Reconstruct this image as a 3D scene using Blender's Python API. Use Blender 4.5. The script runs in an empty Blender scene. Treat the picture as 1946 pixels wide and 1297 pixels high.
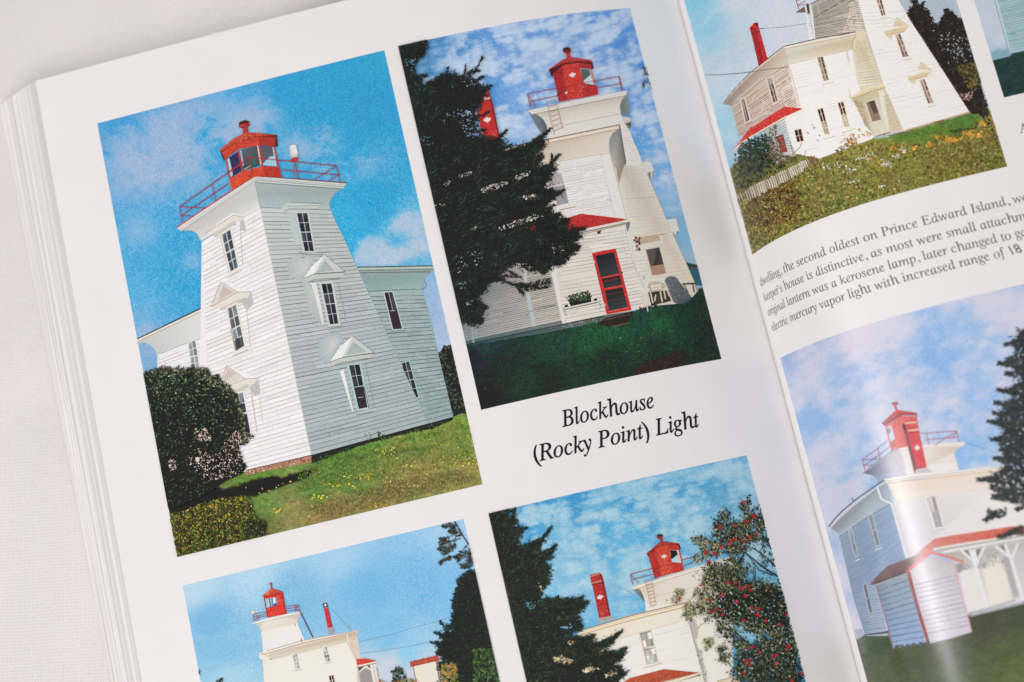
import bpy, bmesh, math
import numpy as np
from mathutils import Vector, Matrix

rng = np.random.default_rng(7)
scene = bpy.context.scene
COL = scene.collection
MM = 0.001                                   # the book is laid out in millimetres

# ------------------------------------------------------------------ camera
F_PX = 2599.5                                # focal length in photo pixels (photo is 1946 wide)
CAM = np.array([-58.745, -47.215, 458.364])  # millimetres, book spine is the Y axis
ROT = np.array([[0.9700154651915419, -0.2246998646875336, -0.09262811721416236],
                [-0.23694741250957357, -0.9591338412545072, -0.1546550945342309],
                [-0.054091783056712923, 0.17196582616839315, -0.9836167107344037]])
cd = bpy.data.cameras.new('camera')
cam = bpy.data.objects.new('camera', cd)
COL.objects.link(cam)
cam.matrix_world = Matrix(((ROT[0][0], -ROT[1][0], -ROT[2][0], CAM[0] * MM),
                           (ROT[0][1], -ROT[1][1], -ROT[2][1], CAM[1] * MM),
                           (ROT[0][2], -ROT[1][2], -ROT[2][2], CAM[2] * MM),
                           (0, 0, 0, 1)))
cd.sensor_width = 36
cd.lens = F_PX / 1946 * 36
cd.clip_start = 0.01
cd.clip_end = 20
cd.dof.use_dof = True
cd.dof.focus_distance = 0.437
cd.dof.aperture_fstop = 5.0
scene.camera = cam

# ------------------------------------------------------------------ light
world = bpy.data.worlds.new('World')
scene.world = world
world.use_nodes = True
bg = world.node_tree.nodes['Background']
_n, _l = world.node_tree.nodes.new, world.node_tree.links.new
_g = _n('ShaderNodeTexCoord'); _d = _n('ShaderNodeSeparateXYZ')
_r = _n('ShaderNodeValToRGB')                               # pale walls round the table, dimmer overhead where the photographer leans in
for _i, (_p, _v) in enumerate(((0.0, .20), (.30, .95), (.62, 1.12), (.84, .72), (1.0, .40))):
    _e = _r.color_ramp.elements[0] if _i == 0 else _r.color_ramp.elements[1] if _i == 4 else _r.color_ramp.elements.new(_p)
    _e.position = _p; _e.color = (_v, _v, _v, 1)
_l(_g.outputs['Generated'], _d.inputs[0]); _l(_d.outputs['Z'], _r.inputs[0]); _l(_r.outputs[0], bg.inputs[1])
bg.inputs[0].default_value = (1.0, 0.968, 0.962, 1)

def area(name, loc, target, sx, sy, power, col):
    d = bpy.data.lights.new(name, 'AREA')
    d.shape = 'RECTANGLE'; d.size = sx; d.size_y = sy
    d.energy = power; d.color = col
    o = bpy.data.objects.new(name, d); COL.objects.link(o)
    z = (Vector(loc) - Vector(target)).normalized()
    x = Vector((0, 1, 0)).cross(z).normalized()
    y = z.cross(x)
    o.matrix_world = Matrix(((x.x, y.x, z.x, loc[0]), (x.y, y.y, z.y, loc[1]), (x.z, y.z, z.z, loc[2]), (0, 0, 0, 1)))
    return o
area('window_light', (-1.36, -0.15, 0.88), (-0.02, -0.02, 0), 0.34, 0.175, 5.4, (1.0, 0.985, 0.98))
area('room_light', (0.15, -1.35, 1.7), (0, 0, 0), 1.5, 1.2, 9.5, (1.0, 0.98, 0.975))
vs = scene.view_settings
vs.view_transform = 'Standard'
vs.look = 'None'
vs.exposure = 0.74
vs.gamma = 1.0
vs.use_curve_mapping = False

# ------------------------------------------------------------------ page surface (ruled along the spine)
KL = np.array([-230, -150, -100, -70, -50, -35, -22, -12, -5, 0.])
TL_ = np.array([0.0133, 0.0013, -0.0546, -0.1599, -0.2625, -0.3643, -0.4699, -0.5502, -0.6062, -0.6461])
KR = np.array([0, 4, 9, 15, 22, 32, 45, 65, 90, 130, 216.])
TR_ = np.array([1.3057, 1.2701, 1.2234, 1.157, 1.0509, 0.8495, 0.5531, 0.1389, -0.0429, -0.1368, -0.22])
def table(K, th, a, b, n):
    S = np.linspace(a, b, n); t = np.interp(S, K, th); d = S[1] - S[0]; m = (t[1:] + t[:-1]) / 2
    return S, np.concatenate([[0], np.cumsum(np.cos(m)) * d]), np.concatenate([[0], np.cumsum(np.sin(m)) * d]), t
_l = table(KL, TL_, 0, -226, 4001)
_r = table(KR, TR_, 0, 216, 4001)
S_ = np.concatenate([_l[0][::-1], _r[0][1:]]); X_ = np.concatenate([_l[1][::-1], _r[1][1:]])
Z_ = np.concatenate([_l[2][::-1], _r[2][1:]]); T_ = np.concatenate([_l[3][::-1], _r[3][1:]])
YTOP, YBOT = 153.95, -126.0

def lift(s, y, h):
    """page coordinates (arc length s, along-spine y, height h above the paper), mm -> metres"""
    s = np.asarray(s, float)
    right = s > 0
    t = np.where(right, np.interp(s, _r[0], _r[3]), np.interp(s, _l[0][::-1], _l[3][::-1]))
    X = np.interp(s, S_, X_); Z = np.interp(s, S_, Z_)
    return np.stack([X - np.sin(t) * h, np.asarray(y, float) + 0 * X, Z + np.cos(t) * h], -1) * MM, \
        np.stack([-np.sin(t), 0 * t, np.cos(t)], -1)

def to_px(s, y):
    P = lift(s, y, 0)[0] / MM
    q = (P - CAM) @ ROT.T
    return np.stack([973 + F_PX * q[..., 0] / q[..., 2], 648.5 + F_PX * q[..., 1] / q[..., 2]], -1)

_m = {}
for _side, _sel in (('L', S_ <= 0), ('R', (S_ >= 0) & (S_ < 214))):
    _q = (X_[_sel] - CAM[0]) / (Z_[_sel] - CAM[2])
    _o = np.argsort(_q)
    _m[_side] = (_q[_o], S_[_sel][_o])
def trace(px, side):
    """where a traced point of the reproduction lies on the paper: photo pixel -> (s, y) in mm"""
    px = np.asarray(px, float)
    d = np.stack([(px[..., 0] - 973) / F_PX, (px[..., 1] - 648.5) / F_PX, np.ones(px.shape[:-1])], -1) @ ROT
    s = np.interp(d[..., 0] / d[..., 2], *_m[side])
    t = (np.interp(s, S_, Z_) - CAM[2]) / d[..., 2]
    return np.stack([s, CAM[1] + t * d[..., 1]], -1)

def breaks(a, b):
    out = [a]; s = a
    while s < b - 1e-6:
        c = abs(np.interp(s + 1, S_, T_) - np.interp(s, S_, T_))
        s += float(np.clip(math.sqrt(8 * 0.0022 / max(c, 1e-4)), 0.8, 5.0)); out.append(min(s, b))
    return out
BP_L = breaks(-226, 0); BP_R = breaks(0, 216)

# ------------------------------------------------------------------ materials
def lin(c):
    c = np.asarray(c, float) / 255.0
    return np.where(c <= 0.04045, c / 12.92, ((c + 0.055) / 1.055) ** 2.4)
INK_GAIN = 1.0
INK_VEIL = 0.019                             # gloss of the coated sheet adds this much back

def mat(name):
    m = bpy.data.materials.new(name); m.use_nodes = True
    nt = m.node_tree
    return m, nt, nt.nodes['Principled BSDF'], nt.nodes.new, nt.links.new

def cockle(nt, bs, strength):
    """slight waviness of the sheet, running along the spine"""
    tc = nt.nodes.new('ShaderNodeTexCoord'); mp = nt.nodes.new('ShaderNodeMapping')
    mp.inputs['Scale'].default_value = (75, 4.0, 75)
    n = nt.nodes.new('ShaderNodeTexNoise'); n.inputs['Scale'].default_value = 1.0; n.inputs['Detail'].default_value = 1.5
    b = nt.nodes.new('ShaderNodeBump'); b.inputs['Strength'].default_value = strength; b.inputs['Distance'].default_value = 0.0006
    nt.links.new(tc.outputs['Object'], mp.inputs[0]); nt.links.new(mp.outputs[0], n.inputs['Vector'])
    nt.links.new(n.outputs[0], b.inputs['Height']); nt.links.new(b.outputs[0], bs.inputs['Normal'])

M_PAPER, nt, bs, N, LK = mat('coated_paper')
tc = N('ShaderNodeTexCoord'); n1 = N('ShaderNodeTexNoise'); n1.inputs['Scale'].default_value = 55; n1.inputs['Detail'].default_value = 3
rp = N('ShaderNodeValToRGB')
rp.color_ramp.elements[0].position = .3; rp.color_ramp.elements[0].color = (.815, .796, .796, 1)
rp.color_ramp.elements[1].position = .7; rp.color_ramp.elements[1].color = (.845, .825, .825, 1)
LK(tc.outputs['Object'], n1.inputs['Vector']); LK(n1.outputs[0], rp.inputs[0]); LK(rp.outputs[0], bs.inputs['Base Color'])
bs.inputs['Roughness'].default_value = .30
cockle(nt, bs, .5)

M_INK, nt, bs, N, LK = mat('printed_ink')
at = N('ShaderNodeAttribute'); at.attribute_name = 'ink'
tc = N('ShaderNodeTexCoord')
n1 = N('ShaderNodeTexNoise'); n1.inputs['Scale'].default_value = 3300; n1.inputs['Detail'].default_value = 1
n2 = N('ShaderNodeTexNoise'); n2.inputs['Scale'].default_value = 3600; n2.inputs['Detail'].default_value = 0
mr = N('ShaderNodeMapRange'); mr.inputs[1].default_value = .25; mr.inputs[2].default_value = .75; mr.inputs[3].default_value = .80; mr.inputs[4].default_value = 1.20
mx = N('ShaderNodeMix'); mx.data_type = 'RGBA'; mx.blend_type = 'MULTIPLY'; mx.inputs[0].default_value = 1
hs = N('ShaderNodeHueSaturation')
mr2 = N('ShaderNodeMapRange'); mr2.inputs[1].default_value = .25; mr2.inputs[2].default_value = .75; mr2.inputs[3].default_value = .82; mr2.inputs[4].default_value = 1.2
LK(tc.outputs['Object'], n1.inputs['Vector']); LK(tc.outputs['Object'], n2.inputs['Vector'])
LK(n1.outputs[0], mr.inputs[0]); LK(n2.outputs[0], mr2.inputs[0])
bw = N('ShaderNodeRGBToBW'); gf = N('ShaderNodeMapRange')
gf.inputs[1].default_value = .2; gf.inputs[2].default_value = .8; gf.inputs[3].default_value = 1.0; gf.inputs[4].default_value = .22
LK(at.outputs['Color'], bw.inputs[0]); LK(bw.outputs[0], gf.inputs[0]); LK(gf.outputs[0], mx.inputs[0])
LK(at.outputs['Color'], mx.inputs[6]); LK(mr.outputs[0], mx.inputs[7])
LK(mx.outputs[2], hs.inputs['Color']); LK(mr2.outputs[0], hs.inputs['Saturation'])
LK(hs.outputs[0], bs.inputs['Base Color'])
bs.inputs['Roughness'].default_value = .27; bs.inputs['Specular IOR Level'].default_value = .36
cockle(nt, bs, .5)

M_BLACK, nt, bs, N, LK = mat('black_ink')
bs.inputs['Base Color'].default_value = (.008, .004, .006, 1); bs.inputs['Roughness'].default_value = .4; bs.inputs['Specular IOR Level'].default_value = .25
M_GREY, nt, bs, N, LK = mat('text_ink')
bs.inputs['Base Color'].default_value = (.15, .12, .135, 1); bs.inputs['Roughness'].default_value = .4; bs.inputs['Specular IOR Level'].default_value = .25

M_EDGE, nt, bs, N, LK = mat('page_edges')
tc = N('ShaderNodeTexCoord'); mp = N('ShaderNodeMapping'); mp.inputs['Scale'].default_value = (900, 2.0, 900)
n1 = N('ShaderNodeTexNoise'); n1.inputs['Scale'].default_value = 1; n1.inputs['Detail'].default_value = 3
rp = N('ShaderNodeValToRGB')
rp.color_ramp.elements[0].position = .32; rp.color_ramp.elements[0].color = (.60, .565, .535, 1)
rp.color_ramp.elements[1].position = .62; rp.color_ramp.elements[1].color = (.80, .77, .74, 1)
LK(tc.outputs['Object'], mp.inputs[0]); LK(mp.outputs[0], n1.inputs['Vector']); LK(n1.outputs[0], rp.inputs[0]); LK(rp.outputs[0], bs.inputs['Base Color'])
bs.inputs['Roughness'].default_value = .7

M_CLOTH, nt, bs, N, LK = mat('woven_cloth')
tc = N('ShaderNodeTexCoord'); mp = N('ShaderNodeMapping'); mp.inputs['Rotation'].default_value = (0, 0, .17)
w1 = N('ShaderNodeTexWave'); w1.bands_direction = 'X'; w1.inputs['Scale'].default_value = 330; w1.inputs['Distortion'].default_value = 2.2; w1.inputs['Detail'].default_value = 2; w1.inputs['Detail Scale'].default_value = 1.2
w2 = N('ShaderNodeTexWave'); w2.bands_direction = 'Y'; w2.inputs['Scale'].default_value = 300; w2.inputs['Distortion'].default_value = 2.5; w2.inputs['Detail'].default_value = 2; w2.inputs['Detail Scale'].default_value = 1.2
nz = N('ShaderNodeTexNoise'); nz.inputs['Scale'].default_value = 900; nz.inputs['Detail'].default_value = 4
nb = N('ShaderNodeTexNoise'); nb.inputs['Scale'].default_value = 22; nb.inputs['Detail'].default_value = 3
a1 = N('ShaderNodeMath'); a1.operation = 'MULTIPLY'; a2_ = N('ShaderNodeMath'); a2_.operation = 'ADD'
LK(tc.outputs['Object'], mp.inputs[0])
for t in (w1, w2, nz, nb): LK(mp.outputs[0], t.inputs['Vector'])
LK(w1.outputs['Fac'], a1.inputs[0]); LK(w2.outputs['Fac'], a1.inputs[1])
LK(a1.outputs[0], a2_.inputs[0]); LK(nz.outputs[0], a2_.inputs[1])
rp = N('ShaderNodeValToRGB')
rp.color_ramp.elements[0].position = .3; rp.color_ramp.elements[0].color = (.69, .648, .628, 1)
rp.color_ramp.elements[1].position = 1.1; rp.color_ramp.elements[1].color = (.79, .75, .735, 1)
LK(a2_.outputs[0], rp.inputs[0])
mx = N('ShaderNodeMix'); mx.data_type = 'RGBA'; mx.blend_type = 'MULTIPLY'; mx.inputs[0].default_value = 1
mr = N('ShaderNodeMapRange'); mr.inputs[1].default_value = .3; mr.inputs[2].default_value = .7; mr.inputs[3].default_value = .95; mr.inputs[4].default_value = 1.05
LK(nb.outputs[0], mr.inputs[0]); LK(rp.outputs[0], mx.inputs[6]); LK(mr.outputs[0], mx.inputs[7]); LK(mx.outputs[2], bs.inputs['Base Color'])
bp = N('ShaderNodeBump'); bp.inputs['Strength'].default_value = .24; bp.inputs['Distance'].default_value = .00025
LK(a2_.outputs[0], bp.inputs['Height']); LK(bp.outputs[0], bs.inputs['Normal'])
bs.inputs['Roughness'].default_value = .95; bs.inputs['Specular IOR Level'].default_value = .1
bs.inputs['Sheen Weight'].default_value = .15

# ------------------------------------------------------------------ mesh helpers
def mesh_obj(name, verts, faces, material, parent=None, normals=None, smooth=False):
    me = bpy.data.meshes.new(name)
    me.from_pydata([tuple(v) for v in verts], [], faces)
    me.materials.append(material); me.update()
    if smooth or normals is not None:
        me.polygons.foreach_set('use_smooth', np.ones(len(me.polygons), bool))
    if normals is not None: me.normals_split_custom_set_from_vertices([tuple(n) for n in normals])
    o = bpy.data.objects.new(name, me); COL.objects.link(o); o.parent = parent
    return o

def fast_mesh(name, verts, loops, starts, cols, normals, material, parent):
    me = bpy.data.meshes.new(name)
    me.vertices.add(len(verts)); me.vertices.foreach_set('co', np.asarray(verts, np.float32).ravel())
    me.loops.add(len(loops)); me.loops.foreach_set('vertex_index', np.asarray(loops, np.int32))
    me.polygons.add(len(starts)); me.polygons.foreach_set('loop_start', np.asarray(starts, np.int32))
    me.update(calc_edges=True); me.validate()
    a = me.color_attributes.new('ink', 'FLOAT_COLOR', 'POINT')
    c = np.ones((len(verts), 4), np.float32); c[:, :3] = np.maximum(lin(np.asarray(cols) * 1.0) * INK_GAIN - INK_VEIL, .002)
    a.data.foreach_set('color', c.ravel())
    me.polygons.foreach_set('use_smooth', np.ones(len(me.polygons), bool))
    me.normals_split_custom_set_from_vertices(np.asarray(normals, np.float32))
    me.materials.append(material)
    o = bpy.data.objects.new(name, me); COL.objects.link(o); o.parent = parent
    return o

# ------------------------------------------------------------------ cloth
ZC = 18.2                                    # the book lies on soft bedding: the cloth stands higher round it than under its spine
ZB = -4.0
n = 200
gx = np.linspace(-1100, 1100, n); gy = np.linspace(-1000, 1000, n)
A, B = np.meshgrid(gx, gy)
def _step(d): t = np.clip(d, 0, 1); return t * t * (3 - 2 * t)
H = ZC - 1.0 + .5 * np.sin(A / 47 + .6 * np.sin(B / 61)) + .45 * np.sin(B / 38 + A / 90) + .3 * np.sin(A / 21 - B / 33)
H = np.minimum(H, ZC)
lim = 52 * _step((150 - np.abs(A)) / 85)
under = _step((228 - np.abs(A)) / 60) * _step((148 + lim - B) / 45) * _step((B + 120 + lim) / 45)
H = H - under * 30
V = np.stack([A, B, H], -1).reshape(-1, 3) * MM
Fc = [(i * n + j, i * n + j + 1, (i + 1) * n + j + 1, (i + 1) * n + j) for i in range(n - 1) for j in range(n - 1)]
cloth = mesh_obj('tablecloth', V, Fc, M_CLOTH, smooth=True)
cloth['kind'] = 'structure'; cloth['label'] = 'off-white woven cotton cloth spread flat under the open book'; cloth['category'] = 'tablecloth'

# ------------------------------------------------------------------ the book
book = bpy.data.objects.new('open_book', None); COL.objects.link(book)
book['label'] = 'thick open book showing colour photographs of a white lighthouse with a red lantern'
book['category'] = 'book'

def page(side, label):
    bp_ = BP_L if side == 'L' else BP_R
    s = np.array(bp_); m = len(s)
    up, nn = lift(s, 0, 0.0)
    ys = np.linspace(YTOP, YBOT, 8)
    V = []; NN = []
    for y in ys:
        q = up.copy(); q[:, 1] = y * MM; V.append(q); NN.append(nn)
    V = np.concatenate(V); NN = np.concatenate(NN)
    Fc = [(i * m + j, (i + 1) * m + j, (i + 1) * m + j + 1, i * m + j + 1) for i in range(7) for j in range(m - 1)]
    o = mesh_obj('page', V, Fc, M_PAPER, book, NN)
    o['label'] = label
    return o
page('L', 'left page with four colour photographs and an italic heading')
page('R', 'right page rising steeply out of the gutter with body text')

def block(side, label):
    """the stack of pages under a sheet: closed solid, its fore-edge fanned out in thin leaves"""
    if side == 'L':
        s = np.array(BP_L)[::2]; s = np.append(s, 0.0)
        P, _ = lift(s, 0, -0.12); top = [(p[0], p[2]) for p in P]
        a = (top[0][0], top[0][1]); b = (-236.3 * MM, (ZC + .2) * MM)
        k = 46; edge = []
        r2 = np.random.default_rng(3)
        step = np.cumsum(r2.uniform(.3, 1.7, k)); step = (step - step[0]) / (step[-1] - step[0])
        for t in step:
            x = a[0] + (b[0] - a[0]) * (t ** .92); z = a[1] + (b[1] - a[1]) * (t ** 1.12)
            edge.append((x + r2.uniform(-.22, .22) * MM, z + r2.uniform(-.1, .1) * MM))
            edge.append((x - .38 * MM + r2.uniform(-.22, .22) * MM, z - .05 * MM))
        prof = top[::-1] + edge + [(b[0] + .4 * MM, ZC * MM), (-205 * MM, (ZC - 3) * MM), (-40 * MM, ZB * MM), (0.0, ZB * MM)]
    else:
        s = np.array(BP_R)[::2]; s = np.append(s, 216.0)
        P, _ = lift(s, 0, -0.12); top = [(p[0], p[2]) for p in P]
        prof = [(0.0, -.2 * MM)] + top[1:] + [(top[-1][0] + 7 * MM, ZC * MM), (160 * MM, (ZC - 4) * MM), (40 * MM, ZB * MM), (0.0, ZB * MM)]
    m = len(prof)
    ys = np.linspace(YTOP - .2, YBOT + .2, 24)
    V = []
    for i, y in enumerate(ys):
        for x, z in prof:                        # the fan of leaves spreads a little wider towards the head of the book
            w = min(1, max(0, (-.2197 - x) / .0166)) if side == 'L' else 0
            V.append((x - (y - 60) * .019 * w * MM, y * MM, z))
    Fc = [(i * m + j, i * m + (j + 1) % m, (i + 1) * m + (j + 1) % m, (i + 1) * m + j) for i in range(len(ys) - 1) for j in range(m)]
    Fc += [tuple(range(m))[::-1], tuple(range((len(ys) - 1) * m, len(ys) * m))]
    o = mesh_obj('page_block', V, Fc, M_EDGE, book)
    o['label'] = label
    return o
block('L', 'fanned cream page edges of the left half')
block('R', 'stack of pages under the right page')

# ------------------------------------------------------------------ painting in ink
_lat = np.random.default_rng(11).random((8, 256, 256))
def vnoise(x, y, k):
    x = np.asarray(x); y = np.asarray(y)
    xi = np.floor(x).astype(int); yi = np.floor(y).astype(int); fx = x - xi; fy = y - yi
    fx = fx * fx * (3 - 2 * fx); fy = fy * fy * (3 - 2 * fy); L = _lat[k % 8]
    g = lambda i, j: L[(xi + i) & 255, (yi + j) & 255]
    return (g(0, 0) * (1 - fx) + g(1, 0) * fx) * (1 - fy) + (g(0, 1) * (1 - fx) + g(1, 1) * fx) * fy
def fbm(P, sx, sy, octv=4, k=0, ang=-.24, off=0.):
    c, s = math.cos(ang), math.sin(ang)
    x = (P[..., 0] * c + P[..., 1] * s) / sx + off; y = (-P[..., 0] * s + P[..., 1] * c) / sy + off * 1.7
    o = 0; w = .5; t = 0
    for i in range(octv):
        o = o + w * vnoise(x, y, k + i); t += w; w *= .55; x = x * 2.03 + 17; y = y * 2.03 + 31
    return o / t
def billow(P, s, k=0, ang=-.24, asp=.6, off=0.):
    o = 0; w = .55
    for i in range(4):
        o = o + w * np.abs(2 * fbm(P, s, s * asp, 1, k + i, ang, off + 3 * i) - 1); w *= .55; s *= .5
    return np.clip(o * 1.25, 0, 1)
def ss(a, b, x):
    t = np.clip((x - a) / (b - a), 0, 1); return t * t * (3 - 2 * t)
def pinside(P, poly):
    poly = np.asarray(poly, float); x, y = P[..., 0], P[..., 1]; ins = np.zeros(x.shape, bool); j = len(poly) - 1
    for i in range(len(poly)):
        xi, yi = poly[i]; xj, yj = poly[j]
        if yi != yj: ins ^= ((yi > y) != (yj > y)) & (x < (xj - xi) * (y - yi) / (yj - yi) + xi)
        j = i
    return ins
def pdist(P, poly, closed=True):
    poly = np.asarray(poly, float); d = np.full(P.shape[:-1], 1e9)
    for i in range(len(poly) if closed else len(poly) - 1):
        a = poly[i]; b = poly[(i + 1) % len(poly)]; ab = b - a
        t = np.clip(((P - a) @ ab) / max(ab @ ab, 1e-9), 0, 1)
        d = np.minimum(d, np.hypot(*np.moveaxis(P - a - t[..., None] * ab, -1, 0)))
    return d
def crop(ox, oy, sc=4.865):
    return lambda *v: [(ox + v[i] / sc, oy + v[i + 1] / sc) for i in range(0, len(v), 2)]
a1 = crop(180, 80); a2 = crop(320, 200); a3 = crop(250, 420); a4 = crop(520, 420); a5 = crop(250, 640); a6 = crop(530, 640); a7 = crop(290, 810); a8 = crop(560, 780)
b1 = crop(740, 10); b2 = crop(920, 60); b3 = crop(780, 240); b4 = crop(980, 290); b5 = crop(840, 450); b6 = crop(1040, 450); b8 = crop(980, 700)
c1 = crop(330, 1037); c2 = crop(580, 970); c3 = crop(580, 1037)
d1 = crop(900, 860); d2 = crop(940, 1037); d3 = crop(1160, 860); d4 = crop(1190, 1037)
e1 = crop(1280, 0); e2 = crop(1546, 0); e3 = crop(1360, 180); e4 = crop(1546, 180); e5 = crop(1400, 380, 3.564)
g1 = crop(1460, 640, 4.004); g2 = crop(1546, 880); g3 = crop(1546, 1037)

class Photo:
    """one printed photograph: a finely divided sheet of ink following the page, painted per vertex"""
    def __init__(self, label, side, s0, s1, y0, y1, res=.30):
        self.label, self.side, self.rect = label, side, (s0, s1, y0, y1)
        n = int((s1 - s0) / res) + 1; m = int((y0 - y1) / res) + 1
        self.s, self.y = np.meshgrid(np.linspace(s0, s1, n), np.linspace(y0, y1, m))
        self.P = to_px(self.s, self.y); self.c = np.zeros(self.P.shape[:-1] + (3,)); self.shape = (m, n)
        self.obj = None; self.depth = .02; self.fade = None
    def field(self, pts, p=1.6, warp=0):
        Q = self.P if not warp else self.P + warp * (np.stack([fbm(self.P, 60, 60, 3, 1), fbm(self.P, 60, 60, 3, 5)], -1) - .5)
        w = 0; c = 0
        for x, y, *rgb in pts:
            k = 1 / ((Q[..., 0] - x) ** 2 + (Q[..., 1] - y) ** 2 + 60.) ** p
            w = w + k; c = c + k[..., None] * np.array(rgb[:3], float)
        return c / w[..., None]
    def mix(self, m, col):
        m = np.clip(np.asarray(m, float), 0, 1)[..., None]; self.c = self.c * (1 - m) + np.asarray(col, float) * m
    def area(self, poly, soft=1.5, rough=0, rs=12):
        d = pdist(self.P, poly) * np.where(pinside(self.P, poly), 1, -1)
        if rough: d = d + rough * (fbm(self.P, rs, rs, 3, 2) - .5) * 2
        return ss(-soft, soft, d)
    def build(self):
        m, n = self.shape
        V, NN = lift(self.s.ravel(), self.y.ravel(), self.depth)
        i, j = np.meshgrid(np.arange(m - 1), np.arange(n - 1), indexing='ij'); q = (i * n + j).ravel()
        loops = np.stack([q, q + n, q + n + 1, q + 1], -1).ravel()
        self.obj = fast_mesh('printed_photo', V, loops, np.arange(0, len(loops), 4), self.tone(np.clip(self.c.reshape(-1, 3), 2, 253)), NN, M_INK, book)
        self.obj['label'] = self.label
        self.depth += .02
        return self
    def tone(self, c):                           # blends the inks toward a pale tint, painting in haze from page gloss
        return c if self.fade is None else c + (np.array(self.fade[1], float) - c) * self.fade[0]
    def layer(self, name, label=None):
        return Layer(self, name, label)

class Layer:
    """flat shapes of ink laid over a printed photograph, one part of its picture"""
    def __init__(self, photo, name, label):
        self.ph, self.name, self.label = photo, name, label
        self.big = []; self.sm = []; self.k = 0
    def poly(self, pts, col, cols=None):
        self.big.append((np.asarray(pts, float), np.asarray(cols if cols is not None else [col] * len(pts), float), self.k)); self.k += 1
        return self
    def line(self, pts, w, col, w2=None):
        pts = np.asarray(pts, float); w2 = w if w2 is None else w2
        seg = [pts[0]]
        for a, b in zip(pts[:-1], pts[1:]):
            k = max(1, int(np.hypot(*(b - a)) / (5 if self.ph.side == 'L' else 14)))
            seg += [a + (b - a) * (i + 1) / k for i in range(k)]
        seg = np.array(seg); t = np.gradient(seg, axis=0); t /= np.maximum(np.hypot(t[:, 0], t[:, 1]), 1e-9)[:, None]
        nrm = np.stack([-t[:, 1], t[:, 0]], -1) * (np.linspace(w, w2, len(seg)) / 2)[:, None]
        a, b = seg + nrm, seg - nrm
        q = np.stack([a[:-1], a[1:], b[1:], b[:-1]], 1)
        self.sm.append((q, np.broadcast_to(np.asarray(col, float), (len(q), 4, 3)), np.full(len(q), self.k))); self.k += 1
        return self
    def quads(self, q, col, spread=30):
        """many small leaves at once; q (n,4,2), col (n,3)"""
        self.sm.append((q, np.repeat(np.asarray(col, float)[:, None], 4, 1), self.k + rng.random(len(q)) * spread)); self.k += spread
        return self
    def sid(self, tl, tr, br, bl, n, col, w, jit=.3, gap=.0, face=None, tone=4.):
        """clapboards: each board a slightly different tone, a broken shadow line under it, now and then a butt joint"""
        tl, tr, br, bl = map(np.array, (tl, tr, br, bl))
        if face is not None:
            ft, fr, fb, fl = [np.asarray(c, float) for c in face]; k0 = self.k
            for i in range(n):
                x = 0.
                while x < 1:
                    x2 = min(1, x + rng.uniform(.10, .45)); d = rng.normal(0, tone)
                    pt = lambda u, v: (tl + (tr - tl) * u) * (1 - v) + (bl + (br - bl) * u) * v
                    cc = lambda u, v: (ft + (fr - ft) * u) * (1 - v) + (fl + (fb - fl) * u) * v + d
                    self.poly([pt(x, i / n), pt(x2, i / n), pt(x2, (i + 1) / n), pt(x, (i + 1) / n)], None, [cc(x, i / n), cc(x2, i / n), cc(x2, (i + 1) / n) + 3, cc(x, (i + 1) / n) + 3]); self.k = k0
                    if x2 < 1 and rng.random() < .35: self.k = k0 + 1; self.line([pt(x2, i / n), pt(x2, (i + 1) / n)], .8, cc(x2, i / n) - 26); self.k = k0
                    x = x2
            self.k = k0 + 2
        k0 = self.k
        for i in range(1, n):
            t = i / n + rng.normal(0, .06) / n; a = tl + (bl - tl) * t; b = tr + (br - tr) * t
            c = np.asarray(col, float) + rng.normal(0, 7)
            x = 0.
            while x < 1:
                x2 = min(1, x + rng.uniform(.15, .5)); ww = w * rng.uniform(1 - jit, 1 + jit)
                if rng.random() > gap: self.line([a + (b - a) * x, a + (b - a) * x2], ww, c + rng.normal(0, 6))
                self.k = k0; x = x2
        self.k = k0 + 1
        return self
    def win(self, quad, cols=2, rows=4, glass=(60, 62, 72), frame=(225, 226, 226), bar=1.2, fw=3.2, rail=2.0):
        q = np.asarray(quad, float); c = q.mean(0)
        if fw:
            ex = []
            for i in range(4):
                a = q[i] - q[(i + 1) % 4]; b = q[i] - q[(i - 1) % 4]
                ex.append(q[i] + fw * a / np.hypot(*a) + fw * b / np.hypot(*b))
            self.poly(ex, frame)
        g = np.asarray(glass, float)
        self.poly(q, g, [g * 1.12, g * .95, g * .85, g * 1.05])
        P = lambda u, v: (q[0] * (1 - u) + q[1] * u) * (1 - v) + (q[3] * (1 - u) + q[2] * u) * v
        for i in range(cols):                            # every pane mirrors a slightly different bit of sky
            for j in range(rows):
                u0, u1, v0, v1 = i / cols, (i + 1) / cols, j / rows, (j + 1) / rows
                k = g * rng.uniform(.72, 1.3) + rng.uniform(-4, 8)
                self.poly([P(u0, v0), P(u1, v0), P(u1, v1), P(u0, v1)], None, [k * rng.uniform(.8, 1.25) for _ in range(4)]); self.k -= 1
                if rng.random() < .4: self.k += 1; t = rng.uniform(.3, .8); self.poly([P(u0, v0), P(u0 + (u1 - u0) * t, v0), P(u0, v0 + (v1 - v0) * rng.uniform(.4, 1))], k + rng.uniform(14, 40)); self.k -= 2
        self.k += 2
        for i in range(1, cols): self.line([P(i / cols, 0), P(i / cols, 1)], bar, frame)
        for j in range(1, rows):
            self.line([P(-.04, j / rows), P(1.06, j / rows)], rail if j * 2 == rows else bar, frame)
        return self
    def scatter(self, region, n, size, pal, asp=.45, ang=None, aj=.6, holes=None, sj=.5, jit=14, spread=40):
        pts = self.inside(region, n)
        if holes is not None: pts = pts[rng.random(len(pts)) < holes(pts)]
        return self.leaves(pts, size, pal, asp, ang, aj, sj, jit, spread)
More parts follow.
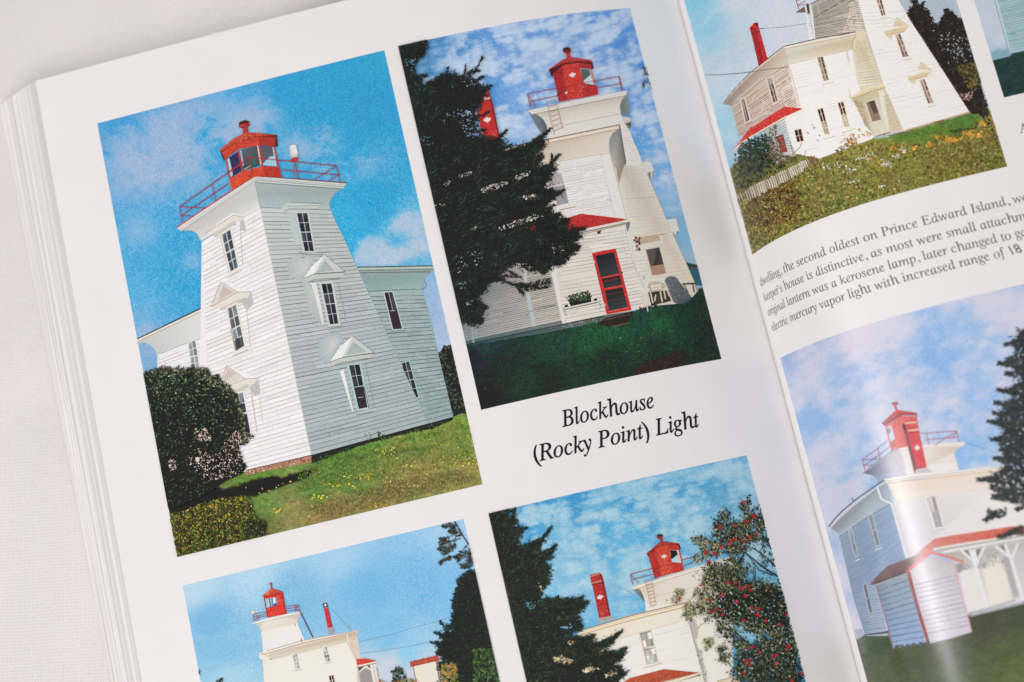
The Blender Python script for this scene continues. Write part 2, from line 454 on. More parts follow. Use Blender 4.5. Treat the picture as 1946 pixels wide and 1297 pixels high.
    def inside(self, region, n):
        r = np.asarray(region, float); lo, hi = r.min(0), r.max(0); out = []
        while sum(map(len, out)) < n:
            p = lo + (hi - lo) * rng.random((n * 2, 2)); out.append(p[pinside(p, r)])
        return np.concatenate(out)[:n]
    def leaves(self, pts, size, pal, asp=.45, ang=None, aj=.6, sj=.5, jit=14, spread=40):
        n = len(pts); pal = np.asarray(pal, float)
        th = rng.uniform(0, 6.283, n) if ang is None else (np.broadcast_to(ang, n) + rng.normal(0, aj, n))
        L = size * (1 + sj * rng.uniform(-1, 1, n)); W = L * asp * rng.uniform(.7, 1.3, n)
        d = np.stack([np.cos(th), np.sin(th)], -1); e = np.stack([-d[:, 1], d[:, 0]], -1)
        q = np.stack([pts - d * L[:, None] / 2, pts + e * W[:, None] / 2 + d * L[:, None] * .05, pts + d * L[:, None] / 2, pts - e * W[:, None] / 2], 1)
        c = pal[rng.integers(0, len(pal), n)] + rng.normal(0, jit, (n, 1)) + rng.normal(0, jit * .3, (n, 3))
        return self.quads(q, np.clip(c, 8, 250), spread)
    def bough(self, path, w0, w1, pal, n, nl=9, stem=(34, 32, 30)):
        """a conifer branch: needles raked forward on both sides of a stem"""
        p = np.asarray(path, float); seg = np.hypot(*np.diff(p, axis=0).T); cum = np.concatenate([[0], np.cumsum(seg)])
        t = rng.random(n) ** .8 * cum[-1]; x = np.interp(t, cum, p[:, 0]); y = np.interp(t, cum, p[:, 1])
        i = np.clip(np.searchsorted(cum, t) - 1, 0, len(seg) - 1); d = np.diff(p, axis=0)[i]; a = np.arctan2(d[:, 1], d[:, 0])
        w = w0 + (w1 - w0) * t / cum[-1]; off = rng.uniform(-1, 1, n)
        a2_ = a + np.sign(off) * rng.uniform(.35, .95, n)
        pts = np.stack([x - np.sin(a) * off * w, y + np.cos(a) * off * w], -1)
        self.leaves(pts, nl, pal, .26, a2_, .18, .35, 9, 30)
        self.line(path, max(1.2, w0 * .12), stem, .8)
        return self
    def feather(self, outline, n, size, pal, spread_=3.2, closed=False, asp=.24, ang=None, aj=.9):
        e = np.array(outline, float)
        if closed: e = np.concatenate([e, e[:1]])
        seg = np.hypot(*np.diff(e, axis=0).T); cum = np.concatenate([[0], np.cumsum(seg)]); t = rng.random(n) * cum[-1]
        x = np.interp(t, cum, e[:, 0]); y = np.interp(t, cum, e[:, 1])
        return self.leaves(np.stack([x, y], -1) + rng.normal(0, spread_, (n, 2)), size, pal, asp, ang, aj, .45, 7)
    def build(self):
        s0, s1, y0, y1 = self.ph.rect; side = self.ph.side
        total = max(self.k, 1); stepz = min(.0012, .16 / total) if side == 'L' else min(.0004, .03 / total); base = self.ph.depth
        V = []; NN = []; C = []; loops = []; starts = []; nv = 0; nl = 0
        traced = [(trace(p, side), c, k) for p, c, k in self.big]
        small = [(trace(q, side), c, k) for q, c, k in self.sm]
        if side == 'R':                                   # the strongly curved page: cut every shape along the same rulings
            for sy, c, k in small:
                ctr = sy.mean(1); ok = (ctr[:, 0] > s0) & (ctr[:, 0] < s1) & (ctr[:, 1] < y0) & (ctr[:, 1] > y1)
                traced += list(zip(sy[ok], np.asarray(c)[ok], np.broadcast_to(k, len(sy))[ok]))
            small = []
        if traced:
            bm = bmesh.new(); cl = bm.loops.layers.float_color.new('c')
            for sy, cols, k in traced:
                vs_ = [bm.verts.new((p[0], p[1], base + k * stepz)) for p in sy]
                try: f = bm.faces.new(vs_)
                except ValueError: continue
                for lp, c in zip(f.loops, cols): lp[cl] = (*(np.asarray(c) / 255.), 1)
            bm.normal_update()
            bmesh.ops.triangulate(bm, faces=bm.faces[:], ngon_method='EAR_CLIP')
            for co, no in (((s0, 0, 0), (-1, 0, 0)), ((s1, 0, 0), (1, 0, 0)), ((0, y0, 0), (0, 1, 0)), ((0, y1, 0), (0, -1, 0))):
                bmesh.ops.bisect_plane(bm, geom=bm.verts[:] + bm.edges[:] + bm.faces[:], dist=1e-6, plane_co=co, plane_no=no, clear_outer=True)
            if bm.verts:
                lo = min(v.co.x for v in bm.verts); hi = max(v.co.x for v in bm.verts)
                for s in (BP_L if side == 'L' else BP_R):
                    if lo + .01 < s < hi - .01:
                        bmesh.ops.bisect_plane(bm, geom=bm.verts[:] + bm.edges[:] + bm.faces[:], dist=1e-6, plane_co=(s, 0, 0), plane_no=(1, 0, 0))
            bm.normal_update()
            bmesh.ops.reverse_faces(bm, faces=[f for f in bm.faces if f.normal.z < 0])
            co = []; cc = []
            for f in bm.faces:
                starts.append(nl); k = len(f.loops)
                loops += list(range(nv, nv + k)); nv += k; nl += k
                for lp in f.loops: co.append(tuple(lp.vert.co)); cc.append(tuple(lp[cl])[:3])
            bm.free()
            if co:
                co = np.array(co); v, nn = lift(co[:, 0], co[:, 1], co[:, 2]); V.append(v); NN.append(nn); C.append(np.array(cc) * 255)
        for sy, c, k in small:
            ctr = sy.mean(1)
            ok = (ctr[:, 0] > s0) & (ctr[:, 0] < s1) & (ctr[:, 1] < y0) & (ctr[:, 1] > y1)
            sy, c, k = sy[ok], np.asarray(c)[ok], np.asarray(k)[ok]
            if not len(sy): continue
            x, y = sy[..., 0], sy[..., 1]
            flip = (x * np.roll(y, -1, 1) - np.roll(x, -1, 1) * y).sum(1) < 0
            sy[flip] = sy[flip][:, ::-1]; c = c.copy(); c[flip] = c[flip][:, ::-1]
            sy[..., 0] = np.clip(sy[..., 0], s0, s1); sy[..., 1] = np.clip(sy[..., 1], y1, y0)
            h = np.repeat((base + k * stepz)[:, None], 4, 1)
            v, nn = lift(sy[..., 0].ravel(), sy[..., 1].ravel(), h.ravel())
            m = len(v); V.append(v); NN.append(nn); C.append(c.reshape(-1, 3))
            loops += list(range(nv, nv + m)); starts += list(range(nl, nl + m, 4)); nv += m; nl += m
        self.ph.depth += total * stepz + .004
        if not V: return None
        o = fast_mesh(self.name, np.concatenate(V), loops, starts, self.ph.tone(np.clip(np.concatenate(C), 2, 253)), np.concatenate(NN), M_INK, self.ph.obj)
        if self.label: o['label'] = self.label
        return o

def maple(L, c, r, ang=-.24, col=(238, 226, 224)):
    h = [(0, -1), (.14, -.66), (.34, -.74), (.27, -.34), (.56, -.6), (.64, -.44), (.96, -.48), (.84, -.2), (1, -.08), (.5, .24), (.54, .42), (.06, .36), (.07, .8)]
    p = h + [(-x, y) for x, y in h[::-1][:-1]]
    ca, sa = math.cos(ang), math.sin(ang)
    L.poly([(c[0] + r * (x * ca - y * sa), c[1] + r * (x * sa + y * ca)) for x, y in p], col)
# ================================================================== photograph A: the large lighthouse on the left page
W1 = (238, 238, 240)
A = Photo('largest printed photo: white lighthouse with a red lantern under a blue sky', 'L', -207.53, -107.53, 133.5, -14.4)
P = A.P
A.c = A.field([(190, 240, 96, 168, 220), (330, 200, 108, 172, 224), (450, 180, 100, 176, 226), (600, 140, 66, 174, 222), (730, 100, 78, 178, 222), (250, 330, 104, 172, 222),
               (300, 450, 92, 178, 226), (360, 520, 88, 178, 224), (250, 560, 104, 182, 226), (290, 690, 130, 176, 214), (700, 200, 62, 172, 220), (760, 300, 84, 176, 222),
               (700, 380, 72, 178, 226), (800, 420, 110, 188, 228), (660, 430, 84, 186, 230), (840, 580, 160, 190, 222), (860, 660, 176, 198, 224), (560, 220, 70, 172, 222), (430, 235, 80, 174, 224)], warp=20)
n = fbm(P, 80, 55, 5, 0); n2 = fbm(P, 26, 20, 4, 3)
def g(x, y, rx, ry, a=-.24):
    c, s = math.cos(a), math.sin(a); u = (P[..., 0] - x) * c + (P[..., 1] - y) * s; v = -(P[..., 0] - x) * s + (P[..., 1] - y) * c
    return np.exp(-(u / rx) ** 2 - (v / ry) ** 2)
cl = g(370, 285, 110, 65) * 1.0 + g(480, 230, 45, 30) * .8 + g(250, 290, 60, 60) * .55 + g(590, 275, 55, 28) * .75 + g(665, 315, 60, 28) * .75 + g(290, 330, 90, 30) * .5 + g(330, 220, 90, 22, -.24) * .45 + g(265, 440, 35, 30) * .4 + g(365, 495, 26, 22) * .35 + g(280, 635, 40, 40) * .6
m = np.clip(cl * 1.25, 0, 1) ** .75 * ss(.20, .66, n + .35 * (n2 - .5)) * .86
A.mix(m, (170, 190, 220))
cl = g(700, 470, 34, 24) + g(740, 490, 70, 18) + g(760, 425, 38, 26) * .8 + g(800, 440, 30, 50) * .8 + g(850, 600, 30, 70) * .6
A.mix(ss(.25, .95, cl * (.5 + 1.0 * n2)) * .74, (204, 208, 224))
# lawn
low = [(250, 935), (330, 930), (440, 890), (592, 855), (700, 830), (815, 800), (850, 793), (890, 783), (960, 765), (960, 1100), (250, 1100)]
lm = A.area(low, 2, 3, 14)
keep = A.c.copy()
A.c = A.field([(620, 868, 104, 142, 66), (700, 850, 112, 150, 72), (800, 815, 128, 156, 76), (880, 795, 118, 148, 66), (880, 850, 150, 160, 86), (760, 860, 146, 152, 84),
               (640, 905, 100, 134, 64), (560, 890, 116, 148, 78), (500, 905, 106, 140, 66), (700, 920, 120, 140, 74), (600, 950, 104, 130, 66), (520, 960, 112, 138, 76), (560, 985, 138, 138, 84),
               (640, 970, 150, 136, 88), (720, 940, 146, 130, 82), (800, 900, 150, 140, 84), (880, 900, 146, 138, 82), (500, 1000, 104, 112, 62), (600, 990, 150, 130, 84), (430, 1020, 90, 96, 50), (740, 965, 140, 132, 80)], warp=30)
n3 = fbm(P, 7, 3.2, 3, 2); n4 = fbm(P, 2.6, 1.8, 2, 4); n5 = fbm(P, 60, 18, 3, 6)
A.c = A.c * (.66 + .42 * n3 + .30 * n4)[..., None] + ((n5 - .5) * 50)[..., None] * np.array([1, .25, .3])
A.mix(A.area(a6(860, 1065, 1150, 1035, 1480, 1005, 1350, 1060, 1000, 1095), 4, 5) * .45, (50, 92, 48))
A.mix(A.area(a6(600, 1110, 900, 1085, 760, 1130), 4, 5) * .5, (70, 60, 44))
sh = A.area(a7(100, 500, 600, 560, 640, 590, 800, 540, 1000, 478, 1100, 466, 1200, 470, 1400, 408, 1520, 400, 1450, 470, 1290, 520, 1200, 560, 980, 640, 800, 655, 640, 668, 300, 790, 100, 810), 3, 4, 8)
A.mix(sh * .97, np.array([38, 36, 33]) + 10 * (n4[..., None] - .5))
lawn = A.c; A.c = keep
A.mix(lm, (0, 0, 0)); A.c = A.c + lawn * lm[..., None]
A.c += ((fbm(P, 3.2, 3.2, 2, 7) - .5) * 26 * (1 - lm))[..., None] * np.array([1.2, .7, .5])
A.c = np.where(lm[..., None] > .5, A.c, A.c - ss(125, 70, A.c[..., :1]) * np.array([34, 12, 8]))
A.build()

# dark trees at the right edge
L = A.layer('printed_tree', 'dark hedge tree at the edge of the printed photo')
tr = a6(1470, 155, 1500, 130, 1530, 80, 1560, 90, 1590, 70, 1780, 700, 1740, 715, 1680, 712, 1612, 742)
L.poly(tr, (40, 38, 38))
L.scatter(tr, 420, 6, [(60, 76, 60), (38, 46, 40), (86, 100, 82), (30, 30, 30), (44, 40, 42)])
L.build()

# house: wing, tower, trim
L = A.layer('printed_lighthouse', 'white clapboard lighthouse tower with attached dwelling')
L.poly(a6(290, 1100, 1380, 800, 1612, 738, 1605, 772, 1420, 852, 1240, 880, 900, 965, 600, 1055, 310, 1172), (46, 44, 42))
L.scatter(a6(310, 1125, 1400, 815, 1600, 760, 1420, 862, 1240, 890, 900, 975, 600, 1065, 310, 1180), 260, 4, [(78, 100, 56), (40, 38, 36), (60, 70, 48), (30, 30, 28)])
# right wing
L.poly(a4(880, 650, 1375, 650, 1430, 830, 1480, 1040, 1530, 1265) + a6(1612, 742, 1380, 805, 1290, 600, 1100, 200), (150, 184, 184), None)
L.sid(a4(880, 665)[0], a4(1378, 655)[0], a6(1612, 740)[0], a6(1380, 803)[0], 32, (92, 104, 105), 1.25, face=[(166, 184, 183), (163, 181, 181), (150, 171, 174), (152, 173, 175)], tone=4)
L.poly(a4(790, 470, 1475, 455, 1450, 480, 1400, 530, 1375, 600, 1372, 650, 880, 655, 820, 540), None, [(150, 172, 170), (150, 172, 168), (140, 162, 162), (146, 172, 172), (158, 184, 184), (160, 186, 184), (150, 178, 178), (140, 164, 164)])
L.poly(a4(765, 430, 1472, 414, 1478, 470, 1330, 472, 800, 482), (158, 172, 168))
L.line(a4(768, 430, 1470, 416), 1.6, (70, 78, 80)); L.line(a4(775, 445, 1472, 432), 2, (196, 206, 202)); L.line(a4(790, 462, 1474, 450), 1.2, (98, 108, 108)); L.line(a4(800, 482, 1450, 472), 1.4, (84, 94, 94))
L.line(a4(880, 652, 1322, 632), 1.6, (104, 118, 118)); L.line(a4(1322, 640, 1400, 625), 1.4, (120, 132, 132))
L.line(a4(1385, 545, 1412, 600, 1380, 640), 2.0, (140, 160, 165))
L.win(a4(1025, 665, 1098, 660, 1188, 998, 1105, 1004), 2, 2, (58, 50, 58), (186, 206, 206), .9, 2.2, 1.3)
L.poly(a4(1062, 822, 1142, 818, 1188, 998, 1105, 1004), (60, 48, 55))
L.line(a4(1085, 1024, 1215, 1014), 1.3, (112, 122, 122))
L.win(a6(1135, 245, 1205, 232, 1290, 560, 1215, 575), 2, 4, (48, 44, 52), (178, 204, 206), .9, 1.6, 1.3)
# left wing
L.poly(a5(240, 172, 300, 140, 640, 15, 640, 420, 240, 420), (236, 237, 240))
L.sid(a5(245, 190)[0], a5(640, 30)[0], a5(640, 330)[0], a5(245, 470)[0], 9, (196, 190, 186), .9, .3, .25)
L.poly(a3(50, 1112, 640, 832, 640, 1085, 480, 1140, 300, 1222, 235, 1240, 215, 1190, 175, 1148, 120, 1128, 75, 1132), None, [(206, 204, 200), (226, 226, 224), (222, 224, 222), (214, 218, 216), (206, 212, 212), (196, 204, 206), (196, 202, 204), (200, 204, 204), (202, 202, 198), (200, 196, 190)])
L.line(a3(270, 1228, 480, 1144, 640, 1092), 1.2, (178, 180, 180))
L.line(a3(48, 1096, 642, 808), 1.9, (52, 46, 44)); L.line(a3(50, 1108, 642, 826), 3.0, (236, 228, 212)); L.line(a3(52, 1122, 642, 842), 1.1, (176, 160, 140))
L.win(a5(527, 62, 588, 36, 632, 312, 562, 318), 2, 4, (128, 134, 138), (232, 228, 218), 1.3, 1.8, 2)
L.line(a5(252, 180, 262, 300), 1.2, (214, 204, 200)); L.line(a5(305, 222, 318, 300), 1.6, (206, 186, 172))
# tower faces
LF = [*a3(650, 188), *a2(850, 940), *a6(300, 1095), *a7(870, 408), *a7(560, 420), (375, 830), *a3(640, 1000), *a3(641, 810), *a3(646, 500)]
L.poly(LF, W1)
RF = a2(850, 940, 1500, 972, 1560, 1105) + a4(630, 120, 770, 430, 940, 800, 1135, 1260) + a6(1290, 600, 1380, 804, 300, 1096)
L.poly(RF, None, [(196, 203, 201), (188, 197, 195), (188, 199, 197), (186, 199, 197), (182, 197, 195), (174, 194, 194), (170, 192, 193), (166, 188, 191), (158, 182, 187), (168, 185, 189)])
L.sid(a3(650, 210)[0], a2(855, 955)[0], a6(300, 1090)[0], a7(560, 500)[0], 58, (200, 189, 179), 1.15, .35, .03, face=[(238, 238, 240)] * 4, tone=3.5)
L.sid(a2(855, 955)[0], a2(1500, 978)[0], a6(1378, 800)[0], a6(300, 1092)[0], 58, (124, 128, 127), 1.25, face=[(201, 206, 204), (193, 201, 199), (167, 182, 184), (174, 186, 188)], tone=3.5)
L.line([*a2(850, 945), *a6(300, 1095)], 1.4, (210, 205, 198))
L.line(a6(465, 895, 470, 930), 1, (96, 110, 112)); L.line(a6(560, 930, 565, 950), 1, (110, 120, 120))
# bright bounce beside the hoods
def glow(pts, core, face=(180, 192, 189), c=(205, 211, 209)):
    pts = np.asarray(pts, float); core = np.asarray(core, float); n = len(pts)
    for i in range(n): L.poly([pts[i], pts[(i + 1) % n], core], None, [face, face, c]); L.k -= 1
    L.k += 1
glow(a4(120, 400, 200, 310, 330, 300, 380, 350, 300, 490, 250, 560, 150, 520), a4(290, 430)[0])
glow(a4(420, 1130, 500, 1040, 600, 1030, 650, 1080, 560, 1240, 500, 1330, 420, 1260), a4(560, 1140)[0], (172, 188, 187))
glow(a4(260, 545, 330, 560, 420, 820, 440, 960, 330, 840), a4(350, 640)[0], (180, 192, 190), (200, 203, 198))
# cornice
L.poly(a2(118, 1160, 800, 702, 822, 830, 848, 942, 690, 1032, 300, 1252, 268, 1192, 215, 1162), None, [(196, 194, 190), (206, 206, 204), (204, 208, 206), (226, 228, 226), (226, 226, 224), (222, 222, 222), (212, 212, 210), (204, 202, 198)])
L.poly(a2(78, 1135, 800, 662, 800, 704, 118, 1164), (224, 224, 222)); L.line(a2(100, 1150, 800, 685), 1.0, (186, 186, 184)); L.line(a2(118, 1163, 800, 704), 1.3, (168, 164, 156))
L.line(a2(300, 1250, 690, 1030, 850, 938), 2.4, (236, 236, 236)); L.line(a2(305, 1264, 690, 1042, 852, 950), 1.0, (186, 180, 172))
L.poly(a2(800, 700, 1605, 774, 1545, 815, 1505, 870, 1490, 920, 1500, 974, 850, 945, 825, 830), None, [(178, 188, 186), (160, 172, 172), (160, 176, 176), (164, 182, 182), (170, 188, 188), (178, 196, 194), (180, 194, 192), (166, 180, 178)])
L.poly(a2(800, 662, 1650, 722, 1612, 776, 800, 716), (208, 216, 212)); L.line(a2(800, 682, 1630, 742), 1.0, (150, 158, 154)); L.line(a2(800, 696, 1622, 758), 1.2, (128, 138, 134)); L.line(a2(800, 716, 1605, 776), 1.5, (104, 118, 118))
L.line(a2(850, 946, 1500, 974), 1.2, (120, 128, 126)); L.line(a2(800, 700, 825, 830, 850, 945), 1.0, (150, 158, 156))
L.line(a2(78, 1135, 590, 786, 800, 660), 2.2, (204, 62, 54)); L.line(a2(800, 660, 1045, 672), 1.6, (150, 50, 50)); L.line(a2(1045, 674, 1650, 722), 1.9, (120, 34, 44))
# windows on the sunlit face
def hood(pts, top, tri, inner, eave, shade, soff):
    if shade: L.poly(shade, (196, 194, 190))
    L.poly(top, (240, 240, 242))
    if tri: L.poly(tri, (222, 216, 206)); L.poly(inner, (204, 194, 184)); L.line([tri[0], tri[1]], 1, (178, 162, 146)); L.line([tri[0], tri[2]], 1, (186, 172, 158))
    L.poly(eave, (232, 226, 216)); L.line(pts, 1.1, (176, 152, 128)); L.poly(soff, (206, 202, 196))
hood(a2(345, 1186, 600, 1020, 690, 1036), a2(440, 1110, 590, 1000, 690, 1032, 610, 1050, 400, 1190, 345, 1186), None, None, a2(345, 1186, 600, 1022, 690, 1036, 660, 1085, 612, 1085, 440, 1200), a2(660, 1075, 695, 1050, 720, 1170, 670, 1160), a2(400, 1205, 610, 1070, 640, 1110, 600, 1120, 440, 1225))
L.win(a3(836, 130, 912, 84, 985, 430, 918, 470), 2, 4, (66, 80, 92), (236, 232, 222), 1.3, 3.6, 2.2)
L.line(a3(880, 536, 1020, 456), 1.2, (190, 172, 154)); L.line(a3(1005, 70, 1030, 400), 1.6, (206, 200, 194)); L.line(a3(820, 140, 905, 490), 1.2, (206, 196, 184))
hood(a3(735, 796, 985, 660, 1105, 656), a3(825, 565, 1105, 656, 985, 662), a3(825, 565, 735, 796, 985, 660), a3(848, 600, 800, 745, 935, 660), a3(735, 796, 985, 660, 1105, 656, 1075, 712, 1000, 720, 820, 812), a3(1010, 730, 1112, 665, 1126, 780, 1062, 832), a3(815, 815, 1000, 722, 1040, 745, 880, 820, 830, 830))
L.win(a3(890, 812, 966, 776, 1044, 1156, 966, 1206), 2, 4, (118, 126, 132), (236, 230, 218), 1.3, 3.6, 2.2)
L.poly(a3(960, 1095, 1000, 1078, 1012, 1172, 975, 1195), (70, 72, 80))
L.line(a3(935, 1252, 1080, 1192), 1.3, (188, 168, 150)); L.line(a3(1060, 760, 1100, 1170), 1.8, (212, 206, 200)); L.line(a3(915, 990, 965, 1205), 1.6, (186, 150, 128))
hood(a5(850, 470, 1065, 392, 1180, 384), a5(880, 268, 1180, 384, 1060, 392), a5(880, 268, 820, 440, 1055, 392), a5(890, 300, 840, 430, 965, 340), a5(850, 470, 1062, 392, 1180, 384, 1130, 440, 1080, 450, 890, 520), a5(1090, 470, 1175, 390, 1192, 530, 1140, 555), a5(900, 520, 1070, 440, 1090, 470, 930, 545))
L.win(a5(950, 545, 1030, 515, 1098, 890, 1040, 905), 2, 4, (96, 104, 112), (234, 232, 226), 1.4, 3.2, 2.2)
L.poly(a5(1035, 735, 1070, 722, 1100, 888, 1060, 895), (62, 64, 72))
L.line(a5(1105, 490, 1160, 880), 2.2, (208, 202, 194)); L.line(a5(1185, 560, 1215, 800), 1.0, (226, 206, 150))
# windows on the shaded face
L.poly(a2(1040, 955, 1120, 898, 1418, 912, 1370, 965, 1125, 962, 1075, 1000), (196, 208, 204)); L.line(a2(1120, 899, 1416, 913), 1.3, (120, 130, 124)); L.line(a2(1085, 940, 1400, 930), 1, (140, 152, 148)); L.line(a2(1070, 985, 1120, 962, 1375, 965), 1.4, (126, 138, 136))
L.poly(a2(1110, 1000, 1170, 1000, 1220, 1265, 1160, 1265), (190, 204, 202))
L.win([*a2(1190, 1002, 1284, 1000), *a4(374, 280, 290, 281)], 2, 4, (52, 50, 60), (198, 210, 208), .9, 3.6, 1.5)
L.line(a4(240, 290, 280, 314, 460, 316), 1.3, (120, 128, 128))
def shood(tri, side, inner, ent):
    L.poly(side, (238, 238, 238)); L.poly(tri, (200, 210, 206)); L.poly(inner, (172, 186, 182)); L.line([tri[0], tri[1]], 1.0, (130, 142, 138)); L.line([inner[0], inner[1]], .9, (140, 146, 142))
    L.line([tri[2], tri[1]], 1.0, (112, 122, 110)); L.poly(ent, (196, 204, 196)); L.line([ent[0], ent[1], ent[2]], 1.1, (116, 118, 104)); L.line([ent[5], ent[4], ent[3]], 1.2, (124, 128, 118))
shood(a4(475, 314, 660, 472, 375, 490), a4(475, 314, 375, 492, 276, 536, 355, 420), a4(475, 372, 548, 460, 400, 482), a4(276, 536, 372, 494, 660, 478, 622, 528, 380, 545, 318, 572))
L.poly(a4(345, 580, 395, 572, 440, 780, 470, 960, 450, 960, 400, 760), (226, 228, 226))
L.win(a4(443, 585, 535, 580, 600, 950, 522, 960), 2, 4, (54, 50, 58), (202, 212, 210), .9, 4.2, 1.4)
L.line(a4(500, 985, 635, 978), 1.2, (136, 144, 142)); L.line(a4(600, 580, 670, 930), 1.2, (150, 164, 162))
shood(a6(685, -4, 880, 150, 588, 194), a6(685, -4, 588, 196, 472, 234, 570, 90), a6(684, 52, 805, 142, 622, 176), a6(472, 234, 586, 196, 878, 156, 840, 200, 600, 238, 520, 264))
L.poly(a6(565, 320, 600, 305, 690, 690, 678, 690), (234, 236, 234))
L.win(a6(650, 268, 745, 258, 820, 655, 740, 670), 2, 4, (58, 56, 60), (178, 204, 204), .9, 4.2, 1.4)
L.poly(a6(695, 470, 785, 460, 818, 652, 740, 668), (58, 50, 54)); L.line(a6(790, 470, 835, 668), 1.4, (72, 84, 86))
L.line(a6(720, 724, 885, 695), 1.3, (120, 132, 132)); L.line(a6(800, 240, 885, 660), 1.2, (140, 160, 162))
# foundation
L.poly(a7(868, 412, 1470, 272, 1472, 335, 1400, 352, 1100, 405, 840, 465), (176, 130, 104))
L.line(a7(868, 410, 1470, 270), 1.4, (104, 74, 62))
L.scatter(a7(868, 420, 1470, 285, 1470, 330, 1100, 400, 850, 462), 150, 4, [(214, 190, 172), (150, 96, 72), (120, 80, 62), (196, 150, 124)])
L.scatter(a6(790, 900, 850, 880, 860, 940, 820, 960), 14, 3.5, [(196, 150, 130), (110, 120, 80)]); L.scatter(a6(920, 880, 980, 900, 970, 960, 910, 950), 30, 4, [(44, 80, 46), (60, 96, 56), (30, 50, 34)])
L.build()

L = A.layer('printed_lantern', 'red lantern room and gallery railing of the large lighthouse')
L.poly(a2(690, 270, 742, 258, 735, 190, 685, 190), (196, 60, 48)); L.poly(a2(720, 262, 742, 258, 735, 190, 718, 190), (160, 44, 40))
L.poly(a2(655, 205, 690, 222, 740, 205, 757, 180, 750, 152, 700, 142, 652, 168, 650, 185), (178, 52, 46)); L.poly(a2(652, 182, 665, 155, 715, 143, 752, 155, 740, 172, 690, 178), (74, 48, 44)); L.line(a2(654, 205, 700, 212, 756, 185), 1.2, (92, 40, 38))
L.poly(a2(475, 415, 600, 315, 690, 268, 740, 256, 830, 260, 1000, 278, 994, 298, 840, 290, 628, 344, 490, 436), None, [(206, 84, 58), (214, 92, 64), (210, 84, 58), (204, 74, 54), (186, 66, 52), (150, 52, 46), (128, 48, 44), (140, 52, 46), (190, 76, 56), (190, 74, 56)])
L.poly(a2(488, 436, 628, 344, 840, 290, 850, 372, 645, 412, 530, 500), (206, 66, 48)); L.poly(a2(840, 288, 994, 298, 985, 388, 850, 372), (176, 54, 46))
L.line(a2(490, 438, 628, 346, 840, 290, 996, 300), 1.5, (110, 44, 40))
L.scatter(a2(490, 440, 628, 348, 840, 294, 850, 370, 645, 410, 530, 498), 90, 5, [(214, 76, 56), (194, 58, 46), (204, 66, 50)], .6, jit=6); L.scatter(a2(490, 425, 600, 325, 700, 276, 830, 268, 990, 284, 840, 288, 628, 340), 70, 5, [(220, 104, 76), (196, 76, 54), (206, 88, 62)], .5, jit=7)
L.line(a2(640, 410, 630, 346), 1, (170, 54, 44)); L.line(a2(850, 372, 842, 292), 1, (150, 46, 42))
L.poly(a2(475, 418, 496, 440, 528, 512, 514, 514), (78, 44, 42)); L.poly(a2(994, 280, 1004, 282, 1014, 386, 988, 390), (80, 44, 44))
L.poly(a2(545, 500, 645, 434, 675, 610, 580, 672), (58, 56, 92)); L.poly(a2(546, 505, 566, 492, 600, 650, 580, 668), (190, 206, 210))
L.poly(a2(665, 420, 828, 374, 862, 556, 692, 606), None, [(96, 104, 112), (82, 92, 100), (70, 82, 88), (60, 76, 80)]); L.poly(a2(770, 500, 800, 492, 815, 560, 780, 572), (46, 112, 96)); L.poly(a2(822, 376, 836, 374, 866, 550, 852, 556), (222, 220, 212)); L.poly(a2(665, 425, 678, 420, 700, 560, 690, 570), (176, 190, 196))
L.line(a2(700, 600, 760, 565), 1.2, (196, 204, 200))
L.poly(a2(855, 376, 970, 390, 1005, 570, 880, 560), (90, 98, 106)); L.poly(a2(985, 470, 1005, 570, 880, 560, 876, 545, 940, 480), (160, 204, 222)); L.poly(a2(965, 392, 975, 392, 1004, 560, 992, 562), (190, 208, 210))
for a, b, w in (((530, 500), (572, 690), 2.6), ((646, 418), (688, 612), 2.8), ((838, 362), (874, 578), 3.4), ((980, 390), (1022, 578), 2.6)): L.line(a2(*a, *b), w, (196, 60, 50))
L.poly(a2(562, 690, 690, 612, 880, 568, 892, 662, 800, 664, 586, 792), (214, 74, 46)); L.poly(a2(880, 568, 1030, 574, 1048, 672, 890, 664), (188, 54, 42)); L.poly(a2(562, 690, 690, 640, 705, 700, 590, 790), (222, 84, 54)); L.line(a2(690, 612, 705, 710), 1, (190, 60, 44)); L.scatter(a2(575, 695, 690, 625, 880, 575, 890, 655, 800, 660, 595, 780), 80, 5, [(222, 86, 56), (206, 70, 44), (196, 62, 42)], .5, jit=7); L.scatter(a2(890, 580, 1030, 580, 1040, 665, 895, 660), 40, 5, [(196, 60, 46), (176, 48, 40)], .5, jit=6)
R = (168, 52, 56)
for v, w in (((105, 944, 755, 486), 1.7), ((120, 1025, 560, 726), 1.6), ((755, 486, 1555, 566), 1.6), ((1045, 602, 1575, 650), 1.5), ((105, 944, 130, 1090), 1.5), ((405, 730, 440, 885), 1.6), ((755, 486, 782, 660), 1.7), ((1555, 566, 1596, 716), 1.6), ((1172, 525, 1206, 690), 1.9),
             ((1345, 696, 1555, 568), 1.3), ((1480, 706, 1575, 652), 1.3), ((110, 944, 345, 957), 1.5), ((122, 1026, 232, 1031), 1.4), ((1175, 545, 1150, 610), 1.3), ((1152, 610, 1170, 670), 1.2), ((560, 630, 690, 540), 1.5)):
    L.line(a2(*v), w, R)
L.poly(a2(1112, 522, 1150, 495, 1212, 486, 1188, 528, 1160, 536), (186, 58, 50)); L.poly(a2(1120, 468, 1160, 445, 1212, 440, 1190, 480, 1150, 490), (214, 204, 188)); L.poly(a2(1118, 385, 1150, 370, 1182, 372, 1198, 448, 1160, 460, 1128, 455), (232, 230, 236)); L.poly(a2(1118, 385, 1134, 376, 1146, 452, 1128, 455), (200, 204, 214))
L.build()

